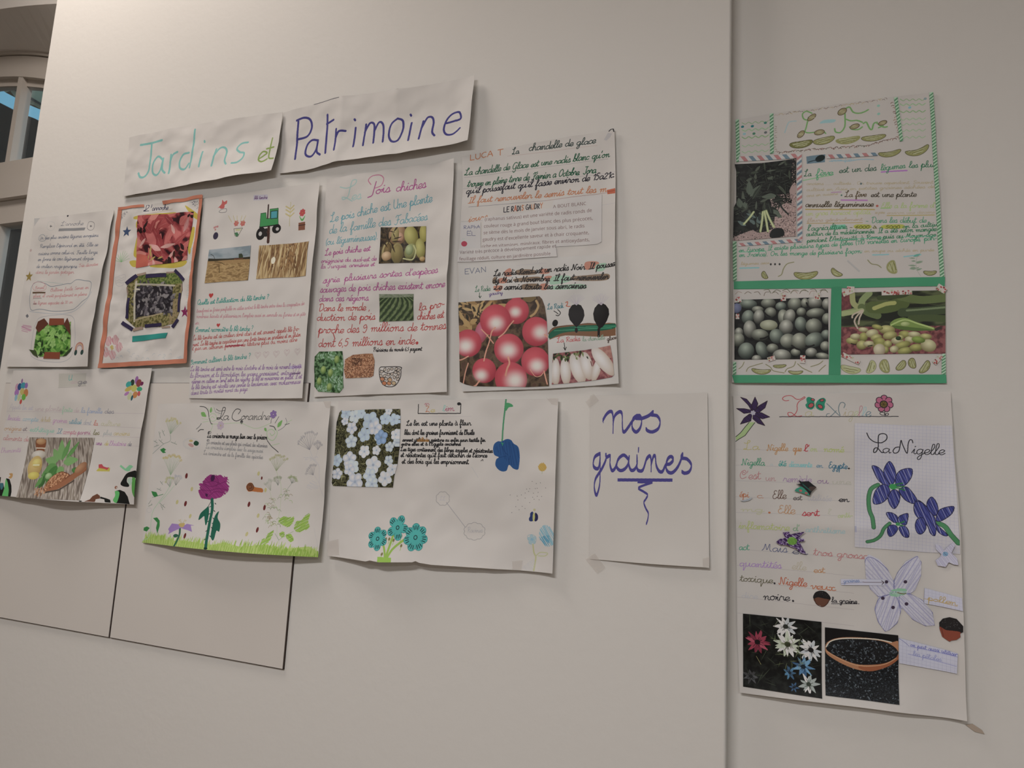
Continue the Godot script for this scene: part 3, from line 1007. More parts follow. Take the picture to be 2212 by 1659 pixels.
func title_heritage() -> void:
	var p := hang("title_banner", "white creased paper strip lettered Patrimoine in dark blue marker", "banner", Vector3(-1.0757, 2.2915, 0.0000), Vector2(504.2, 171.4), [0,13.4,88.2,5.7,168.7,0,325.2,6.3,504,9.3,504.2,87.1,502.8,162.1,330,166.6,178.1,162.1,85.1,171.4,8.5,168.3], {"base": 3.0, "wave": 2.5, "freq": 0.011, "fold_x": [[0.33, 5.0, 30.0], [0.62, 2.5, 25.0]], "low": [[18.0, 0.75, 0.5, 0.6]], "side": [[16.0, 0.5, 0.7, 0.2]]}, 3.0, [213,210,206], "title strips over the posters")
	var c := p.c
	c.ink([48,42.6,50,89.9,52.1,138.1], 5.44, [58,56,128])
	c.ink([43.3,39.4,62.9,35.1,80.3,41.9,87.6,61.7,77.7,83.3,49.8,88.2], 5.45, [58,56,128])
	c.ink([110.8,99,93.2,95.8,80.3,106.5,79.5,129.1,95.4,137.3,107.7,122.4,110.5,100.2,110.4,126.1,121.7,136.5], 5.29, [58,56,128])
	c.ink([130,38.8,133.8,84.8,137.7,135.3], 5.30, [58,56,128])
	c.ink([130.4,60.8,149.6,54.9], 5.28, [58,56,128])
	c.ink([160.3,79.5,161,104.9,161.9,131.9], 5.22, [58,56,128])
	c.ink([160.8,102.8,168.2,86.3,185,87], 5.20, [58,56,128])
	c.ink([210.9,82.5,210.9,105.6,210.4,128.4], 5.12, [58,56,128])
	c.ink([206.3,61.6,208.3,64.3], 5.15, [58,56,128])
	c.ink([237.9,78.3,237.6,103.2,237,129.5], 5.08, [58,56,128])
	c.ink([237,97.1,247.4,76.5,258.7,80.5,262.4,102.6,263.8,127.5], 5.07, [58,56,128])
	c.ink([262,98.6,271.4,77.9,282.4,84.7,286.8,106,288.4,128.8], 5.02, [58,56,128])
	c.ink([318.3,76,304.5,88.7,301.6,114,311.1,131,326.2,130.3,335,104.8,331.5,82.7,318.3,76], 4.94, [58,56,128])
	c.ink([354.3,91.1,353.8,111.4,353.2,134.7], 4.87, [58,56,128])
	c.ink([348.9,69.9,350.8,72.6], 4.89, [58,56,128])
	c.ink([383.2,91.4,380.8,113.2,379.2,135], 4.82, [58,56,128])
	c.ink([380.9,109.3,391.8,85.7,404,85.5,409.9,99.9,409.5,122.2,416.3,132.4], 4.81, [58,56,128])
	c.ink([441.6,106.8,459.4,105.6,477.3,103.6,471.5,87.5,454.2,87.2,441.2,100.6,437.1,121.1,445.6,134.5,461.5,136.3,477.2,126.3], 4.70, [58,56,128])
	c.ink([88.2,6.1,111.5,4.7,139.2,2.8,159.8,1.9], 1.80, [101,100,105])
	c.ink([202.5,-1.6,220.4,-1.6], 2.16, [101,100,105])
	finish(p)

func orache_notes() -> void:
	var p := hang("poster", "white poster of grey handwriting with a green photograph and a small rainbow", "poster", Vector3(-1.9217, 2.0889, 0.0000), Vector2(327.8, 423.1), [20.3,0,173.4,2.7,327.4,4.6,327.6,112.2,323.9,259.6,327.8,423.1,176.3,421.3,0,419,17.6,276.5,21.4,96.2], {"base": 3.0, "wave": 3.0, "side": [[16.0, 0.8, 0.5, 0.4]], "low": [[5.0, 0.5, 0.5, 0.3]]}, 3.0, [213,210,206])
	var c := p.c
	c.poly([20.3,0,43.2,1.1,30.4,17.2,25.3,23.6], [189,190,190])
	c.dot(152.5, 4.4, 6.03, [53,52,57])
	c.write("L'arroche", 133.3, 31.6, 216.8, 35.8, 5.3, [120,124,136], 0.93, 0.12)
	c.poly([128.2,39,228.7,44.2,226.2,52,126.8,46.7], [142,144,147])
	c.ink([81.7,25.3,85,17.1,95.9,16.8,107,22.1,109.8,32,106.5,40.2,94.2,41.6,82.7,34.6], 1.08, [195,197,197], true)
	c.line([91.7,29.2,99.4,29.9], 1.44, [66,68,73])
	c.line([94.6,26.8,95.8,32.6], 1.44, [66,68,73])
	c.ink([234.2,37.3,237.4,29.3,247.6,29,258,34,260.6,43.7,257.4,51.6,245.8,53,235.1,46.2], 1.03, [105,106,113], true)
	c.line([243.6,41,250.8,41.7], 1.38, [66,68,73])
	c.line([246.3,38.6,247.3,44.3], 1.37, [66,68,73])
	c.ink([52.2,56.4,63,51.2,76.5,55.3,80.5,66.5,69,69.9,55,65.8], 1.09, [130,143,154], true)
	c.write("Un des plus anciens légumes européens.", 56.4, 64.1, 285.3, 74.4, 4.7, [98,107,127], 1.07, 0.12)
	c.write("Remplace l'épinard en été. Elle se", 60.1, 88, 287.9, 100.7, 4.7, [98,107,127], 1.06, 0.12)
	c.write("cuisine comme celui-ci. Feuille large,", 57.1, 107.8, 292.8, 121.3, 4.7, [98,107,127], 1.06, 0.12)
	c.write("en forme de cœur légèrement cloquée", 59.8, 124.9, 277.5, 137, 4.7, [98,107,127], 1.06, 0.12)
	c.write("de couleur rouge pourpre.", 58.9, 144.7, 218.1, 154.6, 4.7, [98,107,127], 1.06, 0.12)
	c.write("Très décorative", 221.7, 152.5, 301.7, 155.2, 4.5, [195,140,144], 1.01, 0.12)
	c.write("dans le jardin potager", 60.8, 161.6, 206.6, 169, 4.7, [195,140,144], 1.06, 0.12)
	c.star(36, 168.2, 15.8, [152,135,77])
	c.dot(25.8, 92.8, 8.01, [196,178,176])
	c.ink([74.2,185.4,104.7,191.5,127.1,200.3,155.3,198.6,187.1,195.9,203.1,196.2,223.3,187.7,257.6,192.5,282,198.1,285.2,215.4,280.9,237.9,260.7,249.8,243.5,261.9,221.5,269.6,153.5,269.8,103,262.9,65.6,263.5,54.8,242.4,52.6,212.5,55.7,193.3], 1.42, [130,143,154], true)
	c.ink([71.5,182.2,129.1,189.8,170.8,195], 1.07, [165,188,185])
	c.ink([57.9,266.8,113.4,273.6,171.3,277.7,222.7,275.9,252,265.1,279.2,245,290.7,224.2], 1.06, [151,168,185])
	c.ink([58.2,189,86.9,186,107.7,196.1,108.4,209.4,83.9,211.7,62.6,205.9], 1.07, [195,140,144], true)
	c.write("Conseil", 68.1, 206.2, 104.4, 206.2, 4.3, [195,140,144], 0.87, 0.12)
	c.poly([61.2,213,111.7,215.4,110.5,219.5,62.2,217.8], [97,77,59])
	c.write("Cultivez facile. Semez en", 126.7, 214.4, 276.7, 215.5, 4.5, [195,140,144], 0.92, 0.12)
	c.write("place, il croît parfaitement en pleine", 66.6, 228.7, 273.9, 233.6, 4.3, [195,140,144], 0.93, 0.12)
	c.line([68.1,231.7,99.9,232.5], 1.06, [98,92,95])
	c.write("les lignes espacées de 30 cm", 70.8, 248.4, 223.5, 251.9, 4.3, [195,140,144], 0.93, 0.12)
	c.line([69.5,246.5,83.9,247.2], 1.41, [98,92,95])
	c.poly([50.9,273.3,58.7,280.4,52.6,285.1,45.3,278.7], [115,116,122])
	c.hatch([37.5,305.3,70.3,305.4,74.5,321,42.8,324], [195,152,174], 0.20, 3.19, 1.77)
	c.ink([107.7,285.6,155.7,280.6,204.1,281.8,233.3,290,247.6,313.2,255.8,369.6,246.4,397.4,213.3,408.2,153.1,406.1,106.1,395.5,88.5,380.9,86.6,322.8,94.3,296.8], 1.22, [166,171,178], true)
	c.ink([261.8,380.9,263.8,365,277.7,359.4,293.8,365.6,301.8,381.6], 2.96, [184,121,114])
	c.ink([264.9,380.9,266.6,367.5,278.4,362.8,292,368,298.8,381.5], 2.96, [196,168,131])
	c.ink([268,381,269.4,370,279,366.2,290.2,370.4,295.7,381.5], 2.95, [176,145,160])
	c.oval(266.5, 385.1, 6.2, 7.4, 0.00, [48,72,69])
	c.oval(296.5, 385.6, 7.6, 6.8, 0.00, [48,72,69])
	finish(p)
	var c1 := Canvas.new(139.3, 99.6, 3.2, [90,142,69], 19)
	c1.mottle([[41,69,33],[90,140,64],[123,170,85],[146,191,106]], 23.89, 3, 2.20, 0.00)
	c1.leaves(60, [-1.3,8.8,139,95.3], 23.9, 11.6, [[94,148,68],[122,173,87],[71,119,54],[148,193,113]], [61,103,48], 0.00, 6.28)
	c1.leaves(9, [-4,70.4,139,95.3], 17.1, 6.8, [[32,51,31],[42,69,39]], [], 0.00, 6.28)
	c1.flower(39.3, 23.8, 11.8, 5, [160,197,128], [108,153,79], [149,190,118], 0.62)
	c1.flower(109.7, 47.2, 11.5, 5, [160,197,128], [108,153,79], [149,190,118], 0.62)
	c1.flower(69.1, 64.4, 11.6, 5, [160,197,128], [108,153,79], [149,190,118], 0.62)
	glue(p, "orache_photo", [95,293.9,234.2,297.2,106.9,392.8], [101,297,144.8,306.6,209.5,309.2,228.4,301.2,240.9,369.3,233,388.8,210.4,393.5,130.2,393.6,99.4,373.8,100.7,334.8], c1, 0.7, "green orache leaves photograph")
	tape(p, "brown_tape", [101,297,122.8,289,140.2,304.1,110.3,327.8,95.1,314.3], [99,60,48], 1.0)
	tape(p, "brown_tape", [141.2,289.1,198.1,291.6,203.5,309,143.1,308.5], [136,77,58], 1.0)
	tape(p, "brown_tape", [211.8,290.7,227.3,309.7,234.9,338.2,200.7,308.9], [99,60,48], 1.0)
	tape(p, "brown_tape", [148.8,381.3,204.2,382.2,205.4,400.2,147.6,398.9], [136,77,58], 1.0)
	tape(p, "green_tape", [80.5,372.6,110.2,376,127.6,396.4,100.1,386.8], [64,79,48], 1.0)
	tape(p, "green_tape", [215.3,394.2,231.4,380.4,249.5,369.5,243.4,382,229.8,392.1], [54,72,44], 1.0)

func orache_poster() -> void:
	var p := hang("poster", "poster edged in orange tape with red leaves and a dark plant bed", "poster", Vector3(-1.5793, 2.0915, 0.0000), Vector2(302.9, 429.1), [1.7,9.2,153.1,4.3,291.2,0,292.4,154.3,291,288.1,302.9,419.3,161.9,424.8,8,429.1,0,238.5], {"base": 5.0, "wave": 4.0, "freq": 0.012, "side": [[13.0, 0.5, 0.5, 0.35]], "low": [[5.0, 0.6, 0.5, 0.3]]}, 3.0, [213,210,206])
	var c := p.c
	c.ink([94.2,20.7,103.9,16.8,109,8.3,100.3,6.3,100.1,19.5,94.4,21.9,110.6,22.2], 1.71, [45,44,77])
	c.line([118.6,6.3,116.8,13.6], 1.70, [45,44,77])
	c.write("arroche", 120, 21.9, 175, 24.2, 6.1, [45,44,77], 1.39, 0.12)
	c.specks(0, [-112,-60.3,-111.5,-59.9], 0.33, 0.33, [[0,0,0]])
	c.strew(34, [8.8,15.4,40.1,18.3,13.9,44.8], 0.91, 0.91, [[75,78,100]])
	c.strew(40, [244.5,11.3,288,14.7,291,47.5], 0.98, 0.98, [[86,89,110]])
	c.poly([77.6,32.4,195.1,34.3,194.8,44.5,75.5,42.7], [196,179,83], true)
	c.poly([233.2,20.4,286.4,52.8,286.3,64.3,263.2,52.2], [196,179,83], true)
	c.poly([80.5,95.3,87.8,92.9,93.9,140.7,77.9,136.6], [196,179,83], true)
	c.poly([69.2,153.8,88.2,152.1,89,168.3,77.1,166.1], [196,179,83], true)
	c.poly([259.7,89.3,276.9,85,277.2,147.6,267.4,141.3], [196,179,83], true)
	c.poly([149.6,169.2,258.5,164.8,246.4,179.6,158.1,175.5], [196,179,83], true)
	c.poly([74.8,50.1,84.1,47.9,84.9,64.4,75.9,63.7], [196,179,83], true)
	c.line([81.5,32.1,190,25.6], 3.09, [197,189,178])
	c.star(41.5, 71.9, 14.5, [64,83,117], [50,62,86])
	c.star(280.1, 294.9, 15.6, [137,47,96])
	c.umbel(40, 153.3, 29.1, -2.90, -0.25, 9, [160,199,156], [], 2.7)
	c.umbel(40, 153.3, 29.1, -2.90, -0.25, 9, [171,199,165], [], 2.7)
	c.umbel(40, 153.3, 29.1, -2.90, -0.25, 9, [129,184,128], [], 2.7)
	c.ink([24.1,192.4,31.8,213.5,55.2,214.1,59.7,188.5,24.1,192.4], 1.03, [188,188,191])
	c.ink([27.8,195.6,37.3,193.7,47.5,196.7,56.7,193.7], 1.03, [192,193,195])
	c.ink([28.9,201.5,38.3,199.7,48.6,202.6,57.8,199.6], 1.03, [192,193,195])
	c.ink([30,208.1,39.5,206.2,49.7,209.1,58.9,206.1], 1.02, [192,193,195])
	c.hatch([17.8,358.8,29.2,346.1,44.8,359.4,33.9,372.1], [195,146,153], 1.00, 2.36, 1.68)
	c.hatch([40.8,356.5,52.1,343.8,67.5,357.1,56.6,369.7], [195,146,153], 1.00, 2.34, 1.67)
	c.hatch([59.6,375.5,70.8,362.9,86,376,75.3,388.6], [195,146,153], 1.00, 2.32, 1.66)
	c.hatch([40,395.2,51.2,382.5,66.6,395.6,55.8,408.2], [195,146,153], 1.00, 2.33, 1.67)
	c.hatch([15.2,387.6,26.6,374.9,42.2,388,31.3,400.8], [195,146,153], 1.00, 2.35, 1.68)
	c.hatch([41.9,373.7,49.1,370.4,54.3,378.2,47.3,382.4], [196,179,116], 0.50, 1.67, 1.67)
	c.ticks(26, 32.2, 395, 289.9, 397.5, 8.7, 11.7, 0.87, [[184,192,197]])
	c.ticks(40, 280.2, 119.5, 287.5, 288, 7.0, 5.1, 0.80, [[182,200,197]])
	finish(p)
	tape(p, "orange_tape", [0.7,7.8,8,427,23,428.5,16.2,10.7], [194,127,104], 0.8)
	tape(p, "orange_tape", [279.9,0.2,293.7,418.2,304.9,419.1,291.5,2.2], [194,127,104], 0.8)
	tape(p, "orange_tape", [9.8,428.6,303.3,419.8,301,409,6.9,417.1], [194,127,104], 1.2)
	tape(p, "orange_tape", [3.6,10.3,94.7,11.1,92.4,3.7,1.2,2.8], [194,127,104], 1.2)
	tape(p, "orange_tape", [157.9,10.3,292.5,8.5,289.7,-0.4,154.9,1.2], [194,127,104], 1.2)
	var c1 := Canvas.new(182.1, 131.7, 3.2, [134,64,66], 21)
	c1.mottle([[54,26,33],[131,55,59],[167,80,83],[195,114,112]], 36.38, 9, 2.00, 0.60)
	c1.leaves(46, [0,0,188,137.7], 49.6, 21.2, [[170,82,84],[150,65,69],[190,108,106],[131,53,59],[203,133,126]], [221,166,156], 0.00, 6.28)
	c1.leaves(9, [25.4,56.2,187.5,132], 39.7, 11.9, [[215,168,163],[190,135,134]], [231,213,203], 0.00, 6.28)
	c1.leaves(10, [88.6,84.7,184.2,134.7], 23.2, 9.9, [[47,26,29],[64,37,31],[38,24,25]], [], 0.00, 6.28)
	c1.leaves(5, [6.6,24.7,32.4,50.8], 19.8, 8.6, [[38,22,23]], [], 0.00, 6.28)
	c1.leaves(5, [161.8,8.9,189.3,34.7], 16.5, 7.3, [[38,24,25]], [], 0.00, 6.28)
	c1.leaves(6, [45.5,102.1,108.8,138.4], 19.8, 5.3, [[184,165,102],[137,123,68]], [], 0.00, 6.28)
	c1.poly([0.9,104.9,38.9,110.5,45.5,137.3,4.8,139.4], [193,106,92], true)
	glue(p, "red_leaf_photo", [77.6,32.4,259.8,32.5,85.1,163.8], [77.6,32.4,265,40.2,267.2,163.9,90.3,171.6], c1, 0.7, "red orache leaves photograph")
	var c2 := Canvas.new(185, 138, 3.2, [106,102,64], 29)
	c2.mottle([[81,79,48],[113,109,67],[136,131,88],[148,140,102]], 9.78, 5, 1.00, 0.00)
	c2.mottle([[68,87,45],[106,122,66],[126,136,81]], 8.47, 8, 1.00, 0.00, [36.5,0.3,188.3,33])
	c2.mottle([[147,132,101],[164,149,115],[116,109,73]], 8.47, 2, 1.00, 0.00, [149.8,71.2,194.1,142.3])
	c2.poly([29.7,32.2,156.4,38,158.9,96.9,108.8,106.9,36.8,113.7], [42,39,45])
	c2.leaves(110, [26.2,35,159.5,105.3], 15, 8.5, [[97,93,100],[119,116,120],[70,67,74],[50,48,55],[137,134,136]], [150,147,148], 0.00, 6.28)
	c2.leaves(14, [42.3,24,89,43.3], 11.7, 7.2, [[89,85,91],[63,61,68]], [], 0.00, 6.28)
	c2.line([31.1,26.4,160.2,36.4], 4.69, [185,180,165])
	c2.line([29.9,20.5,32.7,122.2], 6.03, [193,189,174])
	c2.line([33.6,119.9,123.3,105], 3.30, [170,158,130])
	c2.line([33.1,39.7,43.8,41.5], 4.01, [201,198,183])
	glue(p, "plant_bed_photo", [67.3,187.5,252.2,189.6,78.5,325.1], [100.4,190.9,226.6,191.1,257.6,218.3,261.7,292.5,250,319.8,204.6,328.2,115.7,326.4,80.9,304.4,72.6,218.6], c2, 0.7, "photograph of a dark plant bed in a pale wooden frame")
	tape(p, "purple_tape", [72.4,216.2,103.2,195.2,94,187.6,63,208.7], [53,47,78], 1.3)
	tape(p, "purple_tape", [132.8,201.5,199.6,202.1,197.3,192.3,130.4,191.5], [53,47,78], 1.3)
	tape(p, "purple_tape", [220.5,188.4,259.8,217.8,266.5,212.2,227.3,182.8], [53,47,78], 1.3)
	tape(p, "purple_tape", [78.6,248.9,78.2,301.8,88.3,303.1,88.7,250.4], [53,47,78], 1.3)
	tape(p, "purple_tape", [250.4,245.8,253.7,293.4,261.6,294.1,258.3,246.6], [53,47,78], 1.3)
	tape(p, "purple_tape", [66.7,316.6,105.4,335.8,111.3,327.9,72.7,308.7], [53,47,78], 1.3)
	tape(p, "purple_tape", [150.3,328.8,205.6,326.2,203.2,317.8,147.8,320.3], [53,47,78], 1.3)
	tape(p, "purple_tape", [245.1,333.3,263.5,314.5,255.2,309.2,236.7,328], [53,47,78], 1.3)
	tape(p, "patterned_tape", [100,194.6,131.6,191.5,128.9,185.1,97.3,188.2], [160,142,128], 1.1)
	tape(p, "patterned_tape", [198,192.9,225.2,192.2,224,188.2,196.9,188.8], [160,142,128], 1.1)
	tape(p, "patterned_tape", [70.8,221.5,75.3,240.6,79.9,240.7,75.4,221.5], [160,142,128], 1.1)
	tape(p, "patterned_tape", [252.9,222.5,257.8,241,262.1,240.9,257.2,222.4], [160,142,128], 1.1)
	tape(p, "patterned_tape", [111.1,336.7,143.9,331.4,140.4,324.1,107.5,329.4], [160,142,128], 1.1)
	tape(p, "patterned_tape", [207.2,331.9,234.1,331.3,233,326.8,206.1,327.4], [160,142,128], 1.1)
	tape(p, "teal_tape", [110.4,348.4,229.4,343.6,224.2,356.5,113,363.2], [54,147,139], 0.9)

func wheat_poster() -> void:
	var p := hang("poster", "white poster with a drawn green tractor and two wheat photographs", "poster", Vector3(-1.2892, 2.0866, 0.0000), Vector2(355.3, 497.8), [0,3.7,187.4,0.5,344.4,0,351.9,144.3,352.1,333.4,355.3,495.8,210.3,497.6,27.5,497.8,12.9,255.7], {"base": 6.5, "wave": 2.5, "side": [[13.0, 0.5, 0.6, 0.2]], "low": [[6.0, 0.6, 0.4, 0.2]]}, 3.0, [213,210,206])
	var c := p.c
	c.poly([49.3,33.1,60.7,23.8,61.4,13.4,68.5,19.3,76.6,16.6,77.7,24.4,71.7,27.3,70.7,35.2,60.3,35.9,54.6,31.9], [194,103,100], true)
	c.ink([55.1,41.7,62.6,37.9,77.3,37.5,77.5,45.2,65.9,46.2,57.2,44.3], 1.16, [122,122,127], true)
	c.poly([153.9,10,196.1,13,198.5,26.1,155.6,23.8], [197,195,208])
	c.write("blé tendre", 156.8, 20.5, 195, 23, 3.8, [110,76,121], 0.80, 0.12)
	c.poly([182.1,58.3,196.8,58,200.2,72,210.3,74.3,207.9,53.9,206.2,50.4,231,50.1,237.1,91,183.6,92.4], [68,149,90])
	c.ink([182.1,58.3,196.8,58], 1.11, [43,73,52])
	c.line([182.1,58.3,183.6,92.4,237.1,91,231,50.1,207.5,50.5,210.3,73.6,200.2,72,196.8,58], 1.11, [43,77,53])
	c.poly([210.9,56.2,229.8,56,232,74.9,213.1,74.5], [78,157,171])
	c.line([210.9,56.2,229.8,56,232,74.9,213.1,74.5,210.9,56.2], 1.47, [33,44,49])
	c.line([201.3,39.2,203.8,72.4], 4.05, [64,49,47])
	c.oval(188.8, 108.6, 12.9, 15.7, 0.15, [30,29,30])
	c.oval(187.2, 109.1, 4.8, 5.4, 0.00, [197,197,195])
	c.oval(203.7, 107.1, 10.4, 10.2, 0.00, [42,40,41])
	c.oval(232.7, 100.6, 12.7, 10.8, 0.00, [30,29,30])
	c.oval(235.2, 101.4, 4.7, 4, 0.00, [197,197,195])
	c.line([210.1,95.3,211.2,130.3], 7.29, [71,48,43])
	c.line([182.8,92.7,237.9,91.4], 2.21, [30,29,30])
	c.specks(24, [203.9,96.5,216.8,130.7], 0.73, 1.47, [[127,85,74]])
	c.oval(51.7, 102.7, 7.7, 9.1, 0.00, [58,53,76])
	c.dot(44.5, 81.3, 5.40, [195,135,139])
	c.dot(49.4, 80, 5.39, [195,146,144])
	c.dot(54.5, 79.8, 5.38, [195,135,139])
	c.dot(48.3, 86.8, 5.39, [195,146,144])
	c.line([106,90,133.2,90.5,121.1,110.6,111.7,107.4,106,90], 1.13, [97,97,79])
	c.poly([109.1,100.4,118.9,99.5,123.9,106.7,117.2,111.6], [75,124,89])
	c.poly([111.2,91.4,130.2,92.3,125.9,96.7,112.7,96.3], [197,199,159])
	c.flower(112.6, 77.2, 7.5, 6, [194,118,111], [194,107,105], [196,173,116], 0.62)
	c.flower(132.5, 78.9, 7.5, 6, [194,118,111], [194,107,105], [196,173,116], 0.62)
	c.ink([97,72.1,85.6,55.6], 1.52, [197,190,151])
	c.ink([107.1,73,100.8,57], 1.51, [197,190,151])
	c.ink([114.6,73.6,112.1,58], 1.51, [197,190,151])
	c.ink([124.6,74.5,127.1,59.4], 1.50, [197,190,151])
	c.ink([132.1,75.1,138.3,60.4], 1.50, [197,190,151])
	c.ink([268.7,97,266.6,72.1,264.7,38.7], 1.79, [197,193,159])
	c.ink([265.5,55.4,252.2,47.5], 3.24, [197,187,138])
	c.ink([265.5,55.4,274.6,47.6], 3.24, [197,187,138])
	c.ink([266.5,63.8,253.2,55.9], 3.23, [197,187,138])
	c.ink([266.5,63.8,275.6,56], 3.23, [197,187,138])
	c.ink([267.6,73.8,254.3,66], 3.23, [197,187,138])
	c.ink([267.6,73.8,276.7,66], 3.23, [197,187,138])
	c.flower(301.7, 68, 8.9, 7, [193,90,93], [173,66,71], [195,145,88], 0.62)
	c.poly([293.7,74.5,303.1,83.6,310.9,75.4,308.2,85.7,303.6,88.5,298.7,84.8], [96,169,97], true)
	c.poly([293.7,91.6,313,91.3,314,110.3,295,110], [133,88,70])
	c.line([294.5,98.2,313.3,97.9], 1.77, [61,44,40])
	c.heart(59.1, 251, 7.1, [187,70,69], 0.00)
	c.heart(91.8, 324.4, 5.5, [187,70,69], 0.00)
	c.write("Quelle est l'utilisation du blé tendre ?", 19.6, 272.2, 231, 267.2, 5.8, [70,153,145], 1.25, 0.12)
	c.write("transformé en farine panifiable on utilise surtout le blé tendre entre dans la composition des", 20.2, 291.1, 334.1, 286.6, 4.4, [195,148,157], 0.99, 0.12)
	c.write("nombreux biscuits et pâtisseries,on l'emploie aussi en semoule ou farine et en pâte", 21.3, 304.5, 341.6, 311.3, 4.4, [195,148,157], 0.99, 0.12)
	c.write("etc.", 19.3, 319.9, 32.8, 319.6, 3.4, [195,148,157], 0.93, 0.12)
	c.write("Comment reconnaître le blé tendre ?", 22.1, 338.7, 193.4, 340.1, 5.8, [70,153,145], 1.17, 0.12)
	c.write("Le blé tendre est de couleur doré clair et est souvent appelé blé fro-", 16.5, 358.5, 327.6, 344.5, 5.1, [177,87,86], 0.99, 0.12)
	c.write("ment. Le blé tendre se caractérise par une forte teneur en protéine et en gluten", 17.8, 373.2, 332.8, 357.6, 5, [177,87,86], 0.98, 0.12)
	c.write("et par un albumen farineux de texture plus ou moins dure", 15.2, 383.7, 323.7, 368.6, 5, [177,87,86], 0.98, 0.12)
	c.line([119.9,375.1,169.3,373.5], 2.54, [154,56,76])
	c.write("Comment cultiver le blé tendre ?", 19.3, 417.5, 194.4, 403.9, 5.7, [70,153,145], 1.16, 0.12)
	c.heart(214.9, 396.6, 8.4, [197,181,184], 0.88)
	c.heart(214.9, 396.6, 4.9, [197,184,186], 0.70)
	c.heart(238.3, 395.7, 8.3, [197,181,184], 0.87)
	c.heart(238.3, 395.7, 4.9, [197,184,186], 0.69)
	c.heart(267.1, 394.9, 8.3, [197,181,184], 0.86)
	c.heart(267.1, 394.9, 4.8, [197,184,186], 0.69)
	c.heart(296.8, 392.3, 8.2, [197,181,184], 0.85)
	c.heart(296.8, 392.3, 4.8, [197,184,186], 0.68)
	c.heart(327.8, 391.5, 8.1, [197,181,184], 0.84)
	c.heart(327.8, 391.5, 4.7, [197,184,186], 0.67)
	c.write("Le blé tendre est semé entre le mois d'octobre et le mois de novembre,après", 23.4, 433.3, 342.9, 429.1, 5.3, [140,108,160], 0.98, 0.12)
	c.write("la floraison et la fécondation les grains grossissent, entourés de", 24.8, 448.4, 340.8, 442.5, 5.3, [140,108,160], 0.97, 0.12)
	c.write("réserve on cultive en avril selon les régions, le blé se moissonne en juillet. Il est", 31.1, 462.7, 347.6, 451.7, 5.3, [140,108,160], 0.97, 0.12)
	c.write("le blé tendre est récolté une année le lendemain avec moissonneuse", 33.1, 476.4, 345.2, 463.2, 5.3, [140,108,160], 0.97, 0.12)
	c.write("dans toute la moitié nord du pays", 33.4, 489.4, 199.4, 479, 5.2, [140,108,160], 0.97, 0.12)
	c.line([316.4,440.6,341.2,440.1], 1.34, [82,66,94])
	c.poly([307.1,423.6,342.9,422.4,344.4,429.2,308.6,430.1], [188,179,207])
	c.write("Bénédi", 315.1, 428.9, 342.8, 427.9, 4, [140,108,160], 0.83, 0.12)
	finish(p)
	var c1 := Canvas.new(127.3, 83.1, 3.2, [179,156,112], 24)
	c1.mottle([[139,115,80],[174,147,105],[189,164,120],[160,135,95]], 11.22, 4, 3.00, 0.00)
	c1.mottle([[135,151,160],[155,169,177],[169,180,187]], 22.45, 6, 3.00, 0.00, [-16,-12.7,132.5,27.9])
	c1.poly([0.9,25.4,130.7,29.1,132.3,41.1,-0.2,34.9], [166,139,99])
	c1.poly([1.4,28.9,1.2,22,23.5,24.4,61.2,26.5,130.4,27,131.1,32.4,61.7,29.9,28.5,30.2], [58,55,44])
	c1.poly([92.6,22.2,91.9,17.4,100.8,16.8,105.6,22.5,106.7,30.6,93.7,30.3], [60,69,53])
	c1.line([80,28.6,106.6,29.2], 1.49, [133,81,64])
	c1.ink([6.8,11.5,16,16.3,21.2,23.5], 1.15, [64,67,64])
	c1.ink([22.5,31.8,39.6,34.4,52.9,40.4], 1.52, [89,76,53])
	c1.line([37,42.7,42.1,59.9], 2.26, [102,84,59])
	c1.specks(300, [-8.8,34.3,139.1,91.1], 0.75, 1.50, [[195,173,126],[138,114,78]])
	glue(p, "wheat_field_photo", [37.5,137,164.8,136,36.8,220.1], [37.5,137,164.2,136.1,164,219.1,36.2,220.2], c1, 0.7, "harvester in a wheat field photograph")
	var c2 := Canvas.new(142.7, 80, 3.2, [187,165,124], 30)
	c2.mottle([[138,111,78],[185,160,118],[207,188,147],[164,136,98]], 21.28, 12, 4.00, 1.45)
	c2.leaves(60, [-4.2,60,141.5,88.8], 85.1, 3.2, [[196,173,128],[217,201,161],[134,105,74],[162,130,91],[117,89,65]], [], -1.70, -1.25)
	c2.leaves(24, [68.4,-1.9,91.6,64.3], 9.9, 3.5, [[137,107,76],[157,124,87],[113,85,61]], [], -2.10, -1.10)
	c2.leaves(24, [80,-1.2,103.1,64.8], 9.9, 3.5, [[137,107,76],[157,124,87],[113,85,61]], [], -2.10, -1.10)
	c2.leaves(24, [93.5,-0.4,116.4,65.4], 9.9, 3.5, [[137,107,76],[157,124,87],[113,85,61]], [], -2.10, -1.10)
	c2.leaves(24, [31.1,-4.1,55,62.7], 9.9, 3.5, [[137,107,76],[157,124,87],[113,85,61]], [], -2.10, -1.10)
	c2.oval(44.1, 37.7, 6.3, 8.6, 0.00, [231,228,208])
	glue(p, "wheat_ears_photo", [188.4,137.9,331.1,140.1,188.2,217.9], [188.4,137.9,331.1,140.1,330.9,220.1,188.1,217.8], c2, 0.7, "close photograph of wheat ears")

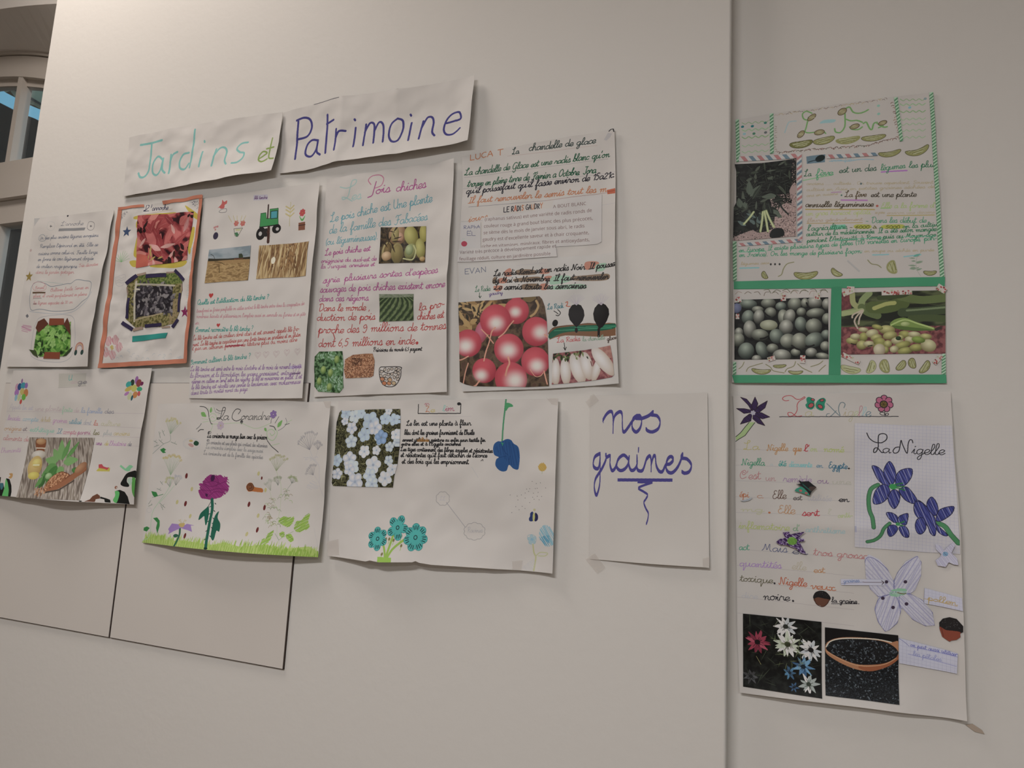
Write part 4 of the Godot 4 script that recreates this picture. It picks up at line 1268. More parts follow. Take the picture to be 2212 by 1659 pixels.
func chickpea_poster() -> void:
	var p := hang("poster", "white creased poster headed Les Pois chiches in pink and red handwriting", "poster", Vector3(-0.9316, 2.1006, 0.0000), Vector2(340.5, 505.8), [0,5.2,169.7,2.4,323.3,0,327.7,139.5,329.6,313.6,340.5,493.8,190.7,498.3,19.5,505.8,7.2,300.1,2.9,128.6], {"base": 3.0, "wave": 3.0, "freq": 0.01, "fold_y": [[0.51, 5.0, 35.0]], "fold_x": [[0.45, 2.5, 40.0]], "side": [[17.0, 0.4, 0.6, 0.25]]}, 3.0, [213,210,206])
	var c := p.c
	c.ink([38.2,28.9,58.4,34.5,77.2,27.8,80.9,17.8,70.5,18.4,66.3,35.4,61.1,54,49.2,59.7,46.7,54.2,58.7,57.2,73.1,65.6], 2.24, [170,205,203])
	c.write("es", 70.9, 62.6, 96.7, 63.1, 10.5, [170,205,203], 1.81, 0.12)
	c.ink([132.5,27,128.7,47.2,125.2,58.8,114.9,62.2], 2.53, [172,91,146])
	c.ink([119.8,32.5,111.9,21.2,121.7,12,140.7,12.7,150.9,22.2,146.6,37.1,132,42.4], 2.18, [194,125,155])
	c.write("ois", 134.1, 57.3, 169.7, 54.2, 10.4, [172,91,146], 1.92, 0.12)
	c.write("chiches", 184.5, 55.8, 256.5, 53.3, 9.6, [172,91,146], 1.89, 0.12)
	c.write("Le pois chiche est Une plante", 18.8, 109.8, 273.1, 86.8, 9.5, [110,166,179], 1.59, 0.12)
	c.write("de la famille des Fabacées", 19.2, 136.9, 265.6, 126.8, 9.5, [110,166,179], 1.58, 0.12)
	c.write("(ou légumineuses).", 11.7, 163.2, 149.2, 159.5, 8, [110,166,179], 1.58, 0.12)
	c.write("Le pois chiche est", 14.2, 187.5, 130.6, 184.2, 6.3, [172,91,146], 1.58, 0.12)
	c.write("originaire du sud-est de", 5.7, 204.1, 149.8, 208.2, 4.9, [172,91,146], 1.15, 0.12)
	c.write("la Turquie, arménie et", 7.1, 217.2, 146.5, 220.5, 4.8, [172,91,146], 1.15, 0.12)
	c.write("syrie. plusieurs sortes d'espèces", 17, 251.9, 301.4, 245.6, 7.5, [172,91,146], 1.56, 0.12)
	c.write("sauvages de pois chiches existent encore", 11.3, 272.6, 322.7, 278.3, 7.5, [172,91,146], 1.56, 0.12)
	c.write("dans ces régions.", 9.5, 292.1, 142.3, 296.6, 6.8, [172,91,146], 1.56, 0.12)
	c.write("Dans le monde ,", 10.3, 314.3, 145, 318.2, 7.5, [176,72,73], 1.55, 0.12)
	c.write("la pro-", 261.1, 323.4, 324.9, 319, 7.6, [176,72,73], 1.41, 0.12)
	c.write("duction de pois", 8.7, 336.4, 157.1, 338.8, 8.1, [176,72,73], 1.55, 0.12)
	c.write("chiches est", 257.7, 342.2, 323.9, 342.5, 7.6, [176,72,73], 1.41, 0.12)
	c.write("proche des 9 millions de tonnes", 15.6, 364.6, 330.2, 365.6, 8.7, [176,72,73], 1.54, 0.12)
	c.write("dont 6,5 millions en inde", 18.1, 395.2, 256.2, 393.5, 8.7, [176,72,73], 1.53, 0.12)
	c.dot(262.3, 391.8, 6.56, [176,72,73])
	c.line([54.8,366.7,59.8,378.3], 1.78, [176,72,73])
	c.write("Précisions du monde 6,5 paysant", 159, 408.1, 274.5, 407.5, 4.2, [45,43,46], 1.12, 0.12)
	c.line([186.5,409.2,189.5,403.6], 1.01, [45,43,46])
	c.ink([177,443.8,192.8,440.8,227.4,441.7,229.3,448,228.5,463.5,217.3,480.5,196.3,481.5,183.2,470.2], 1.68, [53,49,51], true)
	c.ink([179,447,202.8,454.7,226.7,445.5], 1.34, [53,49,51])
	c.oval(182.9, 450.8, 3.9, 2.8, -0.04, [197,188,177], [59,56,55], 1.01)
	c.oval(189.7, 446.1, 3.9, 2.8, -0.82, [197,188,177], [59,56,55], 1.00)
	c.oval(198.7, 447.7, 3.9, 2.8, -0.96, [197,188,177], [59,56,55], 1.00)
	c.oval(207.3, 445.3, 3.9, 2.8, 0.10, [197,188,177], [59,56,55], 1.00)
	c.oval(217.9, 445.4, 3.9, 2.8, -0.42, [197,188,177], [59,56,55], 0.99)
	c.oval(182.3, 459.6, 3.9, 2.8, 0.98, [197,188,177], [59,56,55], 1.00)
	c.oval(190.8, 459.6, 3.9, 2.8, -0.88, [197,188,177], [59,56,55], 1.00)
	c.oval(199.5, 457.1, 3.9, 2.8, 0.04, [197,188,177], [59,56,55], 1.00)
	c.oval(208.2, 455.9, 3.9, 2.8, -0.28, [197,188,177], [59,56,55], 1.00)
	c.oval(216.7, 452.5, 3.9, 2.8, 0.56, [197,188,177], [59,56,55], 0.99)
	c.oval(223.9, 454.8, 3.8, 2.8, 0.65, [197,188,177], [59,56,55], 0.99)
	c.oval(222, 461, 3.9, 2.8, -0.48, [197,188,177], [59,56,55], 0.99)
	c.oval(214.1, 462.8, 3.9, 2.8, 0.89, [197,188,177], [59,56,55], 0.99)
	c.oval(203.7, 465, 3.9, 2.8, -0.95, [197,188,177], [59,56,55], 1.00)
	c.oval(194.9, 465.9, 3.9, 2.8, 0.28, [197,188,177], [59,56,55], 1.00)
	c.oval(223.7, 447.9, 3.9, 2.8, -0.48, [197,188,177], [59,56,55], 0.99)
	c.oval(223.2, 466.6, 3.8, 2.8, -0.46, [197,188,177], [59,56,55], 0.99)
	c.oval(186.1, 466.5, 5.3, 4.1, 0.30, [194,137,105], [64,57,54], 1.00)
	c.oval(191.5, 475.2, 5.3, 4.1, 0.30, [194,130,96], [64,57,54], 1.00)
	c.oval(202.8, 475.2, 5.3, 4.1, 0.30, [195,142,108], [64,57,54], 0.99)
	c.oval(214.1, 475.2, 5.3, 4, 0.30, [196,176,144], [64,57,54], 0.99)
	c.oval(204, 468.1, 5.3, 4.1, 0.30, [196,166,134], [64,57,54], 0.99)
	finish(p)
	var c1 := Canvas.new(110.5, 80.7, 3.2, [56,47,34], 25)
	c1.mottle([[36,30,23],[61,51,36],[90,77,54]], 13.81, 3, 1.00, 0.00)
	c1.blob(42.1, 18.3, 21.9, 23.3, 0.00, [109,84,60], [195,164,129])
	c1.blob(46.6, 23.4, 10.2, 10.6, 0.00, [163,122,97], [219,188,162])
	c1.blob(74.7, 21, 16.5, 22.5, -0.30, [125,121,65], [204,202,132])
	c1.blob(104.8, 17.1, 10.6, 19.7, 0.00, [136,130,70], [197,193,119])
	c1.blob(97.1, 49.5, 12, 22.8, -0.15, [128,123,68], [196,195,126])
	c1.blob(36.6, 18.1, 9.5, 20, 0.00, [120,109,68], [182,172,121])
	c1.blob(18.1, 55.8, 13.2, 22.6, 0.10, [100,86,52], [198,188,138])
	c1.blob(19.8, 54.1, 9.6, 18, 0.10, [63,52,33], [138,119,79])
	c1.blob(18.5, 65.7, 12.5, 10.6, 0.00, [144,116,83], [221,197,163])
	c1.blob(43.8, 59.7, 14.5, 23.8, 0.00, [95,86,52], [182,172,121])
	c1.blob(43.8, 59.7, 10.9, 19.8, 0.00, [110,98,60], [162,150,100])
	c1.blob(74.2, 55.5, 13.6, 18.4, 0.30, [94,95,56], [186,192,134])
	c1.blob(71.6, 52.1, 9.3, 12.5, 0.00, [108,121,79], [187,201,156])
	c1.ink([58.7,71.5,80.2,73.6,86.7,55.8,80.9,42.6], 3.09, [193,196,144])
	c1.blob(103.2, 72.4, 7, 5.2, 0.00, [153,118,79], [200,182,132])
	c1.leaves(18, [-1.1,-0,33.8,37.9], 20.7, 3.5, [[56,43,34],[88,70,49],[42,34,27]], [], 0.00, 6.28)
	glue(p, "chickpea_pod_photo", [154.4,134.4,264.7,139.6,157.8,215], [154.4,134.4,264.9,141.2,268.1,220.2,158,216.6], c1, 0.7, "photograph of open chickpea pods")
	var c2 := Canvas.new(81.7, 57.9, 3.2, [80,98,67], 34)
	c2.mottle([[70,89,58],[96,114,78],[121,135,100]], 10.16, 7, 1.00, 0.00)
	c2.ink([28.3,-0.4,-18.1,25,-57.4,63.4], 5.47, [53,68,47])
	c2.ink([30.4,-0.4,-11.5,25.1,-46.9,63.6], 2.73, [112,131,91])
	c2.ink([32.6,-0.3,-3.5,25.3,-41.4,63.7], 5.36, [53,68,47])
	c2.ink([34.8,-0.2,3.1,25.5,-31,63.8], 2.73, [112,131,91])
	c2.ink([36.9,-0.2,11.1,25.7,-25.5,63.9], 5.25, [53,68,47])
	c2.ink([39.1,-0.1,17.6,25.9,-15.2,64.1], 2.73, [112,131,91])
	c2.ink([41.2,-0,25.5,26.1,-9.7,64.1], 5.14, [53,68,47])
	c2.ink([43.4,0,32,26.2,0.4,64.3], 2.72, [112,131,91])
	c2.ink([45.5,0.1,39.9,26.4,5.9,64.4], 5.03, [53,68,47])
	c2.ink([47.7,0.2,46.3,26.6,16,64.5], 2.72, [112,131,91])
	c2.ink([49.8,0.2,54.1,26.7,21.4,64.6], 4.92, [53,68,47])
	c2.ink([51.9,0.3,60.5,26.9,31.4,64.7], 2.71, [112,131,91])
	c2.ink([54.1,0.4,68.3,27.1,36.8,64.8], 4.81, [53,68,47])
	c2.ink([56.2,0.4,74.6,27.2,46.7,65], 2.71, [112,131,91])
	c2.ink([58.3,0.5,82.3,27.4,52.1,65], 4.70, [53,68,47])
	c2.ink([60.5,0.6,88.6,27.6,61.9,65.2], 2.70, [112,131,91])
	c2.ink([62.6,0.6,96.3,27.8,67.2,65.3], 4.59, [53,68,47])
	c2.ink([64.7,0.7,102.5,27.9,77,65.4], 2.70, [112,131,91])
	c2.ink([66.8,0.8,110.1,28.1,82.3,65.5], 4.48, [53,68,47])
	c2.ink([69,0.8,116.3,28.3,92,65.6], 2.70, [112,131,91])
	c2.ink([71.1,0.9,123.9,28.4,97.2,65.7], 4.38, [53,68,47])
	c2.ink([73.2,1,130,28.6,106.8,65.9], 2.69, [112,131,91])
	c2.ink([75.3,1,137.5,28.8,112,65.9], 4.27, [53,68,47])
	c2.ink([77.4,1.1,143.6,28.9,121.6,66.1], 2.69, [112,131,91])
	c2.ink([79.5,1.2,151.1,29.1,126.7,66.1], 4.16, [53,68,47])
	c2.ink([81.6,1.2,157.1,29.3,136.2,66.3], 2.68, [112,131,91])
	c2.ink([83.7,1.3,164.5,29.4,141.3,66.4], 4.05, [53,68,47])
	c2.ink([85.8,1.4,170.5,29.6,150.7,66.5], 2.68, [112,131,91])
	c2.mottle([[132,142,122],[115,129,103],[145,154,136]], 6.78, 2, 3.00, 0.00, [-0.8,-2.3,83.6,8.3])
	glue(p, "chickpea_field_photo", [165.4,284.6,247.1,286,168.5,342.4], [165.4,284.6,247.9,287.9,250.2,343.8,169.2,344.3], c2, 0.7, "photograph of green crop rows")
	var c3 := Canvas.new(75.8, 91.7, 3.2, [72,109,67], 41)
	c3.mottle([[37,62,38],[73,108,69],[114,147,110]], 10.58, 5, 1.00, 0.00)
	c3.fronds(26, [0.8,2.7,75.1,90.8], 7.8, [[132,167,133],[100,142,99],[158,190,166],[81,120,77]])
	c3.blob(24.1, 42.4, 6.9, 9.2, 0.20, [83,116,64], [173,195,124])
	c3.blob(42.5, 49, 6.8, 9.1, 0.20, [83,116,64], [173,195,124])
	c3.blob(13.4, 67, 6.9, 9.1, 0.20, [83,116,64], [173,195,124])
	c3.blob(39.4, 79.8, 6.8, 9.1, 0.20, [83,116,64], [173,195,124])
	c3.blob(58.4, 19.6, 6.8, 9.2, 0.20, [83,116,64], [173,195,124])
	glue(p, "chickpea_plant_photo", [9.7,404.3,85.5,404.8,19.1,495.5], [22.3,405.5,82.7,405.9,88.5,434.1,93.2,485.5,83.4,496.4,30.1,494,18.2,483.1,11.8,416.9], c3, 0.7, "photograph of a leafy chickpea plant with clipped corners")
	var c4 := Canvas.new(72.2, 53.6, 3.2, [163,119,91], 47)
	c4.mottle([[136,95,72],[171,127,99],[191,151,120]], 4.81, 2, 1.00, 0.00)
	c4.specks(900, [0,0,73.3,53.6], 1.72, 3.43, [[174,129,99],[191,148,116],[152,107,82],[126,85,64],[202,164,133]])
	c4.specks(120, [17.6,9.8,43.3,26], 1.37, 2.75, [[88,61,48],[109,77,61]])
	c4.specks(160, [0,22.8,73.3,51.4], 1.03, 2.06, [[99,67,51]])
	glue(p, "chickpea_pile_photo", [88.9,411.5,161.1,412.1,94.1,464.8], [91.3,424.4,110.4,414.4,139.7,412.3,158.7,412.6,164.3,427.3,165.1,459.5,158.9,463.3,97.5,465.3,91.2,447], c4, 0.7, "photograph of brown chickpeas with clipped corners")

func radish_poster() -> void:
	var p := hang("poster", "white lined poster with a large photograph of pink radishes", "poster", Vector3(-0.5941, 2.1226, 0.0000), Vector2(348.1, 514.5), [0,15.6,147.1,6.8,323.8,0,329.6,110.2,332.8,243.7,337.9,368.9,348.1,499,211.9,508.2,34.7,514.5,28.7,495.7,14.9,331.8,6.9,247.9,8.1,166.2,6.8,74.7], {"base": 3.0, "wave": 2.2, "freq": 0.01, "side": [[14.0, 0.5, 0.6, 0.15]], "left": [[6.0, 0.5, 0.5, 0.15]]}, 3.6, [213,210,206])
	var c := p.c
	c.line([102.7,27.7,290,29.2], 0.64, [197,180,175])
	c.line([9,63.8,312.6,59.7], 0.66, [174,170,173])
	c.line([8.7,88.7,328.2,88.8], 0.66, [185,182,186])
	c.line([22.8,129.4,188.5,131.4], 0.65, [141,142,150])
	c.line([188.5,131.4,314.8,128.8], 0.61, [164,129,128])
	c.line([9.6,160.5,54.9,161.3], 0.65, [176,179,187])
	c.line([304.1,153.1,330.1,153.1], 0.58, [198,197,201])
	c.ink([312.8,4,316.5,1,319.8,0.5], 1.87, [48,46,51])
	c.ink([321.4,1.4,322.7,6.4], 2.03, [48,46,51])
	c.poly([303,19.6,310.9,6.8,319.2,9.7,316.1,16.2,308.1,22.1], [195,194,196])
	c.write("LUCA T", 19, 26.5, 94.1, 23, 6.4, [194,130,95], 1.71, 0.00, true)
	c.write("La", 112.6, 25.3, 127.2, 25, 5.9, [54,71,69], 1.50, 0.12)
	c.write("chandelle de glace", 147.8, 21.8, 285.7, 23.9, 6.9, [54,71,69], 1.48, 0.20)
	c.write("La chandelle de Glace est une radis blanc qu'on", 8.7, 59.3, 314.4, 55.9, 6.7, [47,98,73], 1.55, 0.25)
	c.write("trouve en pleine terre de Février a Octobre. Jora", 16.1, 85.2, 288.6, 85.1, 7, [47,98,73], 1.54, 0.30)
	c.write("qu'il poussefaut qu'il fasse environ de 15a21c.", 14.2, 99.7, 327.7, 99.5, 6.7, [42,42,53], 1.69, 0.25)
	c.write("Il faut renouveler le semis tout les m", 20.4, 121.2, 311.4, 126.1, 6.6, [194,130,95], 1.53, 0.25)
	c.poly([312.6,123.5,329.2,122.8,329.8,133.4,314.1,132.5], [194,110,85])
	c.line([313.9,127.4,329.3,127.3], 0.67, [145,68,57])
	c.write("jours", 23.9, 161.8, 65.9, 158.3, 6.2, [194,130,95], 1.37, 0.30)
	c.write("L", 100.7, 147.6, 106.9, 147.5, 5.4, [42,42,53], 1.48, 0.00, true)
	c.write("E", 106.9, 147.5, 113, 147.4, 5.4, [42,42,53], 1.48, 0.00, true)
	c.write("R", 116.7, 147.4, 122.8, 147.3, 5.3, [42,42,53], 1.47, 0.00, true)
	c.write("A", 122.8, 147.3, 128.9, 147.2, 5.3, [194,110,82], 1.47, 0.00, true)
	c.write("D", 128.9, 147.2, 135, 147.1, 5.3, [42,42,53], 1.46, 0.00, true)
	c.write("I", 135, 147.1, 138.2, 147, 5.3, [42,42,53], 1.46, 0.00, true)
	c.write("S", 138.2, 147, 144.3, 147, 5.3, [194,130,95], 1.46, 0.00, true)
	c.write("G", 147.8, 146.9, 153.9, 146.8, 5.3, [42,42,53], 1.45, 0.00, true)
	c.write("A", 153.9, 146.8, 159.9, 146.7, 5.3, [42,42,53], 1.45, 0.00, true)
	c.write("U", 159.9, 146.7, 165.9, 146.7, 5.3, [194,129,84], 1.45, 0.00, true)
	c.write("D", 165.9, 146.7, 171.8, 146.6, 5.3, [42,42,53], 1.44, 0.00, true)
	c.write("R", 171.8, 146.6, 177.8, 146.5, 5.3, [42,42,53], 1.44, 0.00, true)
	c.write("Y", 177.8, 146.5, 183.7, 146.4, 5.3, [194,130,95], 1.44, 0.00, true)
	finish(p)
	var c1 := Canvas.new(250.1, 104.3, 4.5, [212,210,209], 19)
	c1.typed("A BOUT BLANC", 153.7, 26.4, 220.8, 23.5, 6.6, [126,98,96])
	c1.typed("(raphanus sativus) est une variété de radis ronds de", 8.5, 47, 232, 38, 6.8, [126,98,96])
	c1.typed("couleur rouge à grand bout blanc des plus précoces,", 7, 61.7, 233.6, 53.7, 6.8, [126,98,96])
	c1.typed("se sème dès le mois de janvier sous abri, le radis", 6.3, 75.6, 217, 68.2, 6.8, [126,98,96])
	c1.typed("gaudry est d'excellente saveur et à chair croquante,", 4.4, 89.9, 225.9, 82.1, 6.8, [126,98,96])
	c1.typed("riche en vitamines, minéraux, fibres et antioxydants,", 2.9, 104.4, 226.9, 96.2, 6.8, [126,98,96])
	glue(p, "printed_slip", [51.2,115.9,301,127.6,55.3,220], [56.8,156.1,132.9,152,204.5,147.7,205.9,132.8,303.1,131.4,305.2,225.9,296.1,229.7,216.9,229.2,57.8,224.2], c1, 0.7, "cut paper slip of typed text about the radish")
	var c2 := Canvas.new(209.3, 28.5, 4.5, [212,210,209], 26)
	c2.typed("Variété très précoce à développement rapide et", 2.4, 11.3, 207.3, 9.8, 6.5, [110,88,88])
	c2.typed("feuillage réduit, culture en jardinière possible", 1.4, 25.3, 195.9, 24.5, 6.5, [126,98,96])
	glue(p, "printed_slip", [7.8,218.8,217.1,221.4,9.4,247.2], [8.7,218.9,214.6,221.9,218.8,249.8,6.3,247.3], c2, 1.2, "lower cut paper slip of typed text")
	var c3 := Canvas.new(44.1, 57.1, 4.0, [208,207,207], 30)
	c3.write("RAPhA", 6.2, 14.1, 42.6, 12.7, 3.4, [94,98,135], 0.92, 0.00, true)
	c3.write("ËL", 12.2, 28.1, 33.9, 28.1, 4.3, [94,98,135], 0.91, 0.00, true)
	c3.oval(8.2, 46, 6.3, 5.8, 0.00, [180,63,86])
	c3.ink([3.8,35.7,9.5,35.2], 0.56, [171,204,188])
	glue(p, "name_slip", [8.6,162.6,52.6,164.5,11.2,219.6], [8.6,162.6,52.3,165,55.2,221.5,10.9,220.1], c3, 0.5, "paper slip with a name and a red dot")
	var c4 := Canvas.new(319.6, 258.7, 4.0, [209,208,205], 39)
	c4.ink([123.7,16.9,145.5,16.4,186.7,17.5], 0.54, [197,195,202])
	c4.poly([123.5,26.7,143.5,25.9,163.2,30,163.9,38,125.1,35.8], [138,119,100], true)
	c4.poly([173.9,29.1,190.8,29.6,191,37.9,172.8,37.5], [195,139,121], true)
	c4.poly([264.6,21.9,288.1,23,288.1,33.3,264.9,36.9], [195,139,121], true)
	c4.poly([285.4,28.8,304.6,27.9,299.1,41.1,284.1,40.7], [168,204,182], true)
	c4.poly([121.3,43.6,169.1,43.2,169.8,50.8,122.9,50.3], [138,119,100], true)
	c4.poly([86.3,40.9,102.6,41.2,103.1,50.6,85.7,49.8], [195,139,121], true)
	c4.poly([182.4,44.2,196.1,44.1,194.5,52.7,182.1,52.6], [195,139,121], true)
	c4.poly([198.2,45.5,231.2,46.8,230.8,58,194.2,60.9], [168,204,182], true)
	c4.poly([236.2,49.5,258.5,48.1,305.4,48.7,306.2,60.3,268.2,59.5,236.9,55.9], [138,119,100], true)
	c4.poly([136.4,56.6,167.8,57.7,168.4,67.4,137.1,66.6], [138,119,100], true)
	c4.poly([173.4,59,187.2,59.1,187.3,69.6,173.7,69.9], [195,139,121], true)
	c4.poly([194.1,64.3,257.8,65.2,257.5,73.7,194.8,71], [168,204,182], true)
	c4.poly([74.8,55.7,93.8,56.3,91.4,65.5,80.2,66.8], [195,139,121], true)
	c4.poly([99.5,26.6,111.6,21.3,114.1,36.7,99.3,36.5], [195,139,121], true)
	c4.poly([73.2,40.8,79.8,36.8,80.5,49.4,73,49.8], [138,119,100], true)
	c4.write("EVAN", 11.5, 25.4, 59.9, 24.5, 5.5, [109,116,140], 1.08, 0.00, true)
	c4.write("Le radis Rond est un radis Noir. Il pousse", 75.2, 35.1, 320, 36, 5.8, [36,34,34], 1.66, 0.30)
	c4.write("de Mai à Novembre. Il faut renouveler", 72.1, 48.6, 306.6, 58.7, 5.8, [36,34,34], 1.66, 0.30)
	c4.write("Le semis toute les semaines", 74.7, 62.8, 262.6, 73.4, 6.1, [36,34,34], 1.80, 0.30)
	c4.line([123.3,33,164,34.5], 2.17, [60,47,41])
	c4.line([239.5,53.5,303.4,55.4], 1.72, [54,43,36])
	c4.write("Le Radis", 34.1, 64.3, 66.8, 63.7, 5.1, [60,120,90], 0.91, 0.12)
	c4.ink([44.2,66.7,43.7,71.1,44.8,77.5], 1.11, [53,76,64])
	c4.line([42.2,73.8,44.8,77.7,47.5,73.6], 1.11, [53,76,64])
	c4.write("gaudry", 64.2, 73.6, 94, 73.1, 3.6, [98,82,136], 0.90, 0.12)
	c4.write("Le Radi", 185.7, 110.3, 217.4, 108.7, 4.8, [81,131,143], 1.14, 0.12)
	c4.ink([222.5,98.8,226.3,97.3,225.5,102.4,223.3,105.3,229.1,106.9,231.2,106.2], 1.71, [194,116,96])
	c4.ink([198.7,114.1,202.9,116.8,207.2,120.5], 1.38, [36,34,34])
	c4.ink([206.2,111.5,210.9,116.6,211.1,120.3,207,123.9,202.8,122.4], 1.55, [36,34,34])
	c4.poly([186.1,157.5,196.8,146.9,221,143.9,238,143.9,265,141.9,288.1,144.5,304.6,143.7,318.3,146.4,317.7,169.4,287.1,168.9,250.7,165.5,220.3,163.3,199.7,166.1,188.3,170], [129,95,71])
	c4.poly([187.4,159.2,200.2,149.1,220.9,146.8,254.8,145.1,288.1,146.1,315.8,146.6,317.4,154.6,297.4,157.2,271.1,157.3,237.6,156.5,211.9,158.7,189.2,167.8], [34,99,76], true)
	c4.hatch([194.9,153.6,220.8,149,254.7,148.1,312.5,148.6,312.2,154.3,254.5,153.5,212.1,155.3], [70,148,116], 0.02, 2.06, 1.20)
	c4.ink([186.1,157.5,196.8,146.9,221,143.9,238,143.9], 1.38, [107,78,60])
	c4.ink([246.5,143.5,265,141.9,288.1,145.1], 1.35, [107,78,60])
	c4.poly([243.8,102.2,252.6,106.1,257.6,116.3,258.6,126.5,254.8,136.4,247.8,144.4,241.9,148.8,236.1,141.8,229.6,133.3,227.2,123,228.6,112.8,234.6,104.7], [22,19,20])
	c4.poly([291.8,103.5,300.3,108.8,306,117.5,306.5,128.3,301.5,139.7,294.2,149.3,286.4,154.1,281.5,146.1,276.6,135.9,275.4,124,278.5,113.3,285.1,106.1], [22,19,20])
	c4.oval(241.9, 154.2, 3, 5, 0.00, [22,19,20])
	c4.line([284.8,153.8,283.9,167.5], 4.63, [22,19,20])
	c4.oval(200.5, 138.1, 5.5, 6.8, 0.40, [24,21,22])
	c4.umbel(243.6, 105.2, 22.1, -2.50, -0.70, 13, [194,189,201], [], 1.4)
	c4.umbel(291.6, 108.2, 21.6, -2.50, -0.70, 13, [194,189,201], [], 1.3)
	c4.ink([198.3,128.2,203.5,125.1,206.9,129], 0.43, [197,195,201])
	c4.write("La Radis", 202.8, 176.7, 248, 174.6, 4.7, [194,104,107], 0.98, 0.12)
	c4.write("la chandelle", 253, 175.8, 295.4, 174, 4, [139,166,148], 0.82, 0.12)
	c4.write("glace", 300.2, 177.8, 318.1, 175.3, 3.6, [75,59,52], 0.94, 0.12)
	c4.line([217.3,177.5,218.5,191.5], 1.19, [36,34,34])
	c4.line([215.8,186.4,218.7,191.8,221.3,185.9], 1.18, [36,34,34])
	glue(p, "lower_sheet", [9.2,247.5,328.8,241,28.6,505.5], [10,250.8,109.6,251.8,217.9,250.6,333.5,250.6,338.3,368.9,347.6,498.7,211.9,507.7,35.2,514,29.1,495.7,15.5,331.8], c4, 0.4, "lower sheet of the radish poster with drawn black radishes")
	var c5 := Canvas.new(183.4, 175.4, 3.2, [83,65,51], 52)
	c5.mottle([[56,44,35],[84,68,53],[104,87,67],[92,70,59]], 26.74, 3, 1.00, 0.00)
	c5.leaves(26, [1,0.1,90.1,54.7], 35.7, 8.9, [[161,132,91],[187,158,112],[129,103,70],[69,58,41]], [], 0.00, 6.28)
	c5.leaves(20, [1,0.1,64.9,28.7], 21.4, 5.3, [[51,46,34],[64,54,38],[194,167,119]], [], 0.00, 6.28)
	c5.leaves(8, [121.2,-4.6,167.4,9.5], 28.5, 10.7, [[171,141,97],[118,101,68],[66,58,41]], [], 0.00, 6.28)
	c5.ink([164,5.9,168,16.5,161.3,30.1,152.2,36.6], 4.58, [183,155,112])
	c5.leaves(6, [4.1,36.5,34.1,59.4], 26.7, 10.7, [[186,158,110],[165,137,95]], [], 0.00, 6.28)
	c5.blob(47.2, 63.5, 14.1, 24.8, 0.30, [159,80,93], [201,123,145])
	c5.blob(123, 24.6, 26.3, 26.5, 0.00, [157,57,71], [209,97,108], -0.10, -0.25, 1.80)
	c5.patch(120.2, 26.2, 17.6, 15.2, [231,227,221], 0.80)
	c5.blob(77.6, 40.9, 33.3, 33.1, 0.00, [157,57,71], [209,97,108], -0.10, -0.25, 1.80)
	c5.patch(79.2, 47.2, 24.9, 21.2, [231,227,221], 0.80)
	c5.blob(161.6, 67.3, 29.1, 29.5, 0.00, [157,57,71], [209,97,108], -0.10, -0.25, 1.80)
	c5.patch(170.3, 69.4, 23.7, 20.6, [231,227,221], 0.80)
	c5.blob(18.3, 85.5, 29.4, 28.7, 0.00, [157,57,71], [209,97,108], -0.10, -0.25, 1.80)
	c5.patch(12.5, 90.6, 27, 22.4, [231,227,221], 0.80)
	c5.blob(104.2, 99.8, 31.1, 31, 0.00, [157,57,71], [209,97,108], -0.10, -0.25, 1.80)
	c5.patch(103.2, 102.3, 26.9, 22.9, [231,227,221], 0.80)
	c5.blob(157.6, 126.1, 28.9, 29.1, 0.00, [157,57,71], [209,97,108], -0.10, -0.25, 1.80)
	c5.patch(160.7, 134.7, 23.6, 20.3, [231,227,221], 0.80)
	c5.blob(51.6, 141.8, 25.9, 25.3, 0.00, [157,57,71], [209,97,108], -0.10, -0.25, 1.80)
	c5.patch(44.9, 151.2, 21.3, 17.7, [231,227,221], 0.80)
	c5.blob(106.7, 159.2, 34.1, 33.7, 0.00, [157,57,71], [209,97,108], -0.10, -0.25, 1.80)
	c5.patch(115.6, 162.7, 31.3, 26.5, [231,227,221], 0.80)
	c5.ink([77.1,55.9,69.5,64.4,63.4,85.3,56.4,102.6,51.6,122.1], 2.89, [221,165,144])
	c5.ink([47.3,58.2,60,71.1,72.5,87.4], 2.19, [221,165,144])
	c5.ink([116,43.6,104.7,55.3,95.2,67.2,83.9,75.9], 2.49, [221,165,144])
	c5.ink([102.7,116.2,105,128.3,100.2,138.5,96.1,152.1], 3.53, [221,165,144])
	c5.ink([17.7,112.1,6.2,117.9,-0.5,119.5], 2.56, [221,165,144])
	c5.ink([17.4,126.2,11.4,143.6,6.1,166.3], 2.19, [221,165,144])
	c5.ink([174.3,145.1,177.2,158.6,180.1,170.3], 2.73, [221,165,144])
	c5.ink([40.9,161.6,33.3,170.2,28.5,172.7], 3.23, [221,165,144])
	c5.ink([178.9,74,183.9,79.3,186.4,82.8], 2.76, [221,165,144])
	c5.ink([146.5,141.2,156.5,154.9,167,154.2,172.4,148.4], 1.38, [221,165,144])
	glue(p, "pink_radish_photo", [14.9,331.8,198.2,329.3,30.1,506.5], [14.9,332.7,44.6,330.9,76.8,330,95.5,330.8,139.4,327.5,186,326.7,191.6,332.5,198,347.4,203.2,374.2,208.5,432.1,213.7,503.2,168.2,505,105.5,503.9,57.5,503.5,40.3,500,27.7,494.8], c5, 1.1, "photograph of round pink and white radishes")
	var c6 := Canvas.new(117.6, 59.8, 3.2, [138,90,92], 60)
	c6.mottle([[115,64,70],[148,94,97],[170,116,115]], 13.24, 3, 1.00, 0.00)
	c6.mottle([[169,122,115],[187,144,134]], 9.93, 4, 1.00, 0.00, [86.2,-3.6,119.5,23.6])
	c6.leaves(20, [0.9,-1.2,55.6,15.7], 11.6, 3.6, [[63,78,48],[94,110,71],[41,49,34],[158,174,128]], [], 0.00, 6.28)
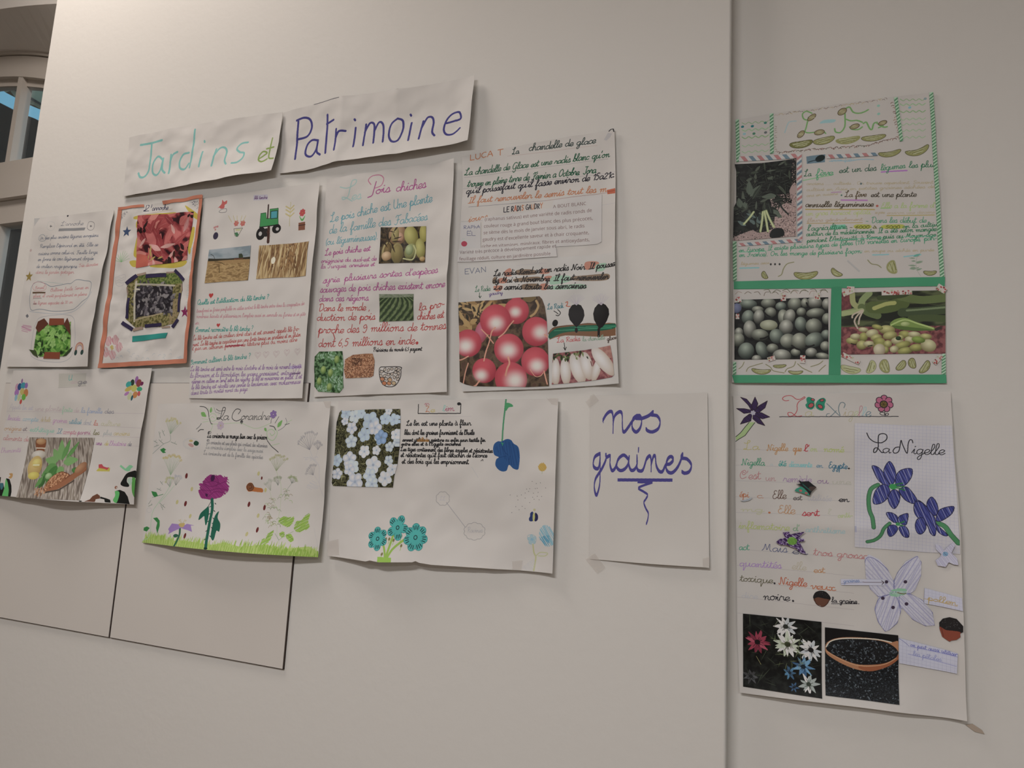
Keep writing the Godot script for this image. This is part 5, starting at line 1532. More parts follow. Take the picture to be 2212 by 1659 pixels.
	c6.blob(5.9, 36.3, 8.6, 26.6, 0.02, [184,165,146], [231,231,231], -0.10, -0.20, 1.80)
	c6.blob(24.6, 37.6, 10.2, 26.5, -0.06, [184,165,146], [231,231,231], -0.10, -0.20, 1.80)
	c6.blob(48.3, 34.6, 13.4, 31.3, -0.32, [184,165,146], [231,231,231], -0.10, -0.20, 1.80)
	c6.blob(65.9, 31.8, 11.7, 27.9, -0.22, [184,165,146], [231,231,231], -0.10, -0.20, 1.80)
	c6.blob(84.6, 40.5, 8.2, 24.4, 0.35, [184,165,146], [231,231,231], -0.10, -0.20, 1.80)
	c6.blob(98.2, 27.5, 12.3, 35.8, -0.62, [184,165,146], [231,231,231], -0.10, -0.20, 1.80)
	c6.leaves(16, [1.8,-2,69,14], 8.3, 3.6, [[86,107,61],[43,54,34],[136,151,105]], [], 0.80, 2.20)
	c6.ink([13,57,11.7,61], 1.68, [127,79,82])
	c6.ink([73.6,24.5,75.8,33], 1.65, [127,79,82])
	c6.ink([91.2,39.7,105.1,57.6], 1.63, [127,79,82])
	glue(p, "white_radish_photo", [217.5,440.3,334.4,427.3,221.7,500], [218.9,441,276.7,435.3,329.4,427.7,334.7,450.6,338.5,482.9,334.2,486.8,303.5,491.7,253.9,497.4,218.7,500.1,218.3,465.8], c6, 1.1, "photograph of long white radishes")

func flax_notes() -> void:
	var p := hang("poster", "white poster with a photograph of oil, seeds and green leaves", "poster", Vector3(-1.8924, 1.6612, 0.0000), Vector2(512.4, 332.1), [5.7,1.7,258.2,0.7,506.7,0,507.1,93.7,507.6,204.5,512.4,325,352.5,328.1,190.1,329.9,0.9,332.1,0,237.6,1.9,124.8,0.8,37.8], {"base": 6.0, "wave": 2.0, "low": [[34.0, 0.55, 0.33, 0.6], [8.0, 0.1, 0.2, 0.4]], "side": [[14.0, 0.6, 0.5, 0.25]]}, 3.0, [213,210,206])
	var c := p.c
	c.poly([181.1,11.1,282.6,11.1,284.3,42.4,186.8,47.8], [197,196,189])
	c.ink([185.2,48.3,220.5,47.3,286,42.9], 0.72, [170,167,163])
	c.write("U", 218.5, 28.6, 231.8, 27.6, 6.4, [101,180,176], 1.40, 0.12)
	c.write("sa", 228.5, 36.7, 253.4, 36, 5.4, [197,180,186], 1.16, 0.12)
	c.write("ge", 252.7, 37.7, 286.4, 36.5, 5.8, [126,125,134], 1.38, 0.12)
	c.oval(45.8, 30.8, 3.6, 6.6, 0.00, [146,105,158])
	c.oval(28.3, 46.5, 6.5, 9.7, 0.10, [196,158,179])
	c.oval(39, 45.7, 7.9, 9.6, 0.10, [56,82,133])
	c.oval(53.4, 42.7, 10.8, 8.6, 0.00, [76,154,171])
	c.oval(66.3, 42.7, 6.4, 7.6, -0.10, [147,117,178])
	c.oval(30.8, 61.4, 8.7, 9.1, 0.20, [168,125,187])
	c.oval(52.6, 58.8, 9.3, 9.1, 0.00, [196,185,116])
	c.oval(68.3, 61.9, 8.6, 10.6, -0.10, [194,134,90])
	c.oval(30.9, 75, 5.1, 9.1, 0.10, [148,187,205])
	c.oval(43.5, 72.9, 6.5, 10.6, 0.20, [197,203,160])
	c.oval(61.2, 73.5, 7.9, 8.5, -0.10, [115,183,82])
	c.oval(52, 85.9, 4.3, 7, 0.20, [193,87,79])
	c.oval(460.2, 28.9, 6.1, 9.7, 0.00, [156,109,167])
	c.oval(446, 34.9, 7.3, 7.9, -0.30, [44,68,56])
	c.oval(432.9, 39.4, 9.8, 7.4, -0.20, [72,169,164])
	c.oval(469.1, 36.5, 9.1, 9.7, 0.50, [139,72,74])
	c.oval(480.5, 38, 4.8, 5.5, 1.00, [115,47,87])
	c.oval(474.9, 51.2, 10.3, 5.5, 0.10, [71,164,128])
	c.oval(436.3, 50.2, 14.7, 5.6, -0.30, [196,178,101])
	c.oval(454.5, 49, 10.4, 8.8, 0.00, [197,197,115])
	c.oval(430.7, 62.3, 8.6, 4.2, -0.40, [179,130,187])
	c.oval(442.5, 68.4, 7.3, 9.7, 0.30, [197,202,168])
	c.oval(461.8, 65.3, 9.1, 8.3, -0.20, [194,138,90])
	c.oval(475.6, 62.5, 5.4, 6.4, -0.50, [193,94,96])
	c.oval(451.8, 72.9, 3.7, 6.9, 0.20, [46,93,106])
	c.line([-4.8,111.3,503.9,110.5], 0.75, [197,190,194])
	c.line([0.5,134.7,509.7,146], 0.75, [197,190,194])
	c.line([7.6,166.5,513.4,168], 0.75, [197,190,194])
	c.line([13.1,190.8,516.8,188.8], 0.74, [197,190,194])
	c.write("Appelé", 12.2, 105.4, 55.6, 105.5, 6.1, [195,192,201], 1.23, 0.12)
	c.write("lin est", 60.1, 106.7, 102, 106.8, 6, [194,193,206], 1.21, 0.12)
	c.write("une plante", 112.8, 107.9, 209, 108.2, 5.9, [197,184,188], 1.19, 0.12)
	c.write("faite", 211.9, 109.3, 250.1, 109.7, 5.8, [162,204,178], 1.16, 0.12)
	c.write("de", 256.1, 110.1, 272.6, 110.3, 5.7, [197,182,189], 1.14, 0.12)
	c.write("la famille", 280.9, 111.1, 353.6, 111.8, 5.7, [155,174,205], 1.13, 0.12)
	c.write("des", 362.3, 111.2, 393.2, 111.6, 5.6, [137,139,152], 1.10, 0.12)
	c.write("linacés", 9.6, 134.5, 58.4, 135.1, 6, [189,150,197], 1.23, 0.12)
	c.write("compte", 69.3, 135.8, 128.5, 136.1, 5.9, [156,192,206], 1.20, 0.12)
	c.write("de huile", 139.5, 135.9, 175.7, 136.1, 5.9, [197,185,153], 1.18, 0.12)
	c.write("graines", 184.3, 136.9, 234.9, 137.3, 5.8, [196,156,194], 1.16, 0.12)
	c.write("utilisé", 243.6, 139.4, 286.4, 139.4, 5.7, [105,161,183], 1.14, 0.12)
	c.write("dont", 295.4, 140.6, 321.3, 141, 5.6, [172,175,187], 1.12, 0.12)
	c.write("la", 331, 141.7, 344.9, 142.3, 5.6, [194,108,96], 1.11, 0.12)
	c.write("culture", 355.8, 141.6, 421.5, 142, 5.6, [197,196,169], 1.10, 0.12)
	c.write("origine", 3, 162.2, 70.6, 161.5, 6, [195,159,122], 1.22, 0.12)
	c.write("et", 76.7, 161.9, 92, 162.4, 5.9, [135,124,132], 1.20, 0.12)
	c.write("esthétique", 103.3, 162.6, 193.8, 163.7, 5.9, [142,204,186], 1.19, 0.12)
	c.write("Il", 203.5, 164.8, 220.4, 165.3, 5.7, [92,142,166], 1.15, 0.12)
	c.write("compte", 226.6, 166.1, 275.1, 165.7, 5.7, [195,133,152], 1.14, 0.12)
	c.write("parmi", 280.6, 165.4, 325.7, 164.9, 5.6, [174,109,146], 1.13, 0.12)
	c.write("les", 335.4, 165.1, 355.7, 165, 5.6, [114,113,69], 1.11, 0.12)
	c.write("plus", 369.6, 165, 397.6, 164.7, 5.5, [175,182,184], 1.09, 0.12)
	c.write("anciens", 404.5, 165, 461.9, 163.9, 5.5, [196,182,123], 1.08, 0.12)
	c.write("aliments de", 5.2, 188.1, 107.1, 188.5, 6, [195,133,137], 1.22, 0.12)
	c.write("une", 352, 189.7, 371, 190.2, 5.5, [156,103,157], 1.10, 0.12)
	c.write("de", 381, 189.9, 392.9, 190.2, 5.5, [196,185,117], 1.09, 0.12)
	c.write("l'histoire", 396.6, 190.1, 454.7, 189.1, 5.5, [187,138,190], 1.08, 0.12)
	c.write("de", 461.6, 188.8, 475.8, 189.3, 5.4, [108,109,127], 1.06, 0.12)
	c.write("l'humanité", 5.5, 221.8, 84.1, 217, 5.9, [196,165,196], 1.22, 0.12)
	c.poly([9.2,279.5,19.7,284.5,27.8,285.1,30.7,301.2,41.7,315,48.3,307.5,41,295.9,53.9,311.9,55.1,333.2,1.6,332,13.1,318.9], [27,29,27])
	c.poly([50.2,288.8,62,297.2,77.3,315.4,82.2,332.8,56.5,333.1,53.9,311.9], [103,189,113], true)
	c.poly([49.6,286.4,65.3,288,81,303.4,90.2,319.4,93.1,332.9,81.9,332.8,75.9,315.5,62,297.2], [27,29,27])
	c.poly([30.7,301.2,44.9,300.5,47.5,312.3,41.3,316.2], [67,117,129], true)
	c.poly([57,274.8,70.8,273,75.2,279.9,70.2,286.4,59,283.6,65.1,279.2], [195,156,105], true)
	c.poly([373.5,252.1,379.4,245.1,414.9,244,415.7,252.4,374.8,253.8], [196,188,96])
	c.poly([375.8,237.4,385.6,235.9,392.1,241.2,404,243.6,411.5,242.6,406.6,249.5,396.9,247,384.3,246,377.9,245.2], [193,84,92])
	c.poly([446,238.9,449.3,235,459.7,239.4,467.9,243.4,479.8,234.1,488.9,234.8,495.4,237.8,487.2,242.6,485.2,248.1,476.5,249.6,467.2,247.9,457.5,243.9], [139,204,161])
	c.poly([460.1,280,464.8,268.8,474.5,255.2,491.3,249,508.2,247.3,509.1,263.4,493.5,262,480.5,264.3,480.6,273.5,489.1,279.6,488.5,285.1,470.6,284.9], [27,29,27], true)
	c.poly([498.1,262.8,509.8,267.7,512.8,306.4,502.8,296.2,498.4,276.9], [96,167,86], true)
	c.poly([480.9,266.9,493.9,264.1,498.8,272.6,493.8,281.5,487.4,278.6], [182,205,190], true)
	c.poly([446.3,297.6,461.6,293.7,478.7,297.6,490,307.8,498.8,325,458,324.9,461.7,311.6,461.3,300.7], [27,29,27])
	c.poly([447.2,297.6,460.9,298.6,462.6,311.6,457.9,324.5,447,319,450.5,307.9], [103,189,113], true)
	c.oval(447.8, 288.8, 4.8, 3.5, 0.00, [150,98,77])
	c.oval(449.6, 289.1, 2.4, 1.8, 0.00, [197,187,180])
	c.poly([366.3,326.6,379.3,320.9,384,312.9,395.3,306.7,405.3,311,407.9,317,396.1,319.5,395.7,326.1], [110,73,56])
	c.poly([407.2,312.6,427.6,315.8,438.7,318.4,442,325,424.7,324.8,421.4,318.4,407.9,317], [27,29,27])
	c.oval(355.3, 326.3, 4.4, 1.3, 0.00, [27,29,27])
	finish(p)
	var c1 := Canvas.new(236, 152.9, 3.2, [160,151,141], 21)
	c1.mottle([[117,108,100],[161,152,143],[190,184,176],[142,133,122]], 11.03, 6, 7.00, 1.25)
	c1.poly([27,7.1,35.1,3.5,59.2,4.6,65,9.3,65.4,24.7,62.9,30.6,65.4,36.5,50.5,39.7,33,36.8,33.9,30.8,29.4,23.8], [138,88,62], true)
	c1.blob(46.4, 10.6, 17.8, 8.1, 0.00, [167,125,89], [204,170,132])
	c1.line([32.4,27.3,65.2,27.8], 2.85, [229,221,204])
	c1.blob(46.2, 44.9, 27.2, 11.9, 0.00, [178,172,159], [225,224,217])
	c1.blob(42.1, 75.6, 27.9, 28.4, 0.00, [181,153,97], [219,199,139])
	c1.blob(45.8, 66.1, 18.7, 11.8, 0.00, [196,173,105], [231,225,148])
	c1.blob(45.3, 97.8, 23.1, 9.9, 0.00, [192,177,92], [225,218,129])
	c1.line([32.9,71,56.7,70.6], 3.97, [231,231,191])
	c1.leaf(127.1, 60.3, 41.4, 22.1, -2.30, [127,172,112], [138,180,123])
	c1.leaf(124.1, 62.6, 46.9, 22.1, -3.00, [127,172,112], [138,180,123])
	c1.leaf(133.4, 57.9, 52.3, 24.8, -1.75, [127,172,112], [138,180,123])
	c1.leaf(139.9, 57.8, 55, 16.5, -1.30, [103,154,91], [138,180,123])
	c1.leaf(152.4, 53, 54.8, 12.6, -0.90, [103,154,91], [138,180,123])
	c1.leaf(147.1, 62.3, 46.6, 21.9, -0.15, [127,172,112], [138,180,123])
	c1.leaf(125.1, 69.5, 55.2, 30.3, 2.60, [103,154,91], [138,180,123])
	c1.leaf(128.7, 71.8, 52.3, 33, 2.00, [77,129,70], [138,180,123])
	c1.leaf(135.5, 74, 33, 24.7, 0.90, [127,172,112], [138,180,123])
	c1.leaf(83.3, 128.2, 38.8, 22.2, -1.20, [62,105,58], [138,180,123])
	c1.leaf(86.1, 100.4, 33.3, 16.7, 2.20, [103,154,91], [138,180,123])
	c1.leaf(181.8, 80, 27.1, 13.5, 0.10, [77,129,70], [138,180,123])
	c1.leaf(113.6, 106.6, 30.3, 19.3, -2.60, [77,129,70], [138,180,123])
	c1.blob(107.4, 97.6, 13.2, 8.1, 0.00, [117,157,101], [183,214,169])
	c1.poly([103.2,127.6,116.2,102,150.1,85.2,183.4,92.5,206.6,72.8,222.1,70.2,229.2,81.4,197.5,102.4,161.9,126,124.2,136.2,108.9,133.2], [140,94,70], true)
	c1.poly([104.5,125.3,116.4,103.1,147,86.4,180.3,93.3,153.7,112.5,117,131.8], [111,69,51], true)
	c1.strew(330, [104.7,126.4,116.4,103.1,147,86.4,180.3,93.3,153.7,112.5,117.1,132.3], 3.03, 1.79, [[167,118,88],[196,150,116],[140,94,68],[212,170,135]])
	c1.poly([117.2,133.6,154.2,115.9,183.9,95.9,213.2,74.9,227.7,76.9,197.7,103.5,162,126.4,127.4,136.1], [157,109,82], true)
	c1.blob(210, 75, 19.7, 11.4, -0.60, [143,101,77], [182,145,114])
	c1.line([117.8,137.5,162.5,130,198.1,106.9], 3.83, [88,78,70])
	c1.strew(44, [70.1,129.7,93,125.6,116,136.4,106,148.1,75.9,146.8], 3.34, 1.95, [[185,144,114],[204,167,136],[144,106,82]])
	glue(p, "flax_oil_photo", [106.7,178.4,342.7,172.2,116.5,331], [106.7,178.4,344.2,173,352.5,324.7,118,331.9], c1, 0.7, "photograph of an oil bottle, leaves and a scoop of flax seeds")

func coriander_poster() -> void:
	var p := hang("poster", "white landscape poster with a drawn magenta rose above a green grass strip", "poster", Vector3(-1.3559, 1.5847, 0.0000), Vector2(500.2, 333.7), [0.1,9.9,245.7,5.1,495.5,0,500.2,135.3,499.1,322.5,344.1,327.5,171.8,330.6,5.6,333.7,0,171.3], {"base": 6.0, "wave": 2.0, "low": [[26.0, 0.42, 0.3, 0.5], [20.0, 0.8, 0.25, 0.4]], "side": [[12.0, 0.3, 0.5, 0.2]]}, 3.0, [213,210,206])
	var c := p.c
	c.poly([5.6,333.7,14.6,320,21.4,321.8,34.9,316,73.7,311.4,84.3,319.2,115.4,319.7,145.5,316.6,181.8,317.5,229.3,318.8,265.9,311.4,309.2,316.7,342,311.1,371.7,306.5,396.8,312.6,423.5,311.5,459.7,305.2,475.1,302.9,497.3,312.6,499.1,322.5,344.1,327.5,171.8,330.6], [182,205,124])
	c.hatch([5.6,333.7,18,320.9,73.8,311.8,115.5,320.1,229.3,318.8,309.2,316.7,371.8,307.1,423.5,311.5,497.1,310.5,499,321.9,344,326.9,171.6,329.7], [154,188,89], 1.50, 6.04, 2.47, false)
	c.hatch([369.5,310.6,423.4,310.4,497.1,310.5,499,321.9,371.4,326.7], [140,177,77], 1.55, 4.36, 2.18, false)
	c.leaves(60, [12,322.3,87.9,323.7], 13.6, 2.4, [[181,205,121],[154,188,89]], [], -1.70, -1.40)
	c.leaves(110, [88.7,317.4,286.7,326.9], 12, 2.4, [[181,205,121],[163,195,99]], [], -1.70, -1.40)
	c.leaves(120, [287.6,312.9,494.2,324], 13.6, 2.7, [[181,205,121],[149,183,84]], [], -1.70, -1.40)
	c.ink([181.6,39.9,196.4,37.3,205.3,18.6,198,16.3,194.9,30.6,191.1,42.6,182.6,42.3,190.8,40.2,202,45.2], 1.34, [53,54,56])
	c.ink([178.2,19.4,188.5,24.1,203.3,22.2], 1.08, [53,54,56])
	c.write("a", 201, 44.3, 217.7, 44.5, 9.5, [53,54,56], 1.09, 0.12)
	c.ink([243.1,29.9,248.5,21.5,237.2,18.6,228,27.8,227.2,39.6,239.3,45.9,253.4,41], 1.32, [53,54,56])
	c.write("orandre", 252.2, 42.9, 331.8, 41.3, 9, [53,54,56], 1.07, 0.20)
	c.ink([129.5,14.3,144.6,15.8,155,24.1,160.1,38.4,168.2,52.6,173,53.9], 1.37, [53,54,56])
	c.ink([171.6,54.9,210.4,52.2,251.7,50.4,275.9,57.3,296.7,61.4,318.9,56.3,337.8,48.6], 1.08, [175,205,163])
	c.ink([169.1,54.9,173.8,59.6,169.4,72.1], 1.08, [175,205,163])
	c.ink([160.2,39.6,165.2,31.1,177.5,32.1,182,42.8,172.2,48.2,164.4,43.1,169.1,37,175.6,40.5], 1.08, [175,205,163])
	c.ink([350.1,57.9,357.9,71.4,348,86.4,333.3,81.2,330.2,67.5,342.3,62.6,351.5,69.3,343.9,76.3,338.2,70.7], 1.26, [175,205,163])
	c.ink([335.7,54.8,347.2,56.8,352.2,63.5], 1.27, [53,54,56])
	c.ink([331.7,86.9,343.9,99,356,106.6,364.4,111.9], 1.27, [53,54,56])
	c.ink([343.7,97.9,360,94,365.4,92.7], 1.01, [175,205,163])
	c.ink([337.8,49,339.2,37.5,347.5,36.2], 1.02, [53,54,56])
	c.ink([349,48.8,357.1,33.7], 0.76, [53,54,56])
	c.ink([359.4,65,372.4,57.4,379.5,47,375.5,36.8], 1.01, [129,131,136])
	c.ink([374.3,50.5,392.4,39.9], 0.75, [175,205,163])
	c.ink([375.9,51.6,386.5,48.4], 1.00, [53,54,56])
	c.ink([127.2,67.4,135.5,60.5,140.1,53.7], 1.36, [107,114,113])
	c.ink([133.6,72.5,139.7,68,148.9,67.8], 1.63, [53,54,56])
	c.ink([140.6,42.4,157.9,44.4], 0.82, [175,205,163])
	c.ink([143.4,50.7,161.4,47.9], 0.81, [175,205,163])
	c.ink([172.3,16.6,176.7,26.2,189.1,28.4], 0.81, [142,149,151])
	c.ink([154,16.9,158.4,26.4], 0.82, [175,205,163])
	c.ink([168.9,14.3,167.5,26.3], 1.08, [175,205,163])
	c.ink([186.4,30.8,195.1,28.3], 0.81, [142,149,151])
	c.leaf(135.6, 28.7, 19.1, 10.4, 0.50, [131,183,110], [89,133,81])
	c.leaf(163.3, 28.8, 13.5, 6.5, -1.60, [131,183,110], [89,133,81])
	c.leaf(357.1, 57.7, 18.9, 9.1, -1.00, [131,183,110], [89,133,81])
	c.leaf(322.1, 59.7, 10.2, 6.6, 0.90, [131,183,110], [89,133,81])
	c.flower(196.7, 57.2, 10.1, 7, [197,183,199], [182,169,186], [196,179,101], 0.62)
	c.flower(341.7, 29.4, 9.2, 6, [144,120,176], [117,97,149], [197,184,191], 0.62)
	c.oval(254.7, 46.6, 3.5, 3.3, 0.00, [82,82,83])
	c.ink([251.3,47.3,255.4,52.1,258.8,46.5], 1.05, [53,54,56])
	c.write("La coriandre se mange bien avec le poisson", 162.2, 85.6, 331.5, 84.9, 5.3, [37,37,39], 1.32, 0.05)
	c.write("La coriandre est une plante qui contient des vitamines", 162.7, 99.8, 333.1, 102.6, 4.5, [140,140,143], 0.88, 0.05)
	c.write("La coriandre s'emploie avec la sauge,aussi", 161.8, 110.7, 322.6, 114.3, 4.3, [156,157,160], 0.88, 0.05)
	c.write("La coriandre est de la famille des apiacées", 157.1, 124.6, 323.8, 127.9, 4.3, [145,145,148], 0.88, 0.05)
	c.oval(167.3, 74, 4.3, 2.9, 0.00, [], [71,70,73], 1.07)
	c.oval(166.1, 91.9, 3.6, 1.9, 0.00, [], [94,94,97], 1.07)
	c.umbel(48.7, 80.8, 36.3, -2.10, -0.75, 12, [144,169,141], [193,188,130], 2.2)
	c.umbel(65.2, 176, 46.6, -2.20, -0.95, 12, [149,176,146], [190,175,102], 2.2)
	c.umbel(364.3, 152.8, 33.5, -2.25, -0.85, 11, [151,163,130], [169,171,126], 2.0)
	c.umbel(86, 198.3, 21.7, -2.20, -1.00, 7, [126,134,127], [181,184,191], 2.2)
	c.umbel(67.8, 202.8, 21.9, -2.50, -1.20, 7, [126,134,127], [182,185,133], 2.2)
	c.umbel(408.1, 176.8, 14.6, -2.20, -0.40, 8, [126,134,127], [145,161,113], 1.9)
	c.umbel(373.4, 183.1, 17.2, -2.40, -1.20, 7, [126,134,127], [150,159,136], 2.0)
	c.umbel(448.3, 104, 36.3, -2.80, -1.10, 12, [147,146,153], [164,164,169], 1.9)
	c.umbel(472.1, 103.2, 16.8, -2.40, -0.80, 8, [147,146,153], [164,164,169], 1.9)
	c.umbel(464.6, 156.5, 21.5, -3.00, -1.40, 8, [147,146,153], [164,164,169], 1.9)
	c.umbel(355.5, 195.1, 22.3, -2.50, -1.60, 6, [161,169,154], [178,183,172], 2.0)
	c.ink([65.5,177.9,67.8,196.8,58.8,216.4,38.8,241.3,26,261.1,25,284.9,28.2,308.3,21.6,323,6.3,328.4], 1.23, [170,205,175])
	c.ink([81.3,198.5,62.7,220.9,42,241.1], 0.82, [170,205,175])
	c.ink([48.9,82,50.2,96.5,31.5,104.4,14.1,117.2,-0.4,128.7], 1.12, [152,164,158])
	c.ink([36.2,224.8,18.1,229.3], 0.96, [128,143,133])
	c.ink([25.4,227.5,28.5,223], 0.72, [140,155,145])
	c.ink([43.6,241,62.1,250.5], 0.96, [128,143,133])
	c.ink([54.7,246.7,57.8,242.3], 0.71, [140,155,145])
	c.ink([28.7,208.5,42.6,211.9], 0.97, [128,143,133])
	c.ink([37.1,210.5,40.2,206.1], 0.72, [140,155,145])
	c.ink([35.6,191.3,44.7,198.4], 0.97, [128,143,133])
	c.ink([41.1,195.5,44.2,191.1], 0.72, [140,155,145])
	c.ink([53.2,98.9,71.6,104], 0.97, [128,143,133])
	c.ink([64.2,101.9,67.4,97.5], 0.72, [140,155,145])
	c.ink([31.5,104.4,15.6,95], 0.98, [128,143,133])
	c.ink([22,98.8,25.2,94.3], 0.73, [140,155,145])
	c.ink([19.5,90.1,12.8,75.9], 0.99, [128,143,133])
	c.ink([15.5,81.6,18.7,77.1], 0.73, [140,155,145])
	c.ink([11.7,102.6,-0.2,97.9], 0.99, [128,143,133])
	c.ink([4.6,99.8,7.7,95.3], 0.74, [140,155,145])
	c.ink([17.4,107.3,2.7,111.9], 0.98, [128,143,133])
	c.ink([8.6,110.1,11.8,105.5], 0.73, [140,155,145])
	c.ink([31.6,84.9,21.5,71.8], 0.98, [128,143,133])
	c.ink([25.5,77,28.7,72.5], 0.73, [140,155,145])
	c.ink([8.9,245.5,14.5,237.2], 0.97, [128,143,133])
	c.ink([12.3,240.5,15.4,236], 0.72, [140,155,145])
	c.ink([9.7,250.3,20.9,245.9], 0.97, [128,143,133])
	c.ink([16.4,247.6,19.5,243.1], 0.72, [140,155,145])
	c.ink([47.5,245.5,56.3,255.5], 0.96, [128,143,133])
	c.ink([52.8,251.5,55.9,247.1], 0.71, [140,155,145])
	c.oval(13.7, 259.1, 7.7, 5.3, 0.00, [], [197,197,199], 0.83)
	c.poly([22.3,118.1,33,113.6,41.6,117.5,36.8,121.3,42.8,124.7,33.3,125.8,27.9,122.8], [61,135,76])
	c.poly([12.1,215.4,28.5,216.9,35.2,224.8,25.6,229,18.4,224.6], [61,135,76])
	c.poly([30,276.3,42.4,273.8,52.4,280.6,55.5,292.2,52,310,44.7,297.7,45.9,285.8], [61,135,76])
	c.poly([2.4,300.8,14,296.4,24.1,299.2,15.9,308.1,5.3,306.5], [61,135,76])
	c.ink([35.2,224.8,50.5,220.4], 1.10, [80,142,93])
	c.oval(117.3, 101.2, 27.3, 13, 0.05, [], [198,200,201], 0.82)
	c.oval(117.3, 101.2, 23.6, 10.6, 0.05, [], [198,201,202], 0.68)
	c.oval(115.1, 94.6, 6.2, 2.4, 0.00, [196,178,122])
	c.poly([124.1,99.1,129.6,94.1,139.4,97.4,138.7,103.4,132.8,105.5,126.3,103.3], [40,79,58], true)
	c.poly([107.4,102,116.6,100.5,125,105,122.5,109.2,111.9,106.7], [196,161,157], true)
	c.poly([162.7,184.9,176.1,172.5,184.6,168.6,198.4,171,211.4,168.1,221,173.2,232.1,172.2,232.2,185.9,240.4,196.9,239,202,231.1,203.9,223.9,216.2,209.7,220.4,193.9,224.4,180.3,223.3,165,221.9,154,208.6,154.1,205.1,163.5,200.7,152.4,193.6,154.9,189.9,163.4,189.5], [155,64,131], true)
	c.hatch([162.7,184.9,184.7,169.8,229.9,173.4,239.6,201.6,209.7,220.4,168,221.8,155.5,208.6], [140,52,117], 0.60, 3.18, 1.86)
	c.oval(190.2, 176.5, 6, 7.5, 0.20, [69,32,74])
	c.poly([174.9,210.9,183.3,212.8,182.8,219.7,176.9,216.6], [69,32,74])
	c.ink([163.4,189.5,188.3,195.2,208.4,189.5,228,181.6], 1.06, [107,36,92])
	c.ink([156.3,203.9,183.7,204.7,209.7,198.6,238,200.5], 1.06, [107,36,92])
	c.ink([185.6,218.4,201.8,206,225.6,206.9], 1.05, [107,36,92])
	c.ink([162.7,184.9,175.1,186.6,192.7,183.3,211,187], 1.06, [107,36,92])
	c.ink([197,171.5,207.5,182.6,203.1,194.4], 1.05, [107,36,92])
	c.ink([163.7,191.8,183.2,201.2,190.3,208.9], 1.06, [107,36,92])
	c.ink([197.7,223.5,204.8,244.8,206.9,274.3,212.5,307.8,217.5,326.6], 7.82, [34,100,82])
	c.ink([197.1,225.8,192.6,236.4,191.4,242.2], 1.30, [71,75,71])
	c.poly([171.4,269.9,173,256.1,186.2,243.7,192.1,239.2,197.8,252.1,199.8,272.5,197.3,280,189.8,268.7,185.7,260.9,177.6,267.2], [34,100,82], true)
	c.poly([225.9,248,226.6,261.5,237.8,274.3,240.5,289.9,232.5,289.4,233.4,306.2,229.4,309.2,220.9,300.4,217.2,278.1,217,262.2,220.2,252.9], [34,100,82], true)
	c.oval(217.8, 327.2, 5.8, 2, 0.00, [25,55,48])
	c.line([208.2,230.8,212.1,232.9], 1.56, [36,58,52])
	c.line([198.9,238.3,195.3,240.4], 1.56, [36,58,52])
	c.line([210.4,246.7,214.3,248.7], 1.55, [36,58,52])
	c.line([201.1,254.2,197.5,256.2], 1.56, [36,58,52])
	c.line([212.6,262.5,216.5,264.5], 1.55, [36,58,52])
	c.line([203.3,270,199.8,272.1], 1.55, [36,58,52])
	c.line([215.5,282.7,219.3,284.7], 1.54, [36,58,52])
	c.line([206.2,290.2,202.6,292.3], 1.55, [36,58,52])
	c.line([218,300.6,221.8,302.6], 1.54, [36,58,52])
	c.line([208.7,308.1,205.2,310.2], 1.54, [36,58,52])
	c.line([214.2,273.8,220.4,276], 1.29, [47,97,83])
	c.ink([186.5,246,191.4,259.4,196,275.1], 0.65, [50,124,102])
	c.poly([85.6,297,94.4,283.5,116.1,283.6,126.2,289.3,140.2,280.9,164.8,283,152.9,283.9,162.3,297,148.4,294.6,136,293.2,126.5,291.6,114.9,295.9,104.7,300.2,88.9,308.3,90.9,301.2], [161,134,194])
	c.poly([116.6,282.6,132.5,280.1,132.7,287.7,126.3,289.8,119.8,287.9], [196,175,117], true)
	c.dot(118.3, 273.7, 2.40, [196,183,125])
	c.line([118.3,273.7,125.1,282], 0.67, [197,187,142])
	c.dot(130.5, 273.3, 2.39, [196,183,125])
	c.line([130.5,273.3,125.1,282], 0.66, [197,187,142])
	c.dot(134.7, 274.4, 2.38, [196,183,125])
	c.line([134.7,274.4,125.1,282], 0.66, [197,187,142])
	c.dot(114.8, 275.1, 2.40, [196,183,125])
	c.line([114.8,275.1,125.1,282], 0.67, [197,187,142])
	c.ink([123.2,294.1,125.6,305.5,123.1,319.5,118.7,331.4], 5.30, [52,104,80])
	c.poly([107,309.3,113.2,305.3,122.7,306.9,120.4,311.7,111.9,313], [52,104,80], true)
	c.oval(112.8, 175.1, 3.7, 6.2, 0.05, [108,47,47])
	c.oval(122.7, 237.5, 3.7, 6.1, 0.05, [108,47,47])
	c.oval(143.5, 306.9, 3.6, 6, 0.05, [108,47,47])
	c.oval(301.2, 227.8, 3.4, 5.8, 0.05, [108,47,47])
	c.oval(344.5, 232.2, 3.3, 5.8, 0.05, [108,47,47])
	c.oval(338.1, 279.4, 3.3, 5.7, 0.05, [108,47,47])
	c.oval(328.1, 169.7, 2.2, 3.6, 0.05, [108,47,47])
	c.oval(133.4, 203.9, 3.4, 4.7, 0.10, [197,193,142], [197,192,142], 0.53)
	c.oval(97.9, 235.3, 3.4, 4.7, 0.10, [197,193,142], [197,192,142], 0.54)
	c.oval(143.8, 263.8, 3.3, 4.6, 0.10, [197,193,142], [197,192,142], 0.53)
	c.oval(318.2, 160.1, 3.1, 4.5, 0.10, [197,193,142], [197,192,142], 0.50)
	c.oval(341, 194.8, 3.1, 4.5, 0.10, [197,193,142], [197,192,142], 0.50)
	c.oval(331.6, 249.9, 3.1, 4.4, 0.10, [197,193,142], [197,192,142], 0.50)
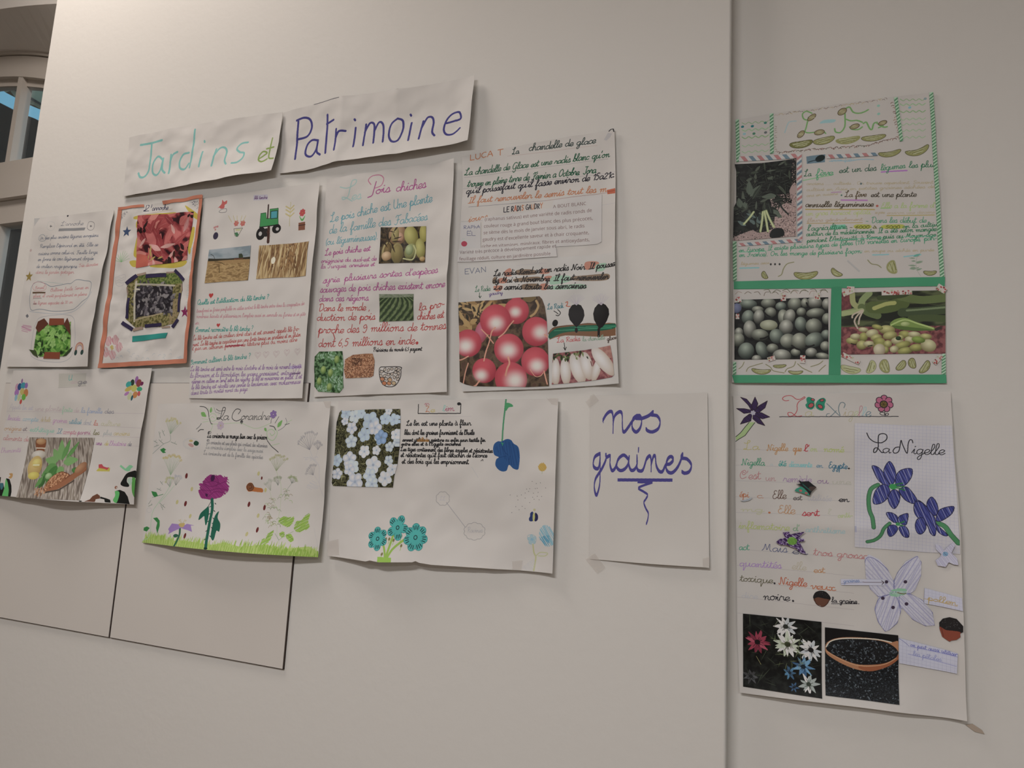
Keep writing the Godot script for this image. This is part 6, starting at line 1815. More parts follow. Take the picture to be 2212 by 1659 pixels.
	c.oval(313.7, 289.9, 3.1, 4.4, 0.10, [197,193,142], [197,192,142], 0.50)
	c.poly([287.4,191,293.4,182.3,303.3,181.8,311.4,189.7,331.4,192,334.3,199.7,322.6,200.3,305.6,199.7,294.3,200.3], [189,119,71], true)
	c.oval(298.7, 190.4, 9.6, 8.1, 0.00, [137,87,58], [64,47,40], 1.01)
	c.ink([294,187.2,299.6,185.8,303.1,191.3,296.3,193.9], 1.01, [54,41,36])
	c.ink([364.3,152.8,374.5,169.7,381.8,184.8,385.1,217.7,385.5,239.6,385.4,261.5,390.9,285,399.1,297.3,405.4,311.9], 0.99, [194,206,177])
	c.ink([408.1,176.8,396.4,192.9,387.1,206.6], 0.73, [149,159,150])
	c.ink([352.7,195.3,363.4,214.6,386.9,239.5], 0.74, [194,206,177])
	c.ink([398.8,295.2,412.5,285.5,430,275.5], 0.72, [154,182,128])
	c.ink([399,296.3,385.3,283.3], 0.72, [149,159,150])
	c.ink([405,290.4,417.8,285.1], 0.72, [194,206,177])
	c.ticks(14, 352.9, 219.7, 376.4, 231.5, 9.9, 11.1, 0.74, [[135,152,119],[165,190,135],[147,137,104]])
	c.ticks(14, 351.2, 250.7, 374.6, 262.3, 9.8, 11.1, 0.74, [[135,152,119],[165,190,135],[147,137,104]])
	c.ticks(14, 386.3, 200, 409.4, 211.9, 9.8, 11.0, 0.73, [[135,152,119],[165,190,135],[147,137,104]])
	c.ticks(14, 365.4, 254.2, 388.6, 265.6, 9.8, 11.0, 0.73, [[135,152,119],[165,190,135],[147,137,104]])
	c.hatch([387.7,258.1,397.4,248,411,248.8,424.1,246.8,423.9,256.6,415.7,266.9,402,264.7], [161,196,99], -0.60, 2.18, 2.18)
	c.hatch([387.7,258.1,397.4,248,411,248.8,424.1,246.8,423.9,256.6,415.7,266.9,402,264.7], [135,173,79], -0.50, 5.33, 1.21)
	c.ink([387.7,258.1,411,248.8], 0.61, [114,149,71])
	c.hatch([430.6,269,433.2,255.9,445.9,251.8,455.1,239.3,464.1,237.6,462.5,253.8,467,264.2,451,273.9,437.9,274.9], [161,196,99], -0.60, 2.14, 2.14)
	c.hatch([430.6,269,433.2,255.9,445.9,251.8,455.1,239.3,464.1,237.6,462.5,253.8,467,264.2,451,273.9,437.9,274.9], [135,173,79], -0.50, 5.24, 1.19)
	c.ink([430.6,269,445.9,251.8], 0.60, [114,149,71])
	c.hatch([364.9,295.7,368.9,283.4,379.6,277.2,377.1,294.8,368.9,306.3,356.7,307.3,358.1,296.3], [161,196,99], -0.60, 2.19, 2.19)
	c.hatch([364.9,295.7,368.9,283.4,379.6,277.2,377.1,294.8,368.9,306.3,356.7,307.3,358.1,296.3], [135,173,79], -0.50, 5.35, 1.22)
	c.ink([364.9,295.7,379.6,277.2], 0.61, [114,149,71])
	c.hatch([413.6,283.3,425.5,282.8,434.1,292.4,429.8,297,418.5,291.5], [161,196,99], -0.60, 2.15, 2.15)
	c.hatch([413.6,283.3,425.5,282.8,434.1,292.4,429.8,297,418.5,291.5], [135,173,79], -0.50, 5.26, 1.20)
	c.ink([413.6,283.3,434.1,292.4], 0.60, [114,149,71])
	c.hatch([396.5,282.4,403.6,278.6,409.6,283.6,403.6,289.4], [161,196,99], -0.60, 2.17, 2.17)
	c.hatch([396.5,282.4,403.6,278.6,409.6,283.6,403.6,289.4], [135,173,79], -0.50, 5.30, 1.20)
	c.ink([396.5,282.4,409.6,283.6], 0.60, [114,149,71])
	c.ink([448.3,104,460.8,121.6,478.2,136.2,481.8,157.8,485.3,179.3,498,201.2], 0.63, [195,196,203])
	c.ink([472.1,103.2,465,123.7], 0.53, [195,196,203])
	c.ink([467.2,156.4,483.4,172.9], 0.53, [195,196,203])
	c.ink([431.4,120.6,452.8,120.8,466.9,129.1,478.2,136.2], 0.58, [195,196,203])
	c.ink([480.2,265.4,488.8,285.9,495.7,302.2], 0.47, [198,199,202])
	c.hatch([447.4,181.3,465.7,167.3,481.2,177.4,479.3,183.9,460,187.2], [198,200,205], 0.30, 3.36, 0.72)
	c.ticks(14, 437.2, 124.8, 471.3, 121.2, 6.3, 3.9, 0.53, [[195,196,203]])
	finish(p)
	clear_tape(p, [474.4,-0.7,496.7,-0.9,497,14.7,483.7,12.6], 0.8)

func flax_poster() -> void:
	var p := hang("poster", "white landscape poster headed Le lin with photograph of pale blue flowers", "poster", Vector3(-0.8488, 1.5956, 0.0000), Vector2(492.9, 330.5), [0,8.4,228.6,4,489.1,0,492.1,156,492.9,318,427,319.1,364.5,321,252.1,324.2,227.6,322.8,218.8,320.2,212.9,322.8,142.9,328.8,119.6,327.6,109.4,330.5,29.5,329.6,9.9,330,0.7,181.4], {"base": 3.0, "wave": 2.6, "freq": 0.009, "low": [[24.0, 0.32, 0.25, 0.4], [12.0, 0.72, 0.2, 0.3]], "side": [[14.0, 0.5, 0.6, 0.15]], "left": [[4.0, 0.6, 0.4, 0.15]]}, 3.0, [213,210,206])
	var c := p.c
	c.line([191.7,13.5,192.2,32.2,287.3,30.7,286.5,11.7], 1.45, [42,42,45])
	c.oval(282.4, 11.8, 3.9, 3.1, 0.00, [42,42,45])
	c.ink([279.9,11.1,283.9,9.3,286.6,12.9], 1.40, [42,42,45])
	c.ink([205.3,13.8,208.9,11,208.8,16,212.7,11.4,216.8,14.8], 0.96, [194,125,137])
	c.ink([208.9,17.8,213.1,16.4,215.8,18.6,212.2,21.6,211.3,26.2,209,28.5,214,27.7,217.8,29], 1.20, [194,129,97])
	c.write("e", 219.1, 29, 229.1, 28.4, 5, [196,186,117], 0.98, 0.12)
	c.write("l", 247.2, 26.8, 252.7, 26.7, 5.4, [145,204,196], 0.97, 0.12)
	c.write("im", 252.7, 26.7, 272.8, 26, 5.8, [170,81,114], 0.97, 0.12)
	c.write("Le lin est une plante à fleur", 167.7, 57.3, 311, 53.6, 4.8, [42,42,45], 1.29, 0.05)
	c.write("bleu dont les graines fournissent de l'huile", 164.8, 76, 319.4, 71.8, 4.6, [42,42,45], 1.29, 0.05)
	c.write("servent utilisés en peinture ou enfin pour textile fin", 161.8, 89.7, 342.9, 84.7, 3.4, [42,42,45], 1.29, 0.05)
	c.write("utilisés", 195.1, 88.7, 221, 87.9, 3.6, [174,128,72], 1.18, 0.05)
	c.write("entre elles et à l'Egypte ancienne.", 159.9, 98, 292.7, 93.7, 3.4, [42,42,45], 1.29, 0.05)
	c.write("Les tiges contiennent des fibres souples et résistantes", 159, 109.1, 359.1, 105.3, 4.1, [42,42,45], 1.39, 0.05)
	c.write("et résistantes qu'il faut détacher de l'écorce", 160, 121, 348, 114.7, 4.3, [42,42,45], 1.38, 0.05)
	c.write("et des bois qui les emprisonnent.", 163.7, 134, 313, 129, 4.7, [42,42,45], 1.38, 0.05)
	c.ink([336.2,122.3,339.6,118.9,340.5,122.1], 0.90, [42,42,45])
	c.ink([382.3,-1.3,380.6,22.7,378.9,46.5,378.1,82.1], 3.15, [83,153,114])
	c.poly([380,11.8,385.6,8.5,395,11.6,397.1,15.9,388.4,17.8,383,24.4], [84,162,113], true)
	c.poly([377,83.2,387.1,78.6,396.4,80,402.4,86.7,411.8,92.8,415.7,109.6,415.3,128.5,412.9,135.4,403.8,133.7,394.8,127.3,390.4,138.1,381.4,140.2,373.2,136.7,366.9,128.5,368.2,117.8,373,113.7,363.5,109.4,360.1,98.8,361.9,89,369,83.4], [47,90,146], true)
	c.hatch([366.1,94.3,387.4,82.9,409.8,97.1,412.4,124.5,401.2,127,389.4,119.1,370.1,102.7], [41,79,132], 1.30, 4.46, 1.78)
	c.ink([376,85.4,379.6,87.4,378.7,91.3], 1.33, [63,156,121])
	c.ink([377.3,87.9,381.1,86.3], 1.11, [63,156,121])
	c.ink([373,113.7,379.9,112.6,388.9,110.6], 0.89, [36,69,119])
	c.ink([394.8,127.3,394.4,118.8,395.7,110.3], 0.88, [36,69,119])
	c.ink([378.7,91.7,383.9,102.2,391.1,108.4], 0.89, [36,69,119])
	c.oval(463.3, 129, 8.3, 7.5, 0.00, [196,171,105])
	c.hatch([454.8,126.8,463.3,120.2,472,127.1,467.3,135.6,458.5,135], [195,163,88], 0.80, 2.57, 1.28)
	c.line([463.6,136.4,463.4,140.6], 0.85, [182,190,158])
	c.dot(400.2, 183.4, 1.30, [105,105,107])
	c.dot(414.4, 184.6, 1.29, [105,105,107])
	c.dot(422.6, 182.1, 1.29, [105,105,107])
	c.dot(429.9, 177.9, 1.29, [105,105,107])
	c.dot(432.7, 170.7, 1.29, [105,105,107])
	c.dot(438.8, 169.6, 1.28, [105,105,107])
	c.dot(443.5, 156.1, 1.28, [105,105,107])
	c.dot(452, 159.3, 1.28, [105,105,107])
	c.dot(460.7, 157.7, 1.27, [105,105,107])
	c.dot(450.2, 168.5, 1.28, [105,105,107])
	c.dot(454.2, 167.9, 1.28, [105,105,107])
	c.dot(471.6, 166.3, 1.27, [105,105,107])
	c.dot(436.8, 174.6, 1.28, [105,105,107])
	c.dot(446.7, 177.4, 1.28, [105,105,107])
	c.dot(456.3, 175.2, 1.27, [105,105,107])
	c.dot(416.3, 191.6, 1.29, [105,105,107])
	c.dot(430.4, 187.2, 1.28, [105,105,107])
	c.dot(440.1, 194.9, 1.28, [105,105,107])
	c.dot(448.5, 188.2, 1.27, [105,105,107])
	c.dot(445.7, 184.9, 1.28, [105,105,107])
	c.dot(454.9, 182.7, 1.27, [105,105,107])
	c.dot(464, 182.2, 1.27, [105,105,107])
	c.dot(458.9, 188.6, 1.27, [105,105,107])
	c.dot(412.5, 204.3, 1.29, [105,105,107])
	c.dot(419.5, 209.6, 1.29, [105,105,107])
	c.dot(425.4, 203, 1.28, [105,105,107])
	c.dot(431.4, 206.8, 1.28, [105,105,107])
	c.dot(405.5, 215.5, 1.29, [105,105,107])
	c.poly([442.6,214.3,447.9,211.9,449.1,227.1,442.2,229,440.2,224.7,442.2,220.4], [48,64,116], true)
	c.poly([452.4,213.2,458,217.3,457.8,225.9,452,227.9], [42,44,86], true)
	c.oval(449.9, 220.9, 2.4, 8.2, 0.00, [197,200,132])
	c.oval(450.6, 208, 2.6, 2.5, 0.00, [197,194,157])
	c.hatch([463.6,243.3,471.9,234.2,483.8,236.8,494,251.1,492.5,265.2,478.9,271.3,467.8,263.2,463.2,257.5], [137,188,207], 0.90, 2.51, 1.46)
	c.hatch([465.4,257.4,482.3,252,481,269.2,470,265], [93,161,192], 0.80, 2.50, 1.46)
	c.flower(448.6, 261.7, 9.2, 5, [176,201,209], [165,197,208], [], 0.62)
	c.oval(448.6, 261.7, 3.1, 2.4, 0.00, [148,188,208])
	c.ink([441.3,263.3,439.6,255.7,447.3,253.1,455.5,255.7,456.6,264.1,450.8,270.2,443.3,269.2], 0.63, [162,190,201], true)
	c.ink([450.8,270.6,453.2,284.6,457.3,292.2,456.3,304.4,455.2,316.1], 2.93, [197,200,157])
	c.ink([457.2,291.2,465.5,283.5,480.5,283.2,475.4,288.6,462.6,289.8], 1.66, [197,202,163])
	c.hatch([433.3,314.5,445.8,301.3,455.3,296.4,454.1,315.6], [198,200,203], 0.90, 1.88, 0.63)
	c.ink([272.8,197.6,273.6,200.2,273.3,202.9,271.8,205.1,269.5,206.7,268.2,209.1,266,210.8,263.2,211.4,260.4,210.9,257.6,211.7,254.8,211.5,252.3,210,250.7,207.8,248.1,206.6,246.3,204.5,245.6,201.9,246.1,199.2,245.2,196.6,245.5,194,247,191.7,249.4,190.1,250.7,187.7,252.9,186,255.7,185.4,258.6,185.9,261.3,185.1,264.2,185.4,266.6,186.8,268.3,189,270.8,190.3,272.6,192.4,273.2,195], 0.68, [158,157,160], true)
	c.ink([352,254.2,353.3,256.6,353.2,259.2,351.5,261.6,348.7,263.3,347.8,265.9,345.7,268.1,342.5,269.3,338.9,269.5,336.1,271.4,332.7,272.3,329.3,271.9,326.3,270.5,322.7,270.9,319.3,270.2,316.9,268.4,315.7,265.9,312.6,264.6,310.6,262.5,310.2,259.9,311.2,257.3,309.8,254.9,309.9,252.3,311.6,249.9,314.5,248.1,315.4,245.5,317.6,243.3,320.8,242.1,324.5,241.9,327.3,240.1,330.6,239.2,334.1,239.6,337.1,241,340.7,240.7,344,241.4,346.4,243.3,347.6,245.7,350.6,247,352.6,249.1,353,251.6], 0.66, [158,157,160], true)
	c.line([267.7,205.5,311.8,249.5], 0.91, [165,165,171])
	c.write("LL", 252.4, 202.1, 265.1, 202, 3.5, [198,197,204], 0.56, 0.12)
	c.write("Racines", 316.7, 258.6, 348, 256.6, 4.6, [177,178,185], 0.55, 0.12)
	c.line([318.1,134.9,333,154], 0.68, [198,198,201])
	c.line([205.9,38.3,310.6,36], 0.48, [198,197,198])
	c.ink([152.3,319.2,145.7,302.3,135.5,287.8], 4.22, [156,192,94])
	c.ink([153.6,319.1,155.9,301.5,160.2,277.1], 4.69, [156,192,94])
	c.ink([156.2,320,166,300.6,189.5,280.2], 4.69, [156,192,94])
	c.poly([135.6,318.9,166.2,318.4,168.2,326.9,137.8,328.8], [156,197,92])
	c.oval(145.5, 284.8, 2.3, 3.3, 0.20, [129,124,83])
	c.line([145.7,287,144.7,293.7], 0.95, [156,192,94])
	c.oval(153.1, 284.2, 2.3, 3.3, 0.20, [129,124,83])
	c.line([153.3,286.4,152.4,293], 0.94, [156,192,94])
	c.oval(144.1, 313.4, 2.3, 3.3, 0.20, [129,124,83])
	c.line([144.3,315.6,143.3,322.2], 0.94, [156,192,94])
	c.oval(182.7, 294.5, 2.3, 3.2, 0.20, [129,124,83])
	c.line([182.8,296.6,181.9,303.2], 0.93, [156,192,94])
	c.oval(163.5, 285.6, 2.3, 3.3, 0.20, [129,124,83])
	c.line([163.6,287.8,162.7,294.4], 0.94, [156,192,94])
	c.oval(179.2, 276.7, 2.3, 3.3, 0.20, [129,124,83])
	c.line([179.4,278.9,178.4,285.5], 0.93, [156,192,94])
	c.daisy(126.2, 285.5, 21.4, 6, 0.30, [86,182,178], [52,134,135], [31,50,57])
	c.daisy(167.7, 260.8, 23.1, 5, -1.20, [86,182,178], [52,134,135], [31,50,57])
	c.daisy(210.7, 276.4, 24.9, 7, 0.10, [86,182,178], [52,134,135], [31,50,57])
	finish(p)
	clear_tape(p, [2.2,303.1,31.4,293.9,38.5,324.8,10.4,330], 0.8)
	clear_tape(p, [464.3,-1.9,489,-0.8,488.1,12.7,475.9,10.7], 0.8)
	clear_tape(p, [413,304.3,432.6,300.5,431.3,318.3,414.8,318.3], 0.8)
	var c1 := Canvas.new(146, 160.8, 3.2, [64,67,49], 24)
	c1.mottle([[37,39,28],[73,72,49],[115,114,83],[53,54,37]], 7.48, 5, 1.00, 0.00)
	c1.leaves(240, [-17,-0.7,161.3,160], 15, 2, [[125,126,88],[86,86,56],[47,49,33],[159,160,122]], [], 0.00, 6.28)
	c1.flower(17.8, 9.3, 13.3, 5, [203,222,231], [166,184,211], [168,184,204], 0.75)
	c1.flower(40.5, 15.4, 14.9, 5, [220,231,231], [197,214,231], [168,184,204], 0.75)
	c1.flower(56.3, 9.6, 10.9, 5, [203,222,231], [197,214,231], [168,184,204], 0.75)
	c1.flower(79.8, 26.2, 19.4, 5, [203,222,231], [177,197,226], [168,184,204], 0.75)
	c1.flower(114, 21.8, 12.8, 5, [203,222,231], [177,197,226], [168,184,204], 0.75)
	c1.flower(135.2, 23.1, 12.7, 5, [203,222,231], [177,197,226], [168,184,204], 0.75)
	c1.flower(91.9, 40.3, 16.1, 5, [231,231,231], [177,197,226], [168,184,204], 0.75)
	c1.flower(35, 40.1, 13.1, 5, [231,231,231], [177,197,226], [168,184,204], 0.75)
	c1.flower(66.5, 54.2, 15.1, 5, [203,222,231], [177,197,226], [168,184,204], 0.75)
	c1.flower(36.7, 68.3, 14.2, 5, [220,231,231], [166,184,211], [168,184,204], 0.75)
	c1.flower(107.4, 61.1, 14.9, 5, [220,231,231], [197,214,231], [168,184,204], 0.75)
	c1.flower(142.1, 54.1, 11.5, 5, [231,231,231], [197,214,231], [168,184,204], 0.75)
	c1.flower(70.2, 89, 13.3, 5, [231,231,231], [197,214,231], [168,184,204], 0.75)
	c1.flower(130.2, 79.3, 10.5, 5, [220,231,231], [166,184,211], [168,184,204], 0.75)
	c1.flower(99.3, 86.4, 10.2, 5, [231,231,231], [197,214,231], [168,184,204], 0.75)
	c1.flower(36.7, 105.6, 16.3, 5, [231,231,231], [166,184,211], [168,184,204], 0.75)
	c1.flower(6.7, 108.4, 13.1, 5, [203,222,231], [166,184,211], [168,184,204], 0.75)
	c1.flower(46.6, 121.7, 15.1, 5, [220,231,231], [197,214,231], [168,184,204], 0.75)
	c1.flower(94.4, 116.3, 18, 5, [231,231,231], [197,214,231], [168,184,204], 0.75)
	c1.flower(130.3, 106.6, 10.5, 5, [220,231,231], [166,184,211], [168,184,204], 0.75)
	c1.flower(139.9, 124.6, 12.5, 5, [231,231,231], [197,214,231], [168,184,204], 0.75)
	c1.flower(88.6, 137, 14.8, 5, [220,231,231], [177,197,226], [168,184,204], 0.75)
	c1.flower(124.8, 143, 15.6, 5, [231,231,231], [197,214,231], [168,184,204], 0.75)
	c1.flower(11.3, 136.3, 12, 5, [231,231,231], [166,184,211], [168,184,204], 0.75)
	c1.flower(55.3, 151.5, 19.2, 5, [231,231,231], [166,184,211], [168,184,204], 0.75)
	c1.flower(95.8, 155, 14.7, 5, [220,231,231], [177,197,226], [168,184,204], 0.75)
	c1.flower(120.3, 5.6, 8.5, 5, [231,231,231], [197,214,231], [168,184,204], 0.75)
	c1.flower(39, 126.5, 13, 5, [231,231,231], [177,197,226], [168,184,204], 0.75)
	c1.flower(16.8, 25.9, 8.8, 5, [231,231,231], [177,197,226], [168,184,204], 0.75)
	c1.flower(145, 70.1, 8.4, 5, [220,231,231], [166,184,211], [168,184,204], 0.75)
	c1.flower(108.6, 59.9, 15.3, 5, [164,193,229], [113,144,187], [134,149,168], 0.75)
	glue(p, "flax_flower_photo", [4.6,26.1,150.5,22.3,2.5,186.9], [10.4,27.9,14,30.2,79.1,26,150.7,23.6,154.3,48.9,157.1,101.2,154.4,137.5,148,160.3,146.4,183.3,74.9,185.8,6.9,187.5,3.5,181.2,2.8,125.2,1.2,54.3,5.3,33.2], c1, 1.0, "photograph of pale blue flax flowers")

func seed_title_sheet() -> void:
	var p := hang("poster", "plain white sheet lettered nos graines in purple marker", "poster", Vector3(-0.3010, 1.6086, 0.0000), Vector2(215.5, 300.7), [0,5.7,107.7,2.6,209.2,0,212.4,147.2,215.5,296.1,114.6,298.8,9.5,300.7], {"base": 1.6, "wave": 0.8, "low": [[7.0, 0.7, 0.4, 0.3]], "side": [[3.0, 0.5, 0.6, 0.2]]}, 3.0, [213,210,205])
	var c := p.c
	c.nib([25.4,51.6,32,40.1,39.4,35,43.2,39.9,44.6,55.9,44.7,73], 1.96, 6.46, [81,77,148])
	c.nib([44.6,55.9,47.2,43,55.6,35.6,60.4,39.6,61.3,55.6,62.6,69.4,66.3,71.4,73.4,61.7,81.5,48.8,87.7,42.3], 1.94, 6.42, [81,77,148])
	c.nib([87.7,41.9,80.5,48.8,79.4,63.7,86.3,71.5,93.5,64.4,96.3,50.6,91.9,41.8,85.7,46.6,96.2,46.8,108.6,41.6,115.9,34.5], 1.90, 6.36, [81,77,148])
	c.nib([116,34.7,112.8,40.2,123.2,42.2,128.7,52.1,125.7,64.7,115.5,70.8,107.2,68.9,104,65.2], 1.87, 6.32, [81,77,148])
	c.nib([21.7,112.5,12.8,118.8,10,131.7,13.5,138.9,20,138.7,22.1,124.8,22.2,112.9,23.4,143.8,23.2,169.1,18.4,187.2,13.9,175.9,15.3,158.9,26.5,139.4,33.5,122.2,32.6,113.8], 1.95, 6.38, [81,77,148])
	c.nib([33.3,113.8,34.5,118.4,40.9,116,40.9,130.4,44.9,141.8,50.1,138.4,54.1,127.7], 1.94, 6.35, [81,77,148])
	c.nib([74,120.6,65.3,113.8,56,121.3,53.2,134,58.7,141.1,66.1,139.8,73.2,131.1,75.3,116.4,75.3,131,79.8,140.2,86,137.8,89.9,128.3,89.1,114.2], 1.90, 6.27, [81,77,148])
	c.nib([89.3,122.1,90.1,136.6,94.4,140.6,100.5,138.2,106.3,119.3,110.3,114], 1.88, 6.24, [81,77,148])
	c.nib([107.3,118.3,111.3,113.3,114.1,119,115,139.6], 1.86, 6.21, [81,77,148])
	c.nib([114.7,127.3,118.5,113.7,121.6,114.6,123.4,129,128.3,139,134.4,139.8,140.2,128.2,147.3,125.9,152.8,118.5,149,113.1,143.1,117.9,140.3,130.3,143.5,139.3,151.6,141,161.4,129.4,169,108.7], 1.85, 6.18, [81,77,148])
	c.nib([168.6,107.7,166.1,114.9,176.1,116.6,183.6,126.4,180.4,137.6,172.5,141,167.5,138.2], 1.80, 6.11, [81,77,148])
	c.nib([91.7,101.6,91.4,105.8], 1.88, 6.26, [81,77,148])
	c.nib([56,158.2,151.8,153.8], 1.27, 5.83, [81,77,148])
	c.nib([91.9,159.7,117.5,159.6], 1.25, 5.36, [81,77,148])
	c.nib([117.1,160,99.2,167.1,93.5,171.5,103.5,177.1,109.8,181.9,106.9,189.2,103.6,195.5,107.3,205.4,111.8,213.3,111.2,223.4,108.9,232.1], 1.43, 4.09, [81,77,148])
	c.ink([26.4,56.3,25.2,53.8], 1.08, [81,77,148])
	finish(p)
	clear_tape(p, [-8.5,17.8,6.5,2.3,16.9,15.4,-0.3,28.6], 0.8)
	clear_tape(p, [2,301.4,18.7,289.7,38.6,312.3,24.2,323.8], 0.8)
	clear_tape(p, [204.7,281.3,215.7,278.4,216.2,293.7,205.6,295.9], 0.8)

func broad_bean_poster() -> void:
	var p := hang("poster", "white poster headed La Fève with bean photographs and wide green tape", "poster", Vector3(-0.0528, 2.1346, -0.0370), Vector2(331, 504), [3.7,4.4,63.7,1.9,183.7,0,323.5,1,327.2,144.5,331,332.1,327.6,504,169.3,503.1,0,502.7,0.4,324.9,0.9,241.1,2.2,106.6], {"base": 2.0, "wave": 1.6, "freq": 0.009, "low": [[3.0, 0.4, 0.5, 0.1]]}, 3.2, [213,210,206])
	var c := p.c
	c.ink([14.4,11.8,20.3,15.7,26.1,12.5,31.9,16.4,37.7,13.2,43.4,17.2,49.2,14,54.9,17.9,60.6,14.7], 1.13, [153,193,143])
	c.ink([14.5,25.6,20.3,29.6,26.1,26.3,31.9,30.2,37.7,27,43.4,30.9,49.2,27.7,54.9,31.6,60.6,28.4], 1.58, [169,209,165])
	c.ink([14.6,40.4,20.4,44.3,26.2,41.1,32,44.9,37.7,41.7,43.5,45.6,49.2,42.3,54.9,46.2,60.6,43], 1.57, [153,193,143])
	c.ink([14.6,56.6,20.4,60.4,26.2,57.2,32,61,37.7,57.8,43.5,61.6,49.2,58.3,54.9,62.1,60.6,58.9], 1.12, [169,209,165])
	c.ink([14.7,68.9,20.5,72.7,26.3,69.5,32,73.3,37.8,70,43.5,73.8,49.2,70.5,54.9,74.3,60.5,71.1], 1.12, [169,209,165])
	c.ink([273.8,6.1,278.5,10,283.3,7.2,288,11.2,292.8,8.4,297.5,12.3,302.3,9.6,306.9,13.5,311.6,10.8], 1.01, [153,193,143])
	c.ink([273.6,15,278.3,18.9,283.1,16.1,287.8,20,292.6,17.3,297.2,21.1,302,18.4,306.6,22.3,311.4,19.5], 1.41, [169,209,165])
	c.ink([273.3,28.3,278,32.1,282.8,29.4,287.5,33.2,292.3,30.5,296.9,34.3,301.7,31.6,306.3,35.4,311,32.7], 1.41, [153,193,143])
	c.ink([272.9,42.2,277.6,46,282.5,43.3,287.1,47.1,291.9,44.3,296.5,48.1,301.3,45.4,305.9,49.2,310.7,46.4], 1.00, [169,209,165])
	c.ink([272.7,51.5,277.4,55.3,282.2,52.5,286.9,56.3,291.7,53.5,296.3,57.3,301.1,54.6,305.7,58.3,310.4,55.6], 1.00, [169,209,165])
	c.ink([272.5,62.9,277.1,66.7,282,63.9,286.6,67.7,291.4,64.9,296,68.7,300.8,65.9,305.4,69.7,310.1,66.9], 1.00, [169,209,165])
	c.ink([272.2,75.2,276.8,79,281.7,76.2,286.3,79.9,291.1,77.1,295.7,80.9,300.5,78.1,305,81.8,309.8,79], 1.00, [169,209,165])
	c.oval(15.5, 20.1, 2.8, 2.4, 0.00, [59,134,141])
	c.oval(32.8, 21.6, 2.8, 2.4, 0.00, [59,134,141])
	c.oval(55.4, 18.7, 2.7, 2.4, 0.00, [76,145,131])
	c.oval(35.6, 36.7, 2.7, 2.4, 0.00, [87,144,120])
	c.oval(55.8, 37.6, 2.7, 2.4, 0.00, [117,125,129])
	c.oval(18.8, 34.8, 2.8, 2.4, 0.00, [165,209,215])
	c.oval(287.9, 24.1, 2.4, 2.2, 0.00, [147,203,214])
	c.oval(311.6, 11.2, 2.3, 2.2, 0.00, [152,175,179])
	c.oval(240.4, 13.4, 2.4, 2.2, 0.00, [157,209,194])
	c.oval(240.5, 28.4, 2.4, 2.2, 0.00, [157,209,194])
	c.ticks(50, 71.9, 6.4, 253.6, 3.1, 4.4, 1.3, 0.66, [[132,119,112],[197,184,145],[196,178,170]])
	c.ticks(36, 75.9, 79.3, 220.3, 85.5, 4.8, 1.5, 0.87, [[113,92,85],[149,115,103],[110,111,96]])
	c.ticks(14, 220.3, 85.5, 270.3, 76.7, 4.5, 1.4, 0.82, [[113,92,85],[149,115,103]])
	c.ticks(14, 260.9, 9.8, 272, 81.3, 4.1, 1.6, 0.81, [[128,103,91],[171,139,116]])
	c.ticks(12, 72.3, 26.3, 73, 77.8, 3.1, 1.3, 0.66, [[155,143,127]])
	c.ink([88.2,42.6,92.3,29.1,96.4,22.7,107.5,22.5], 1.74, [179,209,216])
	c.poly([146.3,32.3,154.2,27,171.7,28.6,169.7,33.4,156,33.2], [169,210,215], true)
	c.ink([133.6,10.8,124.7,5.9,118.2,10.8,120.6,20.4,128.5,23.9], 2.36, [134,185,120])
	c.ink([128.2,18.1,124.4,36.1,122.4,45,128.3,48.2,138.2,48.4], 2.36, [134,185,120])
	c.ink([122.4,45.5,117.4,47.8,114.4,53.1], 2.36, [134,185,120])
	c.ink([152,46.9,155.8,53.1], 2.12, [134,185,120])
	c.ink([189.3,10,195.1,8.6,200.7,18.6,210.1,22.3,219.6,20.3,224.4,17.7], 2.51, [134,185,120])
	c.ink([187.3,13.2,187.5,31.4,186.5,44.9,180,54.2,172.3,52.5,170.5,46], 2.51, [134,185,120])
	c.ink([189,30.5,196.6,34.6,206.1,35.3,214.6,39.9], 2.50, [134,185,120])
	c.ink([194.5,46.1,198.3,51.1,207.7,52.9,214.4,48.9], 2.28, [134,185,120])
	c.ink([216.4,42.4,221.1,40.9,225.6,52.7,229.3,55.5,232.7,44.8,237.9,43.3], 2.47, [134,185,120])
	c.ink([237.9,45.5,247,53.5,252.9,53.9], 2.44, [134,185,120])
	c.ink([239.6,53.6,247,51.3], 2.24, [134,185,120])
	c.oval(133.5, 18.9, 8.4, 4.2, -0.70, [164,157,121], [96,83,67], 0.86)
	c.hatch([128.5,18.1,133.6,16.4,138.5,19.6,133.5,21.4], [197,195,160], -0.70, 1.29, 0.64)
	c.oval(183.1, 15.3, 7.8, 5.5, -0.60, [164,157,121], [96,83,67], 0.84)
	c.hatch([178.4,14.6,183.1,12,187.7,16,183,18.5], [197,195,160], -0.60, 1.26, 0.63)
	c.oval(115.4, 49.1, 7.7, 4.6, -0.90, [164,157,121], [96,83,67], 0.86)
	c.hatch([110.8,48.5,115.4,46.4,119.9,49.8,115.4,51.9], [197,195,160], -0.90, 1.29, 0.65)
	c.oval(145.7, 49.7, 8.3, 5, -0.10, [164,157,121], [96,83,67], 0.85)
	c.hatch([140.7,49,145.7,46.6,150.6,50.3,145.7,52.7], [197,195,160], -0.10, 1.28, 0.64)
	c.oval(202.5, 46.3, 7.7, 4.5, -0.30, [164,157,121], [96,83,67], 0.83)
	c.hatch([198,45.6,202.6,43.6,207.1,46.9,202.5,49], [197,195,160], -0.30, 1.24, 0.62)
	c.oval(246.2, 45.8, 6.7, 4, -0.30, [164,157,121], [96,83,67], 0.81)
	c.hatch([242.2,45.3,246.3,43.4,250.2,46.4,246.2,48.2], [197,195,160], -0.30, 1.22, 0.61)
